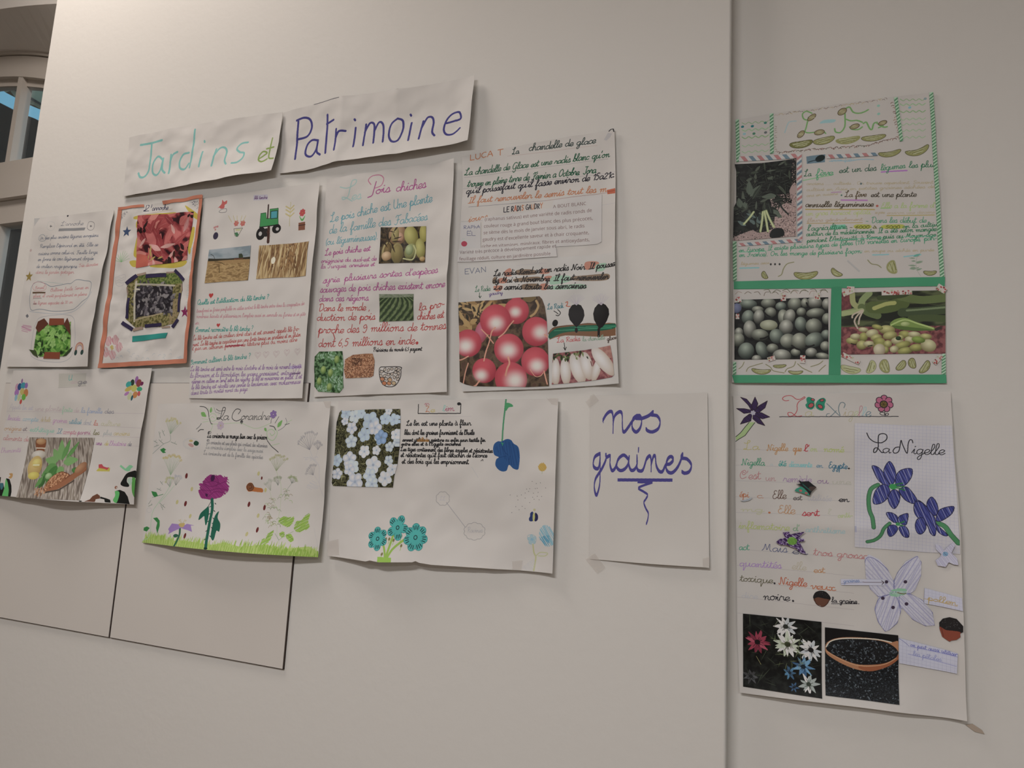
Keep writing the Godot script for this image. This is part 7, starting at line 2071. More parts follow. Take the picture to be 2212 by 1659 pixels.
	c.bean(115.5, 66, 19.3, 8.1, -0.05, 0.57, [127,130,78], [198,202,164], [126,128,80], [90,88,68])
	c.bean(152.8, 64.6, 17.7, 7.6, -0.15, 0.47, [162,164,111], [198,202,164], [126,128,80], [90,88,68])
	c.bean(191.3, 68.6, 19.9, 7.9, -0.05, 0.57, [162,164,111], [198,202,164], [126,128,80], [198,200,184])
	c.bean(231.5, 70.1, 19.1, 6.5, -0.03, 0.57, [162,164,111], [198,202,164], [126,128,80], [90,88,68])
	c.bean(255.6, 100.7, 17.2, 6.8, -0.08, 0.95, [162,164,111], [198,202,164], [126,128,80], [90,88,68])
	c.bean(296.7, 100.3, 18.1, 8.6, -0.25, 1.14, [162,164,111], [198,202,164], [126,128,80], [90,88,68])
	c.poly([124,93,155,92.8,154.3,107.4,124.9,107.3], [119,146,161])
	c.oval(146.6, 99.5, 8.2, 5.9, -0.40, [38,50,51])
	c.ink([126.9,104.1,135.8,102.2,143.6,102.7], 1.27, [52,65,71])
	c.ink([161.1,106.7,174.6,106.1,191.7,109.5,210.6,108.7,231,111.7], 1.25, [156,197,215])
	c.write("Vicia faba", 163.9, 107.9, 201.1, 109.3, 2.7, [162,201,215], 0.51, 0.12)
	c.line([118.2,137.1,166.9,132.1], 1.48, [150,209,158])
	c.line([242.6,135.5,280.6,137.8], 2.40, [191,133,210])
	c.write("La", 119.8, 129.8, 131.6, 130.3, 5.2, [63,113,88], 0.95, 0.12)
	c.write("fève", 138.7, 131.5, 166.2, 132.4, 5.9, [91,179,130], 1.07, 0.12)
	c.write("est un des", 176.2, 129.6, 234.4, 131.5, 5.6, [52,100,79], 0.93, 0.12)
	c.write("légumes", 241.3, 132.7, 278, 132.7, 5.2, [76,151,115], 0.90, 0.12)
	c.write("les plus", 283.4, 133.3, 322.2, 136.2, 5.2, [64,129,97], 0.89, 0.12)
	c.write("anciens .... cultivés . On trouve cependant. Souvent", 123.6, 146.1, 318.3, 165.2, 2.7, [197,187,159], 0.67, 0.12)
	c.write("cultivé en Asie en petites graines séchées de", 123.6, 157.4, 320.3, 173, 2.7, [197,187,159], 0.67, 0.12)
	c.write("ans en cuisine", 123.5, 168.2, 173.7, 169.3, 2.7, [197,187,159], 0.67, 0.12)
	c.line([164.2,164.3,179.5,165], 1.86, [196,163,195])
	c.oval(210.9, 153.4, 1.7, 2, 0.00, [115,131,134])
	c.oval(180, 171.3, 1.3, 1.5, 0.00, [88,128,116])
	c.write("La fève", 184.7, 175.3, 218, 177.8, 4.8, [96,83,59], 0.92, 0.12)
	c.line([179.3,180,219.5,184.9], 2.45, [195,142,205])
	c.write("est une plante", 225.1, 179, 293.1, 185.1, 4.6, [74,68,55], 0.90, 0.12)
	c.write("annuelle légumineuse", 121.4, 186.8, 228.5, 196.7, 4.7, [81,72,54], 1.06, 0.12)
	c.line([122.3,191.3,230.2,202.5], 1.88, [196,178,113])
	c.oval(234.9, 196.4, 2, 2.2, 0.00, [194,116,105])
	c.write("Elle a la forme d'", 240, 200, 320.2, 207.2, 4.5, [185,210,145], 0.76, 0.12)
	c.line([239.9,200.8,254.8,201.8], 1.39, [164,209,138])
	c.write("un gros haricot aplati.", 122.2, 202.5, 226.4, 210.3, 4.5, [198,210,152], 0.80, 0.12)
	c.write("ses graines", 231, 209.9, 245.6, 210.8, 2.6, [197,187,159], 0.50, 0.12)
	c.write("environ une dizaine", 249.2, 212, 319, 217.2, 2.6, [197,187,159], 0.50, 0.12)
	c.line([249.1,214.6,318.9,220.1], 1.38, [196,184,123])
	c.write("fleurs généralement", 124.1, 214.3, 211.5, 220.7, 2.9, [196,177,154], 0.60, 0.12)
	c.line([124.1,217.4,211.4,224.5], 1.25, [196,179,129])
	c.write("- Dans les début de", 216, 225, 306.4, 232, 4.7, [95,166,131], 0.77, 0.12)
	c.poly([161.6,225,185.3,225.3,185.7,233.2,162.5,232.6], [132,209,180])
	c.poly([200.8,227.5,222.9,229.4,222.8,235.9,200.7,234], [197,203,105], true)
	c.poly([243,231.6,272,232.8,271.9,239.6,243.2,237.6], [197,203,105], true)
	c.write("l'agriculture,", 124.6, 231.2, 189.5, 233.1, 4.9, [71,141,104], 0.94, 0.12)
	c.write("- 6000 à - 5000", 191.3, 233.2, 268.3, 239.3, 2.8, [107,115,57], 0.91, 0.12)
	c.write("on la cultive", 271.9, 239.2, 325.2, 240.3, 3.8, [71,141,104], 0.75, 0.12)
	c.write("autour de la méditérannée. Il a été selon mangée", 122.5, 240.7, 320.4, 247.8, 4, [71,141,104], 0.87, 0.12)
	c.write("pendant l'Antiquité, à Rome puis au Moyen-age", 123.6, 252.7, 319.6, 257.3, 4, [71,141,104], 0.87, 0.12)
	c.line([161.3,252.6,241.1,253.2], 1.02, [120,209,177])
	c.line([273.3,254.1,319.6,256.5], 0.97, [120,209,177])
	c.write("en Europe. Il existe plusieurs types de fèves (110 variétés en Europe, par-", 10, 262.7, 321.1, 263.3, 4.1, [95,170,136], 0.91, 0.12)
	c.line([11.4,262.4,56.4,263.8], 1.08, [121,209,170])
	c.write("en France). On les mange de plusieurs façon:", 10.4, 271.4, 210.5, 278.6, 4.1, [95,170,136], 0.91, 0.12)
	c.write("en soupe ou séchés en purée", 213.2, 277.6, 316.3, 282.4, 2.6, [197,187,159], 0.57, 0.12)
	c.line([226.3,283.2,249.8,283.9], 2.16, [157,209,215])
	c.line([272.8,289.3,297.1,287.2], 2.11, [157,209,215])
	c.write("légumes secs", 13.6, 286.9, 61.4, 287.8, 2.5, [197,185,154], 0.55, 0.12)
	c.line([12.6,292.7,43.7,293.8], 2.81, [161,210,213])
	c.oval(64.5, 288.9, 1.6, 2, 0.00, [77,78,77])
	c.oval(71.5, 289.3, 1.6, 2, 0.00, [77,78,77])
	c.oval(79, 289.8, 1.6, 2, 0.00, [77,78,77])
	c.bean(55, 307.8, 7.6, 5.1, 1.10, 0.57, [162,164,111], [198,202,164], [126,128,80], [90,88,68])
	c.bean(121.5, 308.5, 19.3, 9.0, 0.00, 0.95, [162,164,111], [198,202,164], [126,128,80], [90,88,68])
	c.bean(171, 309.3, 10.4, 6.0, 0.70, 0.76, [162,164,111], [198,202,164], [126,128,80], [90,88,68])
	c.bean(257, 306.1, 12.0, 8.9, 1.40, 0.57, [162,164,111], [198,202,164], [126,128,80], [182,183,161])
	c.bean(309.7, 317.6, 9.4, 4.9, 0.05, 0.76, [162,164,111], [198,202,164], [126,128,80], [90,88,68])
	c.ink([102.1,287.5,91.3,290.1,85.3,298.6,82.3,308.3,77,311.8], 1.87, [179,180,146])
	c.ink([102.1,287.5,91.3,290.1,85.3,298.6,82.3,308.3,77,311.8], 0.52, [132,130,107])
	c.ink([218.5,291.5,223.8,298.3,232.9,301,238.5,306], 1.77, [179,180,146])
	c.ink([218.5,291.5,223.8,298.3,232.9,301,238.5,306], 0.49, [132,130,107])
	c.line([188.1,291,205.3,310.3], 2.80, [198,199,198])
	c.line([187.5,291.6,204.6,311.1], 0.50, [187,188,187])
	c.leaves(6, [289.2,288.4,290.2,315.4], 9.5, 2.8, [[149,172,150]], [], -0.50, 0.00)
	c.leaves(6, [289.2,288.4,290.2,315.4], 9.5, 2.8, [[149,172,150]], [], 2.80, 3.30)
	c.ink([292.7,286.5,290.1,300.9,291.2,313.4,296.1,324], 0.48, [175,180,173])
	c.leaf(286.5, 290.3, 11.5, 3.8, -0.40, [119,187,174])
	c.ticks(10, 3.5, 340.2, 155, 344.7, 11.2, 1.1, 0.75, [[131,120,107],[178,156,144]])
	c.ticks(7, 51.4, 339.1, 156.6, 343.5, 12.9, 1.1, 0.92, [[121,126,103]])
	c.ink([50.6,467.7,35.9,472.2,27.2,475.9,23.7,482.5], 1.62, [174,175,141])
	c.ink([50.6,467.7,35.9,472.2,27.2,475.9,23.7,482.5], 0.45, [132,127,107])
	c.ink([55.8,470,63.5,475.3,68.6,481.8,85.6,485.6], 1.61, [174,175,141])
	c.ink([55.8,470,63.5,475.3,68.6,481.8,85.6,485.6], 0.45, [132,127,107])
	c.ink([104.2,465.5,100.8,473.8,90.7,478.3,87.3,483.8], 1.58, [174,175,141])
	c.ink([104.2,465.5,100.8,473.8,90.7,478.3,87.3,483.8], 0.44, [132,127,107])
	c.ink([107.5,469.8,115.8,477.6,129.7,484.9], 1.58, [174,175,141])
	c.ink([107.5,469.8,115.8,477.6,129.7,484.9], 0.44, [132,127,107])
	c.ink([147.1,465.1,140.5,470.5,128.2,474.9], 1.55, [174,175,141])
	c.ink([147.1,465.1,140.5,470.5,128.2,474.9], 0.43, [132,127,107])
	c.ink([151.1,472.4,145.4,477.8,140.7,483.2], 1.54, [174,175,141])
	c.ink([151.1,472.4,145.4,477.8,140.7,483.2], 0.43, [132,127,107])
	c.ink([20.1,465.5,16.6,473,11.4,477.7], 1.64, [174,175,141])
	c.ink([20.1,465.5,16.6,473,11.4,477.7], 0.46, [132,127,107])
	c.bean(48.4, 479.8, 15.8, 6.1, 0.08, 0.95, [162,164,111], [198,202,164], [126,128,80], [90,88,68])
	c.bean(78.5, 472.6, 10.6, 3.5, -0.05, 0.57, [162,164,111], [198,202,164], [126,128,80], [90,88,68])
	c.bean(104.1, 483, 11.6, 4.2, 0.02, 0.95, [162,164,111], [198,202,164], [126,128,80], [90,88,68])
	c.bean(189.6, 478.1, 15.5, 7.7, 0.25, 0.57, [188,193,145], [198,204,173], [126,128,80], [146,147,130])
	c.bean(218.7, 475.7, 11.6, 7.3, -1.20, 0.57, [188,193,145], [198,204,173], [126,128,80], [146,147,130])
	c.bean(241.6, 475, 11.8, 8.2, 1.40, 0.38, [162,164,111], [198,202,164], [126,128,80], [146,147,130])
	c.bean(263.3, 473.8, 9.8, 5.9, -0.90, 0.38, [162,164,111], [198,202,164], [126,128,80], [90,88,68])
	c.bean(281.1, 470.5, 8.7, 6.1, 1.40, 0.38, [162,164,111], [198,202,164], [126,128,80], [90,88,68])
	c.bean(296.9, 476.4, 11.8, 6.1, -1.00, 0.57, [162,164,111], [198,202,164], [126,128,80], [90,88,68])
	finish(p)
	tape(p, "green_tape", [1.9,317.1,171.6,322.3,330.8,328,329.9,343.2,171.4,338.6,2,331.9], [79,163,123], 0.9)
	tape(p, "green_tape", [-0.1,489.5,169.5,489.7,327.3,489.8,327.6,504,169.3,503.8,4.1,503.8], [79,163,123], 0.9)
	tape(p, "green_tape", [162,336.3,178,336.4,174,489.7,155.8,489.6], [70,153,115], 1.1)
	var c1 := Canvas.new(6.4, 84.7, 3.2, [196,229,203], 19)
	c1.bands(13, [[104,157,120]])
	glue(p, "striped_tape", [3.1,4.4,9.5,4.1,5.2,89.1], [3.1,4.4,9.1,4.3,11.6,88.8,4.8,89.2], c1, 0.8, "green and white striped washi tape")
	var c2 := Canvas.new(6.3, 78.2, 3.2, [196,229,203], 26)
	c2.bands(12, [[104,157,120]])
	glue(p, "striped_tape", [62.7,1.7,68.9,1.6,63.5,79.9], [62.7,1.7,69.1,1.8,69.8,79.7,63.6,80.1], c2, 0.8, "green and white striped washi tape")
	var c3 := Canvas.new(5.3, 82.1, 3.2, [196,229,203], 33)
	c3.bands(14, [[104,157,120]])
	glue(p, "striped_tape", [264.3,2.5,269.5,1.9,271.3,84.4], [264.3,2.5,269.9,2.1,276.5,83.7,271.6,84.6], c3, 0.8, "green and white striped washi tape")
	var c4 := Canvas.new(6, 328, 3.2, [196,229,203], 40)
	c4.bands(59, [[104,157,120]])
	glue(p, "striped_tape", [317.6,1.3,323.6,1,323.9,329.3], [317.6,1.3,323.5,1,329.9,329,323.8,329.3], c4, 0.8, "green and white striped washi tape")
	var c5 := Canvas.new(6.4, 74.9, 3.2, [196,229,203], 47)
	c5.bands(12, [[104,157,120]])
	glue(p, "striped_tape", [-0.6,241.4,5.9,241.4,0.5,316.3], [-0.6,241.4,6.1,241.5,6.9,316.3,0.7,316.4], c5, 0.8, "green and white striped washi tape")
	var c6 := Canvas.new(5.5, 23.3, 3.2, [196,229,203], 54)
	c6.bands(4, [[104,157,120]])
	glue(p, "striped_tape", [1.4,465.3,6.9,465.1,1.5,488.5], [1.4,465.3,6.9,465.3,7,488.4,1.5,488.8], c6, 0.8, "green and white striped washi tape")
	var c7 := Canvas.new(5.6, 33.9, 3.2, [196,229,203], 61)
	c7.bands(7, [[104,157,120]])
	glue(p, "striped_tape", [322.7,456,328.2,455.6,321.6,489.9], [322.7,456,327.6,455.2,327.2,489.5,321.1,489.5], c7, 0.8, "green and white striped washi tape")
	var c8 := Canvas.new(100.2, 9.2, 3.2, [214,215,214], 68)
	c8.bands(7, [[195,137,138],[119,146,163]])
	glue(p, "airmail_tape", [9.4,78.7,109.4,85.2,9.7,87.9], [9.4,78.7,109.2,85.9,109.7,94.4,9.5,88.6], c8, 0.9, "red and blue striped airmail tape")
	var c9 := Canvas.new(80.4, 6.7, 3.2, [214,215,214], 75)
	c9.bands(6, [[195,137,138],[119,146,163]])
	glue(p, "airmail_tape", [156.9,94.2,237.2,99.1,156.8,100.9], [156.9,94.2,237.2,99.9,237.1,105.8,156.9,101.6], c9, 0.9, "red and blue striped airmail tape")
	var c10 := Canvas.new(8.1, 162.2, 3.2, [214,215,214], 82)
	c10.bands(17, [[195,137,138],[119,146,163]])
	glue(p, "airmail_tape", [108.2,87.3,116.3,86.7,108.5,249.5], [108.2,87.3,116.5,87,116.6,248.9,108.8,249.8], c10, 0.9, "red and blue striped airmail tape")
	var c11 := Canvas.new(106, 6.2, 3.2, [214,215,214], 89)
	c11.bands(8, [[195,137,138],[119,146,163]])
	glue(p, "airmail_tape", [8.2,246.2,114.2,246.1,9.4,252.2], [8.2,246.2,114.1,245.8,115.4,252.1,9.3,252], c11, 0.9, "red and blue striped airmail tape")
	var c12 := Canvas.new(105.7, 146.9, 3.2, [32,39,37], 100)
	c12.mottle([[13,14,15],[22,25,22],[38,44,39]], 12.98, 4, 1.00, 0.00)
	c12.leaves(120, [1.1,0.1,104.4,110.7], 19.5, 4.8, [[20,24,21],[38,45,39],[61,70,58],[14,16,16],[87,97,84]], [116,128,112], 0.00, 6.28)
	c12.poly([105.4,52.3,94.3,60.3,98.4,83.3,82.4,86.5,70.5,108.1,66.6,130.4,42.3,135.5,32,130.2,-0.1,147.5,105.7,147.6], [183,162,158], true)
	c12.specks(900, [62.1,66.5,105.7,148.7], 0.65, 2.16, [[218,197,192],[137,117,115],[82,71,71],[201,176,170]])
	c12.specks(300, [-0.8,130.3,102.6,155.2], 0.65, 1.95, [[218,197,192],[126,107,105],[71,64,64]])
	c12.specks(60, [98,1.3,105.4,54.5], 0.87, 1.95, [[171,151,143],[103,89,83]])
	c12.leaves(26, [6.2,61.5,76.6,113.1], 28.1, 10.8, [[20,24,21],[54,63,53],[34,41,35],[97,110,97]], [121,135,120], 0.00, 6.28)
	c12.leaves(10, [11,103.5,46.3,124.4], 17.3, 7.4, [[27,32,33],[104,124,121],[51,61,60]], [], 0.00, 6.28)
	c12.poly([66.6,131.5,82.7,131.5,84.8,145.1,62.7,145.9], [22,27,27], true)
	c12.ink([78.4,81.6,82.5,93.2,92.5,105.3], 2.56, [39,48,47])
	c12.ink([49.7,97.4,48.6,113.3,46,133.5], 3.89, [182,198,143])
	c12.ink([49.7,97.4,48.6,113.3,46,133.5], 1.30, [226,231,190])
	c12.ink([52.1,96.5,55.4,113.8,58.6,134.4], 3.88, [182,198,143])
	c12.ink([52.1,96.5,55.4,113.8,58.6,134.4], 1.29, [226,231,190])
	c12.ink([55.2,95.6,61.4,112,68.6,127.2], 3.88, [182,198,143])
	c12.ink([55.2,95.6,61.4,112,68.6,127.2], 1.29, [226,231,190])
	c12.ink([34.1,96.2,26.6,107,17.4,117.8], 3.91, [182,198,143])
	c12.ink([34.1,96.2,26.6,107,17.4,117.8], 1.30, [226,231,190])
	glue(p, "bean_plant_photo", [2.1,92.4,107.8,93.8,0.8,239.3], [2.1,92.9,49.2,96.2,107.3,95,106.5,240.8,63.5,240.9,0.2,241,1.1,176.6,5.3,167.7,4.9,106.9], c12, 1.0, "dark photograph of a bean plant with pale pods")
	var c13 := Canvas.new(153, 108.5, 3.4, [32,35,36], 107)
	c13.mottle([[13,14,15],[22,24,24],[34,37,36]], 16.12, 3, 1.00, 0.00)
	c13.blob(23.6, 8.2, 15.2, 8.9, 0.10, [43,51,48], [184,198,184], -0.15, -0.40, 1.10)
	c13.blob(57, 7.5, 12.4, 9.1, 0.00, [46,49,44], [200,208,192], -0.15, -0.40, 1.10)
	c13.blob(99.9, 10.9, 11.3, 12.1, 0.20, [46,49,44], [200,208,192], -0.15, -0.40, 1.10)
	c13.blob(77.7, 13.9, 9, 7.9, 0.00, [43,51,48], [184,198,184], -0.15, -0.40, 1.10)
	c13.blob(131.8, 9.2, 12.6, 10.3, 0.10, [54,56,51], [219,223,212], -0.15, -0.40, 1.10)
	c13.blob(151.5, 12.7, 7.8, 10.2, 0.00, [54,56,51], [219,223,212], -0.15, -0.40, 1.10)
	c13.blob(5.8, 15.3, 6.8, 8.9, 0.30, [43,51,48], [184,198,184], -0.15, -0.40, 1.10)
	c13.blob(39.5, 18.4, 10, 6, 0.10, [50,54,48], [210,216,200], -0.15, -0.40, 1.10)
	c13.blob(116.7, 9.6, 6.4, 8.6, 0.00, [50,54,48], [210,216,200], -0.15, -0.40, 1.10)
	c13.blob(22.8, 32.2, 10.4, 13.2, 0.20, [43,51,48], [184,198,184], -0.15, -0.40, 1.10)
	c13.blob(41.3, 31.8, 9.3, 13.2, 0.10, [54,56,51], [219,223,212], -0.15, -0.40, 1.10)
	c13.blob(60.4, 24.7, 9.9, 9.6, 0.20, [46,49,44], [200,208,192], -0.15, -0.40, 1.10)
	c13.blob(82.8, 34.9, 9.7, 15.6, -0.20, [50,54,48], [210,216,200], -0.15, -0.40, 1.10)
	c13.blob(91.3, 33.2, 9.7, 13.8, 0.30, [54,56,51], [219,223,212], -0.15, -0.40, 1.10)
	c13.blob(110.7, 25.3, 7.7, 7.8, 0.00, [46,49,44], [200,208,192], -0.15, -0.40, 1.10)
	c13.blob(133.3, 27.9, 15, 8.6, -0.10, [46,49,44], [200,208,192], -0.15, -0.40, 1.10)
	c13.blob(151.3, 38.6, 7.8, 10.2, 0.00, [46,49,44], [200,208,192], -0.15, -0.40, 1.10)
	c13.blob(7.9, 59.7, 7.6, 8.8, 0.00, [54,56,51], [219,223,212], -0.15, -0.40, 1.10)
	c13.blob(26.4, 54.3, 11, 16.2, -0.10, [54,56,51], [219,223,212], -0.15, -0.40, 1.10)
	c13.blob(57.8, 48.4, 14.5, 9.1, 0.05, [46,49,44], [200,208,192], -0.15, -0.40, 1.10)
	c13.blob(86.1, 51.9, 11.6, 13.8, 0.10, [54,56,51], [219,223,212], -0.15, -0.40, 1.10)
	c13.blob(109.8, 46.8, 9.6, 13.4, -0.10, [43,51,48], [184,198,184], -0.15, -0.40, 1.10)
	c13.blob(130.6, 51, 13.2, 14, -0.20, [46,49,44], [200,208,192], -0.15, -0.40, 1.10)
	c13.blob(6.2, 73.1, 11.2, 12.7, 0.30, [50,54,48], [210,216,200], -0.15, -0.40, 1.10)
	c13.blob(43.1, 65.1, 14.9, 10.8, 0.15, [46,49,44], [200,208,192], -0.15, -0.40, 1.10)
	c13.blob(70.7, 67.5, 11.7, 13.5, -0.30, [43,51,48], [184,198,184], -0.15, -0.40, 1.10)
	c13.blob(89.4, 76.2, 13.2, 13, -0.40, [50,54,48], [210,216,200], -0.15, -0.40, 1.10)
	c13.blob(107.9, 77.4, 13.4, 15.3, -0.10, [50,54,48], [210,216,200], -0.15, -0.40, 1.10)
	c13.blob(131.2, 75, 15.7, 12.9, -0.45, [43,51,48], [184,198,184], -0.15, -0.40, 1.10)
	c13.blob(149.3, 66.1, 7.8, 8.4, 0.20, [43,51,48], [184,198,184], -0.15, -0.40, 1.10)
	c13.blob(20.4, 93.2, 13.7, 15.3, 0.10, [43,51,48], [184,198,184], -0.15, -0.40, 1.10)
	c13.blob(46.6, 91.6, 9.9, 15.6, -0.35, [43,51,48], [184,198,184], -0.15, -0.40, 1.10)
	c13.blob(63.8, 89, 9.8, 8.6, 0.00, [46,49,44], [200,208,192], -0.15, -0.40, 1.10)
	c13.blob(79.2, 102.2, 15.3, 11.3, 0.10, [54,56,51], [219,223,212], -0.15, -0.40, 1.10)
	c13.blob(148.3, 86.3, 8.1, 8.7, 0.00, [50,54,48], [210,216,200], -0.15, -0.40, 1.10)
	c13.blob(37.9, 107.5, 8.3, 6.9, 0.00, [54,56,51], [219,223,212], -0.15, -0.40, 1.10)
	c13.blob(126.1, 97, 9.4, 8.4, 0.00, [54,56,51], [219,223,212], -0.15, -0.40, 1.10)
	c13.blob(144.1, 103.6, 11.6, 6, 0.20, [50,54,48], [210,216,200], -0.15, -0.40, 1.10)
	c13.blob(101.1, 96.8, 8, 6.8, 0.20, [50,54,48], [210,216,200], -0.15, -0.40, 1.10)
	c13.blob(57.8, 47.4, 14.9, 9.5, 0.05, [111,115,93], [207,214,191], -0.10, -0.30)
	c13.blob(4, 15.3, 7.9, 9.3, 0.00, [83,89,117], [143,152,186])
	c13.ink([50,24,54.8,29.3,59.6,32.3], 2.92, [29,29,30])
	c13.ink([44,71.8,50.5,70.6,57,67.3], 2.90, [29,29,30])
	c13.ink([117.9,85.9,124.1,86.1,130.3,84.2], 2.80, [29,29,30])
	c13.ink([95.3,84.7,101.6,89.6,107.8,92.2], 2.83, [29,29,30])
	c13.ink([117.4,32.1,122,35.7,126.5,37], 2.83, [29,29,30])
	c13.ink([119.2,9.7,121.3,15.1,123.4,18.2], 2.84, [29,29,30])
	glue(p, "dried_bean_photo", [3.2,352.3,156.1,353.4,3.1,460.8], [3.2,352.3,156.8,354.1,156.1,461.9,3.8,461.5], c13, 1.0, "photograph of grey green broad beans")
	var c14 := Canvas.new(152.4, 106.4, 3.4, [69,64,54], 112)
	c14.mottle([[37,40,32],[63,70,50],[96,106,73]], 18.22, 3, 3.00, 0.00)
	c14.mottle([[101,59,64],[137,83,85],[155,100,100]], 11.59, 5, 1.00, 0.00, [-0.2,60.3,152.7,108.6])
	c14.mottle([[104,59,64],[130,76,78]], 9.94, 6, 1.00, 0.00, [-0.8,-0.4,14.9,38.7])
	c14.poly([-0.4,42,41.9,46.5,88.5,52.8,153.1,48.8,153.2,29.6,73,22,-0.4,34.6], [34,39,30], true)
	c14.ink([2,36.5,26,29.8,32.2,13.6,41.7,2.9], 10.33, [146,164,115])
	c14.ink([16.2,2,17.9,18.6,26,26.2], 8.60, [169,176,126])
	c14.ink([30.7,26.3,40.3,35.6,54.4,41.4], 11.91, [104,121,78])
	c14.ink([46.5,26.7,66.8,27.3,91.5,20.8], 20.26, [93,109,64])
	c14.ink([49.7,28.6,66.8,21.9,79.2,20.4], 6.74, [181,187,120])
	c14.ink([88.4,9.9,118.8,16.3,153,13.8], 13.28, [108,125,78])
	c14.ink([91.5,36.9,118.7,35.8,152.9,33.1], 14.85, [72,87,60])
	c14.ink([97.6,33.5,118.8,32.2,152.9,29.6], 3.29, [128,147,110])
	c14.ink([103.7,47.8,126.2,46.5,152.8,48.8], 11.46, [80,95,60])
	c14.ink([57.4,10.7,88.4,8.1,97.6,4.9], 8.42, [68,81,50])
	c14.ink([0.4,36.5,14.9,35,30.8,31.8], 7.58, [171,184,136])
	c14.poly([73.1,57.9,79.3,49.1,94.6,45.8,111.2,53.3,138,64.3,133.5,68.1,111.2,67,85.4,63.5], [131,159,87], true)
	c14.ink([74.7,57.9,94.6,49.4,115.7,56.9,135,64.2], 2.32, [187,211,137])
	c14.poly([76.2,58.9,103.6,62,135,66.9,111.2,68.4,85.4,65.2], [93,120,63], true)
	c14.blob(95.3, 56.5, 6.8, 3.9, 0.00, [145,165,106], [200,217,156])
	c14.ink([139.5,66.1,145.4,63.5], 4.81, [68,57,53])
	c14.ink([32.4,31.8,22.9,42.5,20.1,51.5,24.7,62.5], 2.72, [202,190,174])
	c14.ink([32.4,33.6,27.7,44.4,26.2,55.3], 2.72, [202,190,174])
	c14.ink([30.8,31.8,18.1,38.7,16.5,44.2], 2.72, [202,190,174])
	c14.blob(16.9, 84.1, 9.5, 6.1, 0.10, [110,104,62], [217,219,155], -0.10, -0.35, 1.30)
	c14.blob(33.4, 65.3, 7.6, 4.3, 0.10, [131,124,87], [231,231,190], -0.10, -0.35, 1.30)
	c14.blob(33.5, 78, 6.9, 8.3, 0.20, [101,101,56], [197,200,127], -0.10, -0.35, 1.30)
	c14.blob(46.8, 71.8, 9.7, 7.2, -0.20, [131,124,87], [231,231,190], -0.10, -0.35, 1.30)
	c14.blob(21.6, 76.9, 7.9, 5.4, 0.00, [131,124,87], [231,231,190], -0.10, -0.35, 1.30)
	c14.blob(31.2, 91.4, 7.9, 7.9, 0.20, [110,104,62], [217,219,155], -0.10, -0.35, 1.30)
	c14.blob(42.2, 89.7, 8.8, 5.4, 0.00, [131,124,87], [231,231,190], -0.10, -0.35, 1.30)
	c14.blob(53.1, 79.1, 8.7, 6.1, -0.20, [110,104,62], [217,219,155], -0.10, -0.35, 1.30)
	c14.blob(68.5, 65.9, 12.4, 7.9, 0.10, [110,104,62], [217,219,155], -0.10, -0.35, 1.30)
	c14.blob(73.2, 75.7, 10.8, 7.1, -0.20, [110,104,62], [217,219,155], -0.10, -0.35, 1.30)
	c14.blob(57.8, 86.3, 9.6, 7.5, 0.30, [101,101,56], [197,200,127], -0.10, -0.35, 1.30)
	c14.blob(70.1, 89.9, 6.2, 6.4, 0.00, [110,104,62], [217,219,155], -0.10, -0.35, 1.30)
	c14.blob(83.9, 84.7, 9.2, 6.4, 0.00, [131,124,87], [231,231,190], -0.10, -0.35, 1.30)
	c14.blob(94.6, 74.2, 9.1, 6.4, 0.20, [101,101,56], [197,200,127], -0.10, -0.35, 1.30)
	c14.blob(102.1, 83.1, 7.8, 6, 0.10, [131,124,87], [231,231,190], -0.10, -0.35, 1.30)
	c14.blob(91.5, 91.8, 12.1, 6, -0.30, [101,101,56], [197,200,127], -0.10, -0.35, 1.30)
	c14.blob(108.2, 74.4, 9.3, 5.3, 0.10, [131,124,87], [231,231,190], -0.10, -0.35, 1.30)
	c14.blob(114.1, 83.2, 9, 6.3, 0.10, [101,101,56], [197,200,127], -0.10, -0.35, 1.30)
	c14.blob(124.6, 78.1, 8.9, 5.2, 0.10, [110,104,62], [217,219,155], -0.10, -0.35, 1.30)
	c14.blob(57.8, 96.9, 9.6, 10.3, 0.20, [101,101,56], [197,200,127], -0.10, -0.35, 1.30)
	c14.blob(67.1, 99.7, 4.6, 6, 0.00, [101,101,56], [197,200,127], -0.10, -0.35, 1.30)
	c14.blob(79.4, 98.8, 6.7, 6, -0.40, [131,124,87], [231,231,190], -0.10, -0.35, 1.30)
	c14.blob(95.3, 101.5, 11.5, 6, -0.20, [101,101,56], [197,200,127], -0.10, -0.35, 1.30)
	c14.blob(111.1, 96.3, 10.5, 6.3, -0.10, [101,101,56], [197,200,127], -0.10, -0.35, 1.30)
	c14.blob(128.3, 93, 11.6, 10.4, 0.50, [131,124,87], [231,231,190], -0.10, -0.35, 1.30)
	c14.blob(88.5, 79.4, 5.2, 4.6, 0.00, [110,104,62], [217,219,155], -0.10, -0.35, 1.30)
	c14.blob(54.5, 61.2, 8.7, 4.3, 0.30, [101,101,56], [197,200,127], -0.10, -0.35, 1.30)
	c14.blob(114.1, 83.2, 9.9, 5.3, 0.20, [89,110,50], [161,189,100])
	c14.blob(57.8, 99.6, 9, 10.3, 0.00, [156,142,118], [231,228,200])
	c14.blob(85.4, 80.3, 4, 3.5, 0.00, [27,43,29], [60,84,54])
	c14.ink([15.4,88.6,21.7,90.5], 1.36, [36,33,29])
	c14.ink([40.7,93.3,46.9,91.9], 1.51, [36,33,29])
	glue(p, "bean_pod_photo", [177.8,347.1,330.2,349.2,175.2,453.5], [177.8,347.1,330.6,350.3,327.6,455.5,175.5,454.6], c14, 1.0, "photograph of green pods and shelled beans on red")
	var c15 := Canvas.new(44.7, 9, 4.0, [213,208,202], 116)
	c15.strew(26, [0,0,44.7,0.1,44.7,9,0,9.1], 1.69, 1.35, [[184,89,89],[195,136,131],[151,77,75],[183,195,162]])
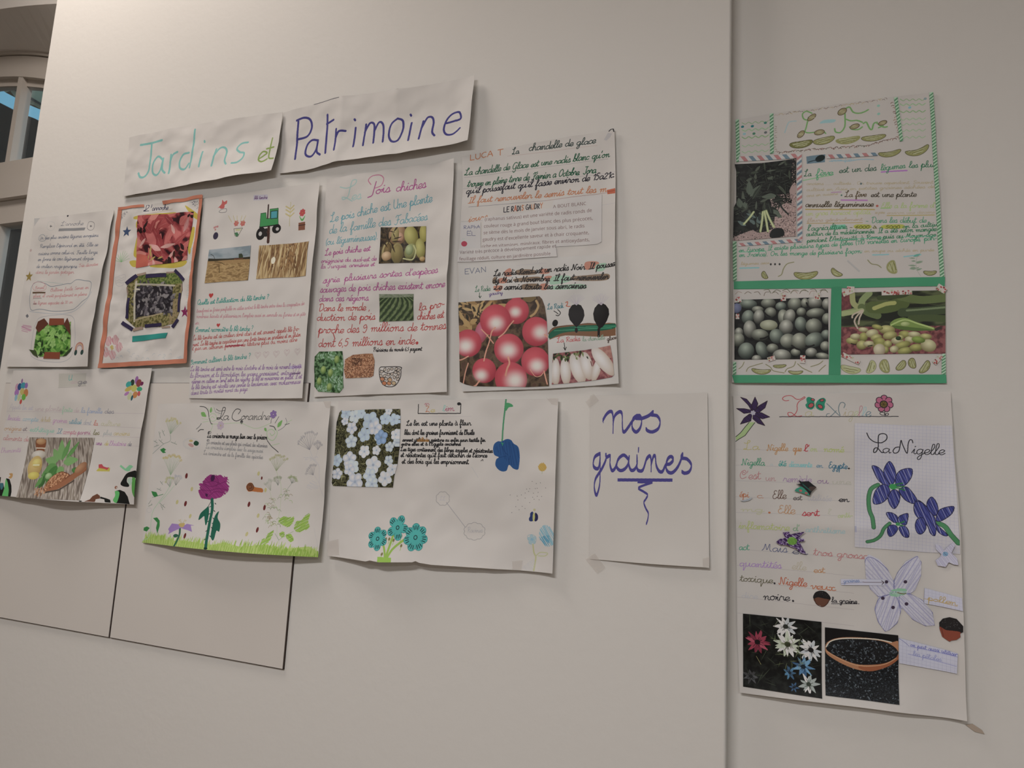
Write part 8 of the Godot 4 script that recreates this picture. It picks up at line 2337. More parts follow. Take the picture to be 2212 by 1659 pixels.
	glue(p, "floral_tape", [238.2,346.1,282.9,346.4,238.3,355.1], [238.2,346.1,282.9,346.5,283,355.4,238.3,355.1], c15, 1.4, "small piece of red flowered washi tape")
	var c16 := Canvas.new(14.9, 10.1, 4.0, [213,208,202], 123)
	c16.strew(9, [0,0,14.9,0,14.9,10.1,-0,10.1], 1.63, 1.31, [[184,89,89],[195,136,131],[151,77,75],[183,195,162]])
	glue(p, "floral_tape", [321.7,338.6,333.3,348,316.8,347.4], [321.7,338.6,333.3,348.1,328.3,356.8,316.8,347.4], c16, 1.4, "small piece of red flowered washi tape")
	var c17 := Canvas.new(19.3, 10.3, 4.0, [213,208,202], 130)
	c17.strew(11, [0,0,19.4,0,19.3,10.3,0,10.3], 1.74, 1.39, [[184,89,89],[195,136,131],[151,77,75],[183,195,162]])
	glue(p, "floral_tape", [177.7,344.7,195.6,337.3,181,354.5], [177.7,344.7,195.6,337.3,198.9,347,181,354.5], c17, 1.4, "small piece of red flowered washi tape")
	var c18 := Canvas.new(12.6, 9.8, 4.0, [213,208,202], 137)
	c18.strew(7, [0,0,12.6,0,12.6,9.8,0,9.8], 1.87, 1.50, [[184,89,89],[195,136,131],[151,77,75],[183,195,162]])
	glue(p, "floral_tape", [2,348,14.5,346.6,3.3,357.7], [2,348,14.5,346.6,15.8,356.3,3.3,357.7], c18, 1.4, "small piece of red flowered washi tape")
	var c19 := Canvas.new(14.3, 8.6, 4.0, [213,208,202], 144)
	c19.strew(8, [0,0,14.3,0,14.3,8.6,-0,8.6], 1.81, 1.44, [[184,89,89],[195,136,131],[151,77,75],[183,195,162]])
	glue(p, "floral_tape", [88.6,343,89.5,357.3,80.1,343.3], [88.6,343,89.4,357.3,80.9,357.6,80.1,343.3], c19, 1.4, "small piece of red flowered washi tape")
	var c20 := Canvas.new(13.5, 10, 4.0, [213,208,202], 151)
	c20.strew(8, [0,0,13.4,0,13.5,10,-0,10], 1.76, 1.41, [[184,89,89],[195,136,131],[151,77,75],[183,195,162]])
	glue(p, "floral_tape", [144.2,345.1,144.1,358.6,134.3,344.7], [144.2,345.1,144.1,358.6,134.1,358.1,134.3,344.6], c20, 1.4, "small piece of red flowered washi tape")
	var c21 := Canvas.new(6.3, 9.7, 4.0, [213,208,202], 158)
	c21.strew(4, [0,0,6.3,0,6.3,9.7,0,9.7], 1.86, 1.49, [[184,89,89],[195,136,131],[151,77,75],[183,195,162]])
	glue(p, "floral_tape", [5.5,378.2,11.7,378.4,5.5,387.8], [5.5,378.2,11.7,378.4,11.8,388.1,5.5,387.8], c21, 1.4, "small piece of red flowered washi tape")
	var c22 := Canvas.new(12.5, 8.2, 4.0, [213,208,202], 165)
	c22.strew(8, [0,0,12.5,0,12.5,8.2,0,8.2], 1.79, 1.44, [[184,89,89],[195,136,131],[151,77,75],[183,195,162]])
	glue(p, "floral_tape", [58.2,458.6,70.2,455,60.3,466.5], [58.2,458.6,70.2,455,72.3,462.9,60.3,466.5], c22, 1.4, "small piece of red flowered washi tape")
	var c23 := Canvas.new(13.8, 8.3, 4.0, [213,208,202], 172)
	c23.strew(8, [0,0,13.8,0,13.8,8.3,-0,8.3], 1.75, 1.40, [[184,89,89],[195,136,131],[151,77,75],[183,195,162]])
	glue(p, "floral_tape", [120.1,455.9,119.1,469.7,111.8,455.2], [120.1,455.9,119.1,469.6,110.8,469,111.8,455.2], c23, 1.4, "small piece of red flowered washi tape")
	var c24 := Canvas.new(29.9, 7.7, 4.0, [213,208,202], 179)
	c24.strew(17, [0,0,29.9,0,29.9,7.7,-0,7.8], 1.70, 1.36, [[184,89,89],[195,136,131],[151,77,75],[183,195,162]])
	glue(p, "floral_tape", [178.7,451.1,204.7,465.8,175.6,458.1], [178.7,451.1,204.7,465.8,201.6,472.8,175.6,458.2], c24, 1.4, "small piece of red flowered washi tape")
	var c25 := Canvas.new(17.3, 7.2, 4.0, [213,208,202], 186)
	c25.strew(10, [0,0,17.4,0,17.3,7.2,0,7.2], 1.60, 1.28, [[184,89,89],[195,136,131],[151,77,75],[183,195,162]])
	glue(p, "floral_tape", [308.6,469.6,319.2,455.9,313.5,474.9], [308.6,469.6,319.3,455.9,324.2,461.2,313.5,474.8], c25, 1.4, "small piece of red flowered washi tape")
	var c26 := Canvas.new(11.7, 5.5, 4.0, [213,208,202], 193)
	c26.strew(8, [0,0,11.7,0,11.7,5.5,0,5.5], 1.73, 1.38, [[184,89,89],[195,136,131],[151,77,75],[183,195,162]])
	glue(p, "floral_tape", [186.2,336.1,197.8,337.6,185.8,341.6], [186.2,336.1,197.8,337.6,197.4,343.1,185.8,341.6], c26, 1.4, "small piece of red flowered washi tape")

func nigella_poster() -> void:
	var p := hang("poster", "tall white poster headed La Nigelle with blue flowers on squared paper", "poster", Vector3(-0.0510, 1.6173, -0.0370), Vector2(334.9, 505.9), [0,8.7,76.9,6.2,167.2,4.1,252.8,2.4,330.2,0,332.2,105.7,334.9,212.8,334.5,496,261.8,497.8,146.9,500.5,59.3,504.3,14,505.9,9.8,420.7,8.6,334.3,5.4,178.1,4.5,88.2], {"base": 2.5, "wave": 2.0, "freq": 0.009, "low": [[12.0, 0.55, 0.5, 0.12]], "side": [[10.0, 0.6, 0.5, 0.12]], "left": [[7.0, 0.45, 0.35, 0.12]], "fold_y": [[0.45, 2.5, 20.0]]}, 3.2, [213,210,206])
	var c := p.c
	c.line([5.4,103.3,186.7,101.4], 0.59, [197,195,195])
	c.line([5.5,130.8,186.3,129.1], 0.59, [197,195,195])
	c.line([5.3,157.3,185.9,155.2], 0.58, [197,195,195])
	c.line([5.5,185.1,185.5,182], 0.58, [197,195,195])
	c.line([5.6,211.6,186.8,206.1], 0.58, [197,195,195])
	c.line([5.8,239.4,164.2,235.1], 0.58, [197,195,195])
	c.line([6.3,273.6,207.4,272.9], 0.57, [197,195,195])
	c.line([8.4,300.2,187.1,300.9], 0.58, [197,192,192])
	c.line([8.6,326.1,186.7,328], 0.58, [197,192,192])
	c.line([9.1,352.7,186.3,353.7], 0.57, [197,192,192])
	c.line([9.2,378.7,185.9,378.6], 0.57, [197,192,192])
	c.poly([4.9,81.7,12.9,74.2,20.5,63.5,27.1,55.3,36.6,55.5,28.1,67.4,20.5,78.6,11,85,5.7,88.5], [179,206,150])
	c.line([27.1,55.3,20.5,63.5,12.9,74.2,4.9,81.7], 0.78, [50,49,55])
	c.line([36.6,55.5,28.1,67.4,20.5,78.6,11,85,4.9,89.8], 0.78, [50,49,55])
	c.poly([32.2,37,25.1,24.9,12.6,11.5,22.6,14.7,32.2,26.8], [75,57,102])
	c.hatch([32.2,37,25.1,24.9,12.6,11.5,22.6,14.7,32.2,26.8], [54,43,73], 0.70, 1.77, 0.79, false)
	c.line([32.2,37,25.1,24.9,12.6,11.5,22.6,14.7,32.2,26.8,32.2,37], 0.79, [55,45,52])
	c.poly([32.2,37,30.8,24.8,36.5,10.9,41.3,22.6,37.5,36.9], [75,57,102])
	c.hatch([32.2,37,30.8,24.8,36.5,10.9,41.3,22.6,37.5,36.9], [54,43,73], 0.70, 1.77, 0.79, false)
	c.line([32.2,37,30.8,24.8,36.5,10.9,41.3,22.6,37.5,36.9,32.2,37], 0.79, [55,45,52])
	c.poly([34.7,36.9,42.2,26.7,56.7,17.6,53,29.6,41.3,39.8], [75,57,102])
	c.hatch([34.7,36.9,42.2,26.7,56.7,17.6,53,29.6,41.3,39.8], [54,43,73], 0.70, 1.76, 0.78, false)
	c.line([34.7,36.9,42.2,26.7,56.7,17.6,53,29.6,41.3,39.8,34.7,36.9], 0.78, [55,45,52])
	c.poly([33.7,37.9,47,38.3,60.5,45.6,48.9,49.2,36.6,45], [75,57,102])
	c.hatch([33.7,37.9,47,38.3,60.5,45.6,48.9,49.2,36.6,45], [54,43,73], 0.70, 1.76, 0.78, false)
	c.line([33.7,37.9,47,38.3,60.5,45.6,48.9,49.2,36.6,45,33.7,37.9], 0.78, [55,45,52])
	c.poly([33.7,40,43.2,46.9,52.6,60.8,41.3,57,32.8,49.1], [75,57,102])
	c.hatch([33.7,40,43.2,46.9,52.6,60.8,41.3,57,32.8,49.1], [54,43,73], 0.70, 1.76, 0.78, false)
	c.line([33.7,40,43.2,46.9,52.6,60.8,41.3,57,32.8,49.1,33.7,40], 0.78, [55,45,52])
	c.poly([32.2,40,29.6,53.2,12.4,59.2,18.5,48.3,27.1,41.1], [75,57,102])
	c.hatch([32.2,40,29.6,53.2,12.4,59.2,18.5,48.3,27.1,41.1], [54,43,73], 0.70, 1.77, 0.78, false)
	c.line([32.2,40,29.6,53.2,12.4,59.2,18.5,48.3,27.1,41.1,32.2,40], 0.78, [55,45,52])
	c.poly([31.5,38,18.5,40.2,5.9,31.6,18.4,31.5,29.9,33.9], [75,57,102])
	c.hatch([31.5,38,18.5,40.2,5.9,31.6,18.4,31.5,29.9,33.9], [54,43,73], 0.70, 1.77, 0.79, false)
	c.line([31.5,38,18.5,40.2,5.9,31.6,18.4,31.5,29.9,33.9,31.5,38], 0.79, [55,45,52])
	c.flower(33.4, 39, 4.3, 6, [198,198,210], [196,193,212], [179,177,204], 0.62)
	c.ink([91.3,16.5,85.2,17.2,81,13.8,85.2,9.3,95.4,8.5,102.7,14,109.9,13.9,115.8,9.9,116.3,12.3,108.1,17.5,104.4,23.9,104,33.9,98.9,41.9,91.5,43.6,89.7,38.1,95.2,37.6,102.5,43.4,111.6,42.9], 1.15, [193,88,95])
	c.write("a", 115.5, 43.2, 128.8, 43, 8.3, [197,194,153], 0.93, 0.12)
	c.ink([150.3,21.1,155.5,26.3,164.2,35.9,170.2,41.1,168.3,31,170.5,21.2,174.9,18.9,178.3,22.1,176.5,28], 1.12, [116,138,147])
	c.ink([165.1,33,156.2,42.5,150,42.6,150.6,39.1,154.5,38], 0.92, [116,138,147])
	c.write("i", 175.5, 42.6, 181, 42.5, 7.8, [197,186,160], 0.90, 0.12)
	c.write("g", 181.7, 42.4, 191.4, 42.3, 7.7, [197,193,170], 0.90, 0.12)
	c.write("e", 191, 42.3, 197.2, 42.2, 7.7, [195,206,166], 0.90, 0.12)
	c.write("l", 196.9, 42.2, 203.1, 42.1, 7.7, [195,147,158], 0.89, 0.12)
	c.write("l", 202.7, 42.1, 208.9, 42, 7.7, [169,206,212], 0.89, 0.12)
	c.write("e", 208.2, 42, 215.8, 41.9, 7.7, [115,142,155], 0.89, 0.12)
	c.line([76.4,44.9,256.1,41.2], 1.15, [50,49,55])
	c.poly([132.4,21.7,129.8,13.8,123,10.3,119,13.5,119.9,20.8,117.5,23.8,119.8,29.3,126.1,32,130.6,28.6], [56,150,122], true)
	c.poly([133.7,21.6,138.8,14.1,145.9,11.7,149.4,15.6,147.6,21.5,147.5,28.4,144.3,33.3,138.6,32.4,134.2,28.5], [56,150,122], true)
	c.oval(128.9, 14.8, 2.9, 2, 0.30, [194,101,102], [49,74,74], 0.94)
	c.oval(126.1, 24.7, 4.7, 3.6, -0.70, [194,101,102], [49,74,74], 0.94)
	c.oval(143.2, 15.6, 3.2, 2.2, -0.30, [194,101,102], [49,74,74], 0.94)
	c.oval(140.4, 26.5, 4.3, 3.1, 0.70, [194,101,102], [49,74,74], 0.94)
	c.ink([131.6,18.7,132.6,25.6,131.5,29.9], 1.51, [197,193,170])
	c.oval(236.2, 11.3, 4.7, 5, 0.00, [194,115,146], [50,49,55], 0.90)
	c.oval(242.9, 14.8, 4.7, 5, 0.00, [194,115,146], [50,49,55], 0.89)
	c.oval(244.5, 22.5, 4.7, 5, 0.00, [194,115,146], [50,49,55], 0.89)
	c.oval(239.6, 28.8, 4.7, 5, 0.00, [194,115,146], [50,49,55], 0.89)
	c.oval(232, 28.8, 4.7, 5, 0.00, [194,115,146], [50,49,55], 0.90)
	c.oval(227.4, 22.6, 4.7, 5, 0.00, [194,115,146], [50,49,55], 0.90)
	c.oval(229.3, 14.8, 4.7, 5, 0.00, [194,115,146], [50,49,55], 0.90)
	c.oval(236, 20.9, 7.4, 7.3, 0.00, [194,115,146])
	c.oval(235.6, 21.5, 5.4, 5.7, 0.00, [123,105,63], [50,49,55], 1.25)
	c.umbel(235.6, 21.5, 4.7, 0.00, 5.20, 6, [66,58,39], [], 1.4)
	c.line([236.8,32.9,237.2,41.5], 0.89, [50,49,55])
	c.oval(233.3, 37, 3.7, 2.3, 0.30, [], [50,49,55], 0.72)
	c.oval(240, 38, 2.3, 1.7, -0.30, [], [50,49,55], 0.71)
	c.write("La", 17.8, 103.5, 43.3, 103, 6.4, [197,191,128], 0.96, 0.12)
	c.write("Nigelle", 55.4, 104.1, 89.1, 102.9, 5.4, [195,150,101], 0.94, 0.12)
	c.write("que", 97.1, 103.1, 110.3, 103, 5.3, [194,137,84], 0.93, 0.12)
	c.write("l'", 114.4, 102.8, 122.8, 102.9, 5.5, [187,55,69], 1.07, 0.12)
	c.write("on", 124.1, 102.5, 134.4, 102.5, 4.7, [190,206,148], 0.92, 0.12)
	c.write("nomé", 144.6, 102.5, 175, 102.2, 5, [190,206,125], 0.91, 0.12)
	c.write("Nigella", 14.1, 130.4, 52.2, 129.4, 5.4, [80,158,124], 0.96, 0.12)
	c.write("a", 60.4, 129.6, 65.6, 129.4, 3.5, [195,207,209], 0.63, 0.12)
	c.write("été", 74.4, 129, 86.1, 128.9, 4.7, [76,165,160], 0.93, 0.12)
	c.write("découverte", 90.8, 129.9, 126.2, 129.1, 4.7, [143,206,210], 0.93, 0.12)
	c.write("en", 133.2, 129.2, 142.9, 129.1, 3.8, [118,155,177], 0.76, 0.12)
	c.write("Egypte", 151.3, 129.5, 179.7, 129.4, 5.2, [82,128,154], 1.05, 0.12)
	c.dot(182.5, 128.6, 2.88, [50,49,55])
	c.write("C'est", 11.4, 154, 45.2, 152.7, 6.6, [195,137,142], 0.96, 0.12)
	c.write("un", 53.6, 154.9, 69.2, 154.7, 5.1, [196,160,164], 0.94, 0.12)
	c.write("remède", 81.6, 155.6, 125.4, 153.8, 5.4, [175,150,186], 0.93, 0.12)
	c.write("ou", 134.2, 155.6, 151.1, 155.1, 5, [163,140,174], 0.90, 0.12)
	c.write("une", 157.5, 155.5, 184.2, 154.9, 4.6, [197,197,187], 0.89, 0.12)
	c.write("épi", 11.5, 185.3, 26.6, 184.8, 5.1, [194,128,95], 0.95, 0.12)
	c.write("c.", 39.7, 185.2, 53, 184.8, 4.7, [195,148,124], 0.94, 0.12)
	c.write("Elle", 63.7, 184.6, 85.9, 184.2, 6.4, [108,85,75], 0.93, 0.12)
	c.write("est", 97.2, 184.9, 110.6, 184.5, 4.2, [96,90,89], 0.91, 0.12)
	c.write("utilisée", 119.5, 184.7, 155.9, 183.6, 4.6, [198,197,202], 0.90, 0.12)
	c.write("en", 166.6, 183.7, 181.2, 183.2, 4.1, [50,49,55], 1.03, 0.12)
	c.write("mg", 13.5, 209.5, 50.8, 208.3, 3.9, [197,200,161], 0.63, 0.12)
	c.oval(60, 208.8, 2, 1.7, 0.00, [194,126,93])
	c.write("Elle", 71.8, 208.4, 99.4, 208.3, 6.5, [195,153,115], 0.92, 0.12)
	c.write("sert", 110.8, 210.4, 136.9, 208.6, 5.3, [190,66,79], 1.13, 0.12)
	c.write("l'", 150, 205.5, 156, 205.4, 4.1, [197,199,184], 0.59, 0.12)
	c.write("anti-", 164.6, 209.7, 187.1, 207.8, 4.1, [192,206,158], 0.88, 0.12)
	c.write("inflamatoire", 10.8, 238.3, 90.7, 236.1, 5.5, [191,206,130], 0.94, 0.12)
	c.write("d'", 96.4, 236.1, 106.8, 235.7, 4.9, [131,177,139], 0.91, 0.12)
	c.write("arthritisme", 115.9, 236.5, 174.5, 235, 4.9, [174,206,211], 0.75, 0.12)
	c.write("act", 11, 274.4, 27.2, 273.7, 5, [85,168,138], 0.94, 0.12)
	c.write("Mais", 48.1, 273.5, 87.3, 272, 6.1, [106,112,146], 0.92, 0.12)
	c.write("en", 95, 274, 118, 273.5, 5.3, [83,87,117], 0.90, 0.12)
	c.write("tros grosse", 127.6, 273, 206.6, 272.6, 5.6, [195,134,137], 0.89, 0.12)
	c.write("quantités", 11.7, 301.3, 78.2, 299.5, 5.5, [179,146,207], 0.95, 0.12)
	c.write("elle", 94.5, 299.3, 116.1, 298.4, 5.7, [197,191,174], 0.76, 0.12)
	c.write("est", 127.7, 301, 144.3, 300.2, 4.5, [195,148,108], 0.90, 0.12)
	c.write("toxique", 12.7, 326.1, 64.6, 325.1, 5.4, [105,102,79], 0.94, 0.12)
	c.dot(67.9, 324.8, 3.18, [50,49,55])
	c.write("Nigelle", 74.1, 325.7, 116.9, 325.1, 5.9, [194,110,85], 1.07, 0.12)
	c.write("veux", 122.9, 327.8, 159.6, 326.6, 5.1, [194,122,89], 1.05, 0.12)
	c.write("dire", 15.7, 353.3, 41, 352.1, 4.6, [198,200,207], 0.63, 0.12)
	c.write("noire", 50.2, 353, 90.7, 350.5, 6.1, [50,49,55], 1.15, 0.12)
	c.dot(96.2, 349.9, 3.31, [50,49,55])
	c.write("la graine", 153.9, 345.7, 190.7, 343.5, 3.7, [50,49,55], 0.88, 0.12)
	c.line([153.9,348,191.5,344.1], 0.72, [50,49,55])
	c.dot(193.5, 343.9, 1.40, [50,49,55])
	c.poly([128.3,341.1,131.2,350.5,138.2,353.4,140.4,355,145.1,352.3,149.9,345.2,151.3,339.7], [111,76,61], true)
	c.ink([128.3,341.1,131.2,350.5,140.4,354.3,147.8,348.3,151.3,339.7], 0.72, [66,45,38])
	c.poly([126.9,339,130.5,332.5,137.5,329.3,145.4,330,151.4,336,152.4,341.1,144.4,341.2,133.9,340.1,127.7,343], [33,31,32], true)
	c.strew(14, [129.5,338.2,139.3,331,149.7,336,149.6,338.8], 0.45, 0.36, [[87,87,89]])
	finish(p)
	var c1 := Canvas.new(141.5, 202.4, 3.4, [214,214,221], 20)
	c1.squares(5.18, [186,189,212], 0.030)
	c1.ink([18,16,21.7,24.4,29.2,30.2,39.3,30.9,46.4,25.3,47,18.7,42.1,16,35.8,18.5,34.3,27.7,34.4,37.1,31.4,45.7,27.5,47.2,28.7,41.1,33.2,40,38.9,46.7,42.3,46.1], 1.26, [42,41,48])
	c1.write("a", 39.7, 47.4, 51.4, 47.6, 7.9, [42,41,48], 1.02, 0.12)
	c1.ink([64,36.7,59,38.2,55.6,43.6,58,47.2,63.8,43.2,67.2,26.3,69,31.8,75.2,46.4,77.2,31.4,79.8,24.8,83.1,25.2,83.8,29.3], 1.23, [42,41,48])
	c1.write("igelle", 81.7, 47.2, 126.4, 46.4, 7.4, [42,41,48], 1.00, 0.20)
	c1.ink([32.8,99.3,22.7,107,18.7,122.2,19.5,140.6,23.4,153.2,24.8,167.8], 6.33, [56,94,71])
	c1.ink([32.8,99.3,22.7,107,18.7,122.2,19.5,140.6,23.4,153.2,24.8,167.8], 4.75, [84,149,104])
	c1.ink([48,159.4,39.6,168.3,34.4,179.7,26,187.7,15.2,191.5], 5.18, [56,94,71])
	c1.ink([48,159.4,39.6,168.3,34.4,179.7,26,187.7,15.2,191.5], 3.63, [84,149,104])
	c1.ink([112.2,153.1,123,157.5,130.3,169.3,139.2,181.1], 7.37, [56,94,71])
	c1.ink([112.2,153.1,123,157.5,130.3,169.3,139.2,181.1], 5.86, [84,149,104])
	c1.poly([47.7,101.7,34.6,93.2,27.4,78.8,25.1,69.2,33.4,70.9,41.5,79.8,47.9,90.5], [70,75,148], true)
	c1.hatch([47.7,101.7,34.6,93.2,27.4,78.8,25.1,69.2,33.4,70.9,41.5,79.8,47.9,90.5], [99,109,181], 1.20, 3.49, 0.87)
	c1.hatch([47.7,101.7,34.6,93.2,27.4,78.8,25.1,69.2,33.4,70.9,41.5,79.8,47.9,90.5], [52,57,119], 1.10, 3.84, 1.22)
	c1.hatch([47.7,101.7,34.6,93.2,27.4,78.8,25.1,69.2,33.4,70.9,41.5,79.8,47.9,90.5], [169,172,211], 1.25, 8.38, 0.70)
	c1.ink([47.7,101.7,34.6,93.2,27.4,78.8,25.1,69.2,33.4,70.9,41.5,79.8,47.9,90.5], 0.79, [43,43,67], true)
	c1.poly([51,97.7,42.2,85.3,42.5,72.3,49.9,60.7,56.6,69.6,58.8,82.5,56.1,93.7], [70,75,148], true)
	c1.hatch([51,97.7,42.2,85.3,42.5,72.3,49.9,60.7,56.6,69.6,58.8,82.5,56.1,93.7], [99,109,181], 1.20, 3.49, 0.87)
	c1.hatch([51,97.7,42.2,85.3,42.5,72.3,49.9,60.7,56.6,69.6,58.8,82.5,56.1,93.7], [52,57,119], 1.10, 3.84, 1.22)
	c1.hatch([51,97.7,42.2,85.3,42.5,72.3,49.9,60.7,56.6,69.6,58.8,82.5,56.1,93.7], [169,172,211], 1.25, 8.37, 0.70)
	c1.ink([51,97.7,42.2,85.3,42.5,72.3,49.9,60.7,56.6,69.6,58.8,82.5,56.1,93.7], 0.78, [43,43,67], true)
	c1.poly([57.7,95.5,59.6,81.5,68,72.7,81,71,80.7,83,72.3,96.4,62.4,100.7], [70,75,148], true)
	c1.hatch([57.7,95.5,59.6,81.5,68,72.7,81,71,80.7,83,72.3,96.4,62.4,100.7], [99,109,181], 1.20, 3.48, 0.87)
	c1.hatch([57.7,95.5,59.6,81.5,68,72.7,81,71,80.7,83,72.3,96.4,62.4,100.7], [52,57,119], 1.10, 3.83, 1.22)
	c1.hatch([57.7,95.5,59.6,81.5,68,72.7,81,71,80.7,83,72.3,96.4,62.4,100.7], [169,172,211], 1.25, 8.35, 0.70)
	c1.ink([57.7,95.5,59.6,81.5,68,72.7,81,71,80.7,83,72.3,96.4,62.4,100.7], 0.78, [43,43,67], true)
	c1.poly([47.7,101.7,39.5,98.5,29.3,108.4,24.8,123.6,27.2,130.8,38.9,127.2,49,114.5], [70,75,148], true)
	c1.hatch([47.7,101.7,39.5,98.5,29.3,108.4,24.8,123.6,27.2,130.8,38.9,127.2,49,114.5], [99,109,181], 1.20, 3.49, 0.87)
	c1.hatch([47.7,101.7,39.5,98.5,29.3,108.4,24.8,123.6,27.2,130.8,38.9,127.2,49,114.5], [52,57,119], 1.10, 3.84, 1.22)
	c1.hatch([47.7,101.7,39.5,98.5,29.3,108.4,24.8,123.6,27.2,130.8,38.9,127.2,49,114.5], [169,172,211], 1.25, 8.38, 0.70)
	c1.ink([47.7,101.7,39.5,98.5,29.3,108.4,24.8,123.6,27.2,130.8,38.9,127.2,49,114.5], 0.79, [43,43,67], true)
	c1.poly([52.5,106.9,46.5,118.3,48.7,129.2,55.1,136,61.8,126.4,63.8,113.4,59,106.4], [70,75,148], true)
	c1.hatch([52.5,106.9,46.5,118.3,48.7,129.2,55.1,136,61.8,126.4,63.8,113.4,59,106.4], [99,109,181], 1.20, 3.48, 0.87)
	c1.hatch([52.5,106.9,46.5,118.3,48.7,129.2,55.1,136,61.8,126.4,63.8,113.4,59,106.4], [52,57,119], 1.10, 3.83, 1.22)
	c1.hatch([52.5,106.9,46.5,118.3,48.7,129.2,55.1,136,61.8,126.4,63.8,113.4,59,106.4], [169,172,211], 1.25, 8.35, 0.70)
	c1.ink([52.5,106.9,46.5,118.3,48.7,129.2,55.1,136,61.8,126.4,63.8,113.4,59,106.4], 0.78, [43,43,67], true)
	c1.poly([62.3,106.2,72.2,100,80.1,106.8,87.8,120.8,82,125.8,70.1,120.3], [70,75,148], true)
	c1.hatch([62.3,106.2,72.2,100,80.1,106.8,87.8,120.8,82,125.8,70.1,120.3], [99,109,181], 1.20, 3.46, 0.87)
	c1.hatch([62.3,106.2,72.2,100,80.1,106.8,87.8,120.8,82,125.8,70.1,120.3], [52,57,119], 1.10, 3.81, 1.21)
	c1.hatch([62.3,106.2,72.2,100,80.1,106.8,87.8,120.8,82,125.8,70.1,120.3], [169,172,211], 1.25, 8.31, 0.69)
	c1.ink([62.3,106.2,72.2,100,80.1,106.8,87.8,120.8,82,125.8,70.1,120.3], 0.78, [43,43,67], true)
	c1.poly([85.5,144.5,82.7,130.3,87.8,119.9,98.7,127.3,109.4,142.6,112.1,156.7,110,172.9,103.8,169.9,99.5,157.7], [70,75,148], true)
	c1.hatch([85.5,144.5,82.7,130.3,87.8,119.9,98.7,127.3,109.4,142.6,112.1,156.7,110,172.9,103.8,169.9,99.5,157.7], [99,109,181], 1.20, 3.40, 0.85)
	c1.hatch([85.5,144.5,82.7,130.3,87.8,119.9,98.7,127.3,109.4,142.6,112.1,156.7,110,172.9,103.8,169.9,99.5,157.7], [52,57,119], 1.10, 3.74, 1.19)
	c1.hatch([85.5,144.5,82.7,130.3,87.8,119.9,98.7,127.3,109.4,142.6,112.1,156.7,110,172.9,103.8,169.9,99.5,157.7], [169,172,211], 1.25, 8.16, 0.68)
	c1.ink([85.5,144.5,82.7,130.3,87.8,119.9,98.7,127.3,109.4,142.6,112.1,156.7,110,172.9,103.8,169.9,99.5,157.7], 0.76, [43,43,67], true)
	c1.poly([101.8,132.4,101.3,121.7,107.4,113.6,113.1,120.8,115.6,133.2,110.9,142.5], [70,75,148], true)
	c1.hatch([101.8,132.4,101.3,121.7,107.4,113.6,113.1,120.8,115.6,133.2,110.9,142.5], [99,109,181], 1.20, 3.38, 0.84)
	c1.hatch([101.8,132.4,101.3,121.7,107.4,113.6,113.1,120.8,115.6,133.2,110.9,142.5], [52,57,119], 1.10, 3.72, 1.18)
	c1.hatch([101.8,132.4,101.3,121.7,107.4,113.6,113.1,120.8,115.6,133.2,110.9,142.5], [169,172,211], 1.25, 8.11, 0.68)
	c1.ink([101.8,132.4,101.3,121.7,107.4,113.6,113.1,120.8,115.6,133.2,110.9,142.5], 0.76, [43,43,67], true)
	c1.poly([112.3,147.7,115.9,134.9,123.9,128.9,135.6,126.3,132.9,137.1,123.3,146.8,115.4,151], [70,75,148], true)
	c1.hatch([112.3,147.7,115.9,134.9,123.9,128.9,135.6,126.3,132.9,137.1,123.3,146.8,115.4,151], [99,109,181], 1.20, 3.35, 0.84)
	c1.hatch([112.3,147.7,115.9,134.9,123.9,128.9,135.6,126.3,132.9,137.1,123.3,146.8,115.4,151], [52,57,119], 1.10, 3.69, 1.17)
	c1.hatch([112.3,147.7,115.9,134.9,123.9,128.9,135.6,126.3,132.9,137.1,123.3,146.8,115.4,151], [169,172,211], 1.25, 8.04, 0.67)
	c1.ink([112.3,147.7,115.9,134.9,123.9,128.9,135.6,126.3,132.9,137.1,123.3,146.8,115.4,151], 0.75, [43,43,67], true)
	c1.poly([95,147.4,87,149.8,83.5,160.9,86.4,171.4,92.7,171.7,98.6,161.4], [70,75,148], true)
	c1.hatch([95,147.4,87,149.8,83.5,160.9,86.4,171.4,92.7,171.7,98.6,161.4], [99,109,181], 1.20, 3.38, 0.85)
	c1.hatch([95,147.4,87,149.8,83.5,160.9,86.4,171.4,92.7,171.7,98.6,161.4], [52,57,119], 1.10, 3.72, 1.18)
	c1.hatch([95,147.4,87,149.8,83.5,160.9,86.4,171.4,92.7,171.7,98.6,161.4], [169,172,211], 1.25, 8.11, 0.68)
	c1.ink([95,147.4,87,149.8,83.5,160.9,86.4,171.4,92.7,171.7,98.6,161.4], 0.76, [43,43,67], true)
	c1.poly([112.1,154.9,116.7,159.8,126.4,170.5,121,171.9,113.4,165.5], [70,75,148], true)
	c1.hatch([112.1,154.9,116.7,159.8,126.4,170.5,121,171.9,113.4,165.5], [99,109,181], 1.20, 3.35, 0.84)
	c1.hatch([112.1,154.9,116.7,159.8,126.4,170.5,121,171.9,113.4,165.5], [52,57,119], 1.10, 3.68, 1.17)
	c1.hatch([112.1,154.9,116.7,159.8,126.4,170.5,121,171.9,113.4,165.5], [169,172,211], 1.25, 8.03, 0.67)
	c1.ink([112.1,154.9,116.7,159.8,126.4,170.5,121,171.9,113.4,165.5], 0.75, [43,43,67], true)
	c1.poly([54.6,157.9,46.5,151.3,43.8,143.3,51.6,142.7,58.9,147.6,59.5,155.7], [70,75,148], true)
	c1.hatch([54.6,157.9,46.5,151.3,43.8,143.3,51.6,142.7,58.9,147.6,59.5,155.7], [99,109,181], 1.20, 3.44, 0.86)
	c1.hatch([54.6,157.9,46.5,151.3,43.8,143.3,51.6,142.7,58.9,147.6,59.5,155.7], [52,57,119], 1.10, 3.79, 1.20)
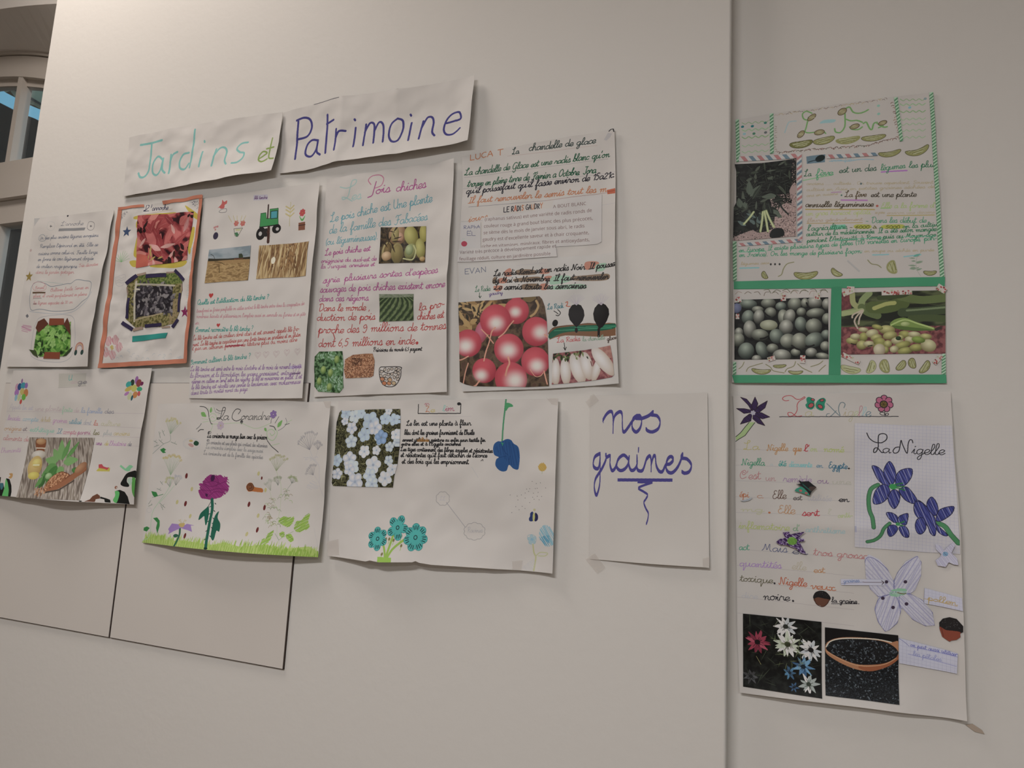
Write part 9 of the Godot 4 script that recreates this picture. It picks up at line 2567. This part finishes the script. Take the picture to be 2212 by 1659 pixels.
	c1.hatch([54.6,157.9,46.5,151.3,43.8,143.3,51.6,142.7,58.9,147.6,59.5,155.7], [169,172,211], 1.25, 8.26, 0.69)
	c1.ink([54.6,157.9,46.5,151.3,43.8,143.3,51.6,142.7,58.9,147.6,59.5,155.7], 0.77, [43,43,67], true)
	c1.poly([59.5,155.7,62.1,147.3,73.6,141.9,74.2,149.1,70.7,160.2,64.3,158.9], [70,75,148], true)
	c1.hatch([59.5,155.7,62.1,147.3,73.6,141.9,74.2,149.1,70.7,160.2,64.3,158.9], [99,109,181], 1.20, 3.44, 0.86)
	c1.hatch([59.5,155.7,62.1,147.3,73.6,141.9,74.2,149.1,70.7,160.2,64.3,158.9], [52,57,119], 1.10, 3.78, 1.20)
	c1.hatch([59.5,155.7,62.1,147.3,73.6,141.9,74.2,149.1,70.7,160.2,64.3,158.9], [169,172,211], 1.25, 8.25, 0.69)
	c1.ink([59.5,155.7,62.1,147.3,73.6,141.9,74.2,149.1,70.7,160.2,64.3,158.9], 0.77, [43,43,67], true)
	c1.poly([54.5,161.6,46.3,164.1,44.1,173.4,47.5,180.3,54.1,176.1,59.2,166.6], [70,75,148], true)
	c1.hatch([54.5,161.6,46.3,164.1,44.1,173.4,47.5,180.3,54.1,176.1,59.2,166.6], [99,109,181], 1.20, 3.44, 0.86)
	c1.hatch([54.5,161.6,46.3,164.1,44.1,173.4,47.5,180.3,54.1,176.1,59.2,166.6], [52,57,119], 1.10, 3.78, 1.20)
	c1.hatch([54.5,161.6,46.3,164.1,44.1,173.4,47.5,180.3,54.1,176.1,59.2,166.6], [169,172,211], 1.25, 8.26, 0.69)
	c1.ink([54.5,161.6,46.3,164.1,44.1,173.4,47.5,180.3,54.1,176.1,59.2,166.6], 0.77, [43,43,67], true)
	c1.poly([60.9,164.7,69,162.1,74,168.9,73.7,178.8,67,178.6,62.3,171.8], [70,75,148], true)
	c1.hatch([60.9,164.7,69,162.1,74,168.9,73.7,178.8,67,178.6,62.3,171.8], [99,109,181], 1.20, 3.43, 0.86)
	c1.hatch([60.9,164.7,69,162.1,74,168.9,73.7,178.8,67,178.6,62.3,171.8], [52,57,119], 1.10, 3.77, 1.20)
	c1.hatch([60.9,164.7,69,162.1,74,168.9,73.7,178.8,67,178.6,62.3,171.8], [169,172,211], 1.25, 8.23, 0.69)
	c1.ink([60.9,164.7,69,162.1,74,168.9,73.7,178.8,67,178.6,62.3,171.8], 0.77, [43,43,67], true)
	c1.ink([49.3,101.6,57.6,97.3,67.5,94.8], 1.92, [69,163,95])
	c1.ink([49.3,101.6,57.6,97.3,67.5,94.8], 0.52, [38,80,52])
	c1.ink([50.9,103.3,60.8,102.6,70.4,105.7], 1.92, [69,163,95])
	c1.ink([50.9,103.3,60.8,102.6,70.4,105.7], 0.52, [38,80,52])
	c1.ink([52.6,102.3,62.5,99.8,69.8,100.2], 1.91, [69,163,95])
	c1.ink([52.6,102.3,62.5,99.8,69.8,100.2], 0.52, [38,80,52])
	c1.ink([57.7,160.4,64.3,157.1,68.4,155], 1.89, [69,163,95])
	c1.ink([57.7,160.4,64.3,157.1,68.4,155], 0.52, [38,80,52])
	c1.ink([57.7,160.9,65.8,161.5], 1.89, [69,163,95])
	c1.ink([57.7,160.9,65.8,161.5], 0.52, [38,80,52])
	c1.oval(54.2, 101.2, 5.3, 4.4, 0.00, [69,163,95])
	c1.oval(59.4, 160.1, 2.9, 2.5, 0.00, [68,154,92])
	c1.ink([87.7,121.7,94.1,123.1,99.5,129], 1.02, [43,43,67])
	glue(p, "squared_sheet", [191.7,53.4,333.3,55.2,191.9,255.9], [192.2,53.8,268.1,55.6,329.9,55,331.6,123.8,333.3,253.3,294.8,254.9,188.9,255.2], c1, 0.8, "squared paper with drawn blue nigella flowers")
	var c2 := Canvas.new(33.8, 26.9, 4.0, [32,34,37], 30)
	c2.poly([0,18.9,3.1,13.5,11.1,11.6,20.1,20.2,23.3,26.5,15.6,23.5,7.6,20.8], [67,153,131], true)
	c2.oval(9.4, 18.1, 2.5, 1.9, 0.40, [194,109,107])
	c2.oval(17.9, 22.1, 2.5, 1.7, 0.30, [194,109,107])
	c2.ink([11.1,4.9,18.3,13.5,26.3,19.3], 2.97, [31,49,49])
	c2.poly([23.6,11.6,33.5,12.4,27.2,18.3,21.8,17.4], [81,68,64], true)
	c2.ink([12.9,7.8,23.6,17.3], 1.11, [47,110,99])
	glue(p, "butterfly_cutout", [99.7,151.6,133.5,149.8,99.5,178.5], [105.5,151.7,110.8,154.1,121.5,152.8,128.6,158.8,133.5,162.3,125.8,170.4,123.1,176.8,116,174.8,108.9,172.3,99.6,170.5,101.8,166.5,110.8,161.6,101.8,158.8,109,157.9], c2, 4.0, "black and teal paper butterfly cut-out")
	var c3 := Canvas.new(46.6, 36.7, 4.0, [92,63,125], 41)
	c3.mottle([[62,38,88],[103,72,139],[171,147,202],[194,191,212]], 4.79, 4, 1.00, 0.00)
	c3.hatch([0,0,46.7,0.3,46.6,36.7,0.1,37], [56,36,76], 0.50, 2.61, 0.75, false)
	c3.oval(25.8, 15.3, 7.2, 6.4, 0.00, [142,195,94])
	c3.hatch([19.6,11.9,32.1,11.9,32.1,20.4,20.5,20.4], [99,149,66], 1.30, 1.48, 0.74)
	glue(p, "purple_flower_cutout", [69.4,239.7,115.8,235.9,69.3,276.4], [80.8,240.1,90.7,238.4,92.5,242.5,101.4,239.5,115.6,236.2,110.3,241.1,105.8,246.3,114.6,248.8,113.7,252.1,105.8,253.3,110.1,259.6,112.7,265.9,117.1,272.1,110.1,271.8,101.3,265,94.2,262.8,87,260.5,76.2,260.5,69.9,257.2,76.3,251,85.3,248.7], c3, 4.0, "purple paper flower cut-out with green centre")
	var c4 := Canvas.new(22.6, 8.8, 4.0, [197,204,213], 44)
	c4.hatch([0,0,22.6,0,22.6,8.8,0,8.9], [158,166,174], 0.20, 1.74, 0.77, false)
	glue(p, "grey_bird_cutout", [11.5,185.7,34.1,184.3,11.6,194.5], [13.1,191.9,21,189.5,33.1,185.6,28.5,190.2,19.1,193.1], c4, 2.0, "grey paper cut-out")
	var c5 := Canvas.new(32.5, 39.5, 4.0, [211,213,232], 53)
	c5.hatch([0,0,32.5,0.2,32.5,39.5,0.1,39.7], [184,181,212], 1.00, 2.05, 0.51, false)
	c5.oval(14.7, 19, 3.5, 3.6, 0.00, [140,179,211])
	c5.ink([12.8,16.3,14.7,19.9,17.5,20.8], 0.68, [104,130,171])
	glue(p, "pale_flower_cutout", [300.6,237.2,332.9,234.4,299.3,276.7], [301.7,240.7,308.3,242.9,312.9,249.7,317,244,324.3,236.2,326.5,241.4,322.2,252.5,329,259.9,330.3,269.9,324.8,269.7,318.6,267.1,314.5,274.6,304.3,273.7,301.6,265.9,307.8,260,309.5,256.3,302.6,248.8], c5, 3.5, "pale lilac paper flower cut-out")
	var c6 := Canvas.new(103.4, 124.5, 3.4, [214,215,229], 55)
	c6.squares(7.22, [187,189,212], 0.020)
	c6.hatch([43,62.8,24,71,10.5,59.1,2.8,38.9,3.5,12.1,15.4,11.4,33.9,28.2,43,44.7], [188,189,212], 0.90, 3.80, 1.38)
	c6.hatch([43,62.8,24,71,10.5,59.1,2.8,38.9,3.5,12.1,15.4,11.4,33.9,28.2,43,44.7], [175,175,212], 0.90, 9.51, 0.69)
	c6.ink([43,62.8,24,71,10.5,59.1,2.8,38.9,3.5,12.1,15.4,11.4,33.9,28.2,43,44.7], 0.69, [125,127,177], true)
	c6.hatch([45.5,62.8,44.7,44.7,53.8,26.6,75.9,9.6,81.9,19.7,81.1,41.3,73.3,61,60.3,66.4], [188,189,212], 2.10, 3.80, 1.38)
	c6.hatch([45.5,62.8,44.7,44.7,53.8,26.6,75.9,9.6,81.9,19.7,81.1,41.3,73.3,61,60.3,66.4], [175,175,212], 2.10, 9.49, 0.69)
	c6.ink([45.5,62.8,44.7,44.7,53.8,26.6,75.9,9.6,81.9,19.7,81.1,41.3,73.3,61,60.3,66.4], 0.69, [125,127,177], true)
	c6.hatch([45.5,68.2,34,68.2,23.1,73.7,17.4,90.1,22.4,109.9,32.1,123.7,39,120.4,50.5,105.9,52.1,88], [188,189,212], 1.90, 3.79, 1.38)
	c6.hatch([45.5,68.2,34,68.2,23.1,73.7,17.4,90.1,22.4,109.9,32.1,123.7,39,120.4,50.5,105.9,52.1,88], [175,175,212], 1.90, 9.49, 0.69)
	c6.ink([45.5,68.2,34,68.2,23.1,73.7,17.4,90.1,22.4,109.9,32.1,123.7,39,120.4,50.5,105.9,52.1,88], 0.69, [125,127,177], true)
	c6.hatch([52.1,68.2,66.8,67.3,82.9,76.2,96.4,94.7,98.7,114.9,86,114.2,68.4,103.9,53.7,88], [188,189,212], 0.80, 3.78, 1.38)
	c6.hatch([52.1,68.2,66.8,67.3,82.9,76.2,96.4,94.7,98.7,114.9,86,114.2,68.4,103.9,53.7,88], [175,175,212], 0.80, 9.46, 0.69)
	c6.ink([52.1,68.2,66.8,67.3,82.9,76.2,96.4,94.7,98.7,114.9,86,114.2,68.4,103.9,53.7,88], 0.69, [125,127,177], true)
	c6.dot(33.1, 47.9, 5.22, [67,54,76])
	c6.dot(59.7, 48, 5.16, [67,54,76])
	c6.dot(28.3, 73.3, 5.21, [67,54,76])
	c6.dot(42.6, 87.3, 5.16, [67,54,76])
	c6.dot(61.2, 81.8, 5.12, [67,54,76])
	c6.hatch([38.9,62.8,45.5,59.2,58.7,58.3,60.3,66.4,47.2,70.9,39.3,69.1], [151,205,172], 0.10, 1.73, 1.21)
	c6.ink([48.8,64.6,57,66.4,60.3,65.5], 1.38, [124,120,88])
	glue(p, "petal_diagram", [201.4,261.1,304.2,250.2,198.5,385.5], [203.2,271.1,209.7,265,224.7,271.9,234.4,283.9,243.9,302.9,249.1,289.7,261,271.4,277.5,260.9,282.8,270.3,281.5,292,272.8,314.4,266.2,320.4,282.1,327.6,295.9,345.5,298.1,364.6,285.8,367,268.5,359.3,254.4,343.2,247.3,367.2,235.7,379.3,229.9,382.2,220.3,368.7,215.7,349.4,221.9,330.6,210.4,319.1,204.4,301.4], c6, 0.9, "pencilled lilac petal diagram cut from squared paper")
	var c7 := Canvas.new(63.4, 9.5, 3.6, [211,214,232], 59)
	c7.write("graines", 3.8, 5.3, 26.9, 4, 2.8, [140,158,199], 0.66, 0.12)
	c7.line([0.6,7.2,32,4.3], 0.54, [143,148,176])
	c7.line([32,4.3,61.4,4.4], 0.71, [117,101,114])
	c7.line([59,1.9,62.3,4.7,59.4,7.7], 0.78, [70,57,64])
	glue(p, "label_slip", [167.8,307.8,230.9,302.1,167.8,317.2], [167.8,307.8,231.6,302,230.9,311.5,168.4,317.2], c7, 1.6, "small paper label slip with an arrow to a seed")
	var c8 := Canvas.new(49.2, 21.2, 3.6, [211,214,232], 66)
	c8.squares(5.00, [187,189,212], 0.000)
	c8.write("pollen", 4.1, 17.2, 41.9, 14.7, 3.9, [196,173,122], 0.83, 0.12)
	c8.line([-22.5,16.3,3.3,16.1,42.7,16.2], 0.60, [196,172,135])
	glue(p, "label_slip", [285.8,309.5,334.5,316.5,285,330.7], [285.8,309.5,333.3,318.5,333.8,337.7,283.9,332.8], c8, 1.6, "paper label slip reading pollen in orange")
	var c9 := Canvas.new(77, 34.1, 3.6, [211,214,232], 73)
	c9.squares(5.30, [182,186,212], 0.000)
	c9.write("on peut aussi utiliser", 15.5, 9.3, 77.8, 8.3, 3.2, [125,130,197], 0.62, 0.12)
	c9.write("les pétales", 19.1, 21.2, 56.9, 21.2, 3.5, [155,162,210], 0.62, 0.12)
	c9.line([15.9,8.9,78.2,8.9], 0.50, [138,143,205])
	c9.line([12.7,20.9,76.2,23.1], 0.50, [151,156,210])
	c9.ink([0.5,0.8,7.8,4.4,14.3,9.3], 0.59, [127,131,187])
	glue(p, "label_slip", [248.8,389.2,325.3,397,247.7,423.2], [248.8,389.2,326,400.8,324.3,431,248.4,427.1], c9, 1.6, "squared paper label slip with blue writing")
	var c10 := Canvas.new(31.3, 37.1, 4.0, [38,36,37], 82)
	c10.poly([1.3,15.5,9.5,19.8,18.9,20.7,27.4,22.4,27,30.2,22.8,33.7,15,36.7,10.3,34.3,4.8,30.3], [143,77,61], true)
	c10.specks(26, [3.2,4.1,28.2,17.2], 0.66, 1.16, [[94,94,97]])
	c10.ink([3.2,15.5,6.4,29.4], 0.67, [103,53,45])
	glue(p, "acorn_cutout", [303.6,350.3,334.6,346.4,302.4,387.4], [304.1,359.5,309,352.8,317.6,349.3,326.1,350.4,333.5,359.4,333.2,368.1,329.6,371.1,329.9,376.3,325.1,381.2,318.9,383.5,316.5,385.6,312.7,383.3,307.4,380,304.3,369.1], c10, 1.6, "black and brown acorn paper cut-out")
	var c11 := Canvas.new(119.8, 116.3, 3.2, [14,15,16], 97)
	c11.mottle([[9,10,11],[18,20,18],[32,36,33]], 16.40, 3, 1.00, 0.00)
	c11.leaves(60, [0.4,2.3,119.5,114.6], 21.9, 0.9, [[47,54,45],[73,83,66],[32,36,30]], [], 0.00, 6.28)
	c11.spiky(22.8, 43.3, 19.5, 22, [[163,70,90],[186,92,112],[132,53,72]], [26,17,21])
	c11.spiky(66.5, 13.7, 18.3, 20, [[231,231,231],[201,208,212],[231,231,231]], [48,51,48])
	c11.spiky(69.1, 41.3, 21, 22, [[231,231,231],[208,218,201],[231,231,231]], [55,60,40])
	c11.spiky(104.4, 46, 18.8, 22, [[231,231,231],[208,215,220]], [28,27,28])
	c11.spiky(92.8, 73.2, 17, 18, [[96,140,181],[126,173,209],[70,104,141]], [29,42,54])
	c11.spiky(72.4, 85.1, 10.8, 14, [[97,144,181],[70,105,138]], [36,47,60])
	c11.spiky(100.5, 98.4, 16, 18, [[231,231,231],[177,188,186]], [59,68,59])
	c11.spiky(78.5, 106.1, 7.9, 12, [[70,104,141],[52,77,106]], [25,30,36])
	c11.spiky(12.8, 98.9, 13.3, 14, [[91,93,96],[68,69,71]], [26,28,29])
	c11.leaves(40, [44.7,35,98,74.3], 14.6, 0.7, [[132,144,105],[99,110,76]], [], 0.00, 6.28)
	c11.ink([21,66.1,28.3,78.2], 0.56, [160,158,111])
	c11.ink([55.7,3.7,48.4,15.8], 0.55, [126,132,113])
	glue(p, "nigella_flower_photo", [18.3,379.2,138.1,378.5,18.3,495.5], [18.3,379.2,138.9,378.4,138.1,494.8,19.1,495.5], c11, 0.9, "dark photograph of white, pink and blue nigella flowers")
	var c12 := Canvas.new(103.8, 102.6, 3.2, [21,24,27], 102)
	c12.mottle([[11,12,15],[25,29,33],[41,48,53]], 2.76, 3, 1.00, 0.00)
	c12.strew(420, [0,50.1,104.1,44.2,103.8,102.6,0.6,103.4], 1.41, 0.71, [[53,59,67],[76,86,93],[32,36,41],[16,17,20],[106,117,126]])
	c12.poly([0,0.7,104.6,0.9,104.5,10.7,0,22.7], [16,15,16])
	c12.poly([0.5,32.7,4.3,22.2,19.8,14.3,46.9,10.1,75.2,9.6,94.8,11.8,104.5,10.7,104.3,33.6,94.4,45.4,78,55.4,61.6,59.9,43.3,59,23.1,52.6,4.3,42.3], [184,134,101], true)
	c12.poly([48.3,54.8,71.5,49.2,91.2,38.8,104.3,30.1,104.2,36.3,91.1,48.5,71.5,58.1,58.3,59.8], [164,102,72], true)
	c12.poly([1.6,30.8,7.8,21.8,23.2,16.1,46.9,12.6,75.1,11.6,93.1,15.5,103.6,24.9,99.4,36,84.7,44.9,61.6,50.4,43.3,51,23.1,45.4,6,37.5], [23,25,28], true)
	c12.strew(420, [2.6,30.6,7.8,22.7,23.2,17.1,46.9,13.7,75.1,12.6,92.3,16.5,101.9,25.1,98.6,34.7,84.7,43.8,61.6,49.5,43.3,50.1,23.1,44.5,6.4,36.9], 1.42, 0.71, [[53,59,67],[76,86,93],[32,36,41],[16,17,20],[106,117,126]])
	c12.ink([1.6,30.2,7.8,21.1,23.2,15,46.9,11.6,75.2,10.1,94.8,12.1], 1.42, [231,227,212])
	c12.ink([2.6,37,23.1,46.8,43.3,52.6,61.6,52.4,84.7,46.3,101,35.1], 1.06, [212,169,133])
	glue(p, "nigella_seed_photo", [143.9,386.3,247.6,384.8,142.7,488.9], [143.9,386.3,248.2,385.6,246.5,487.4,143.3,489.7], c12, 0.9, "photograph of a wooden bowl of black seeds")
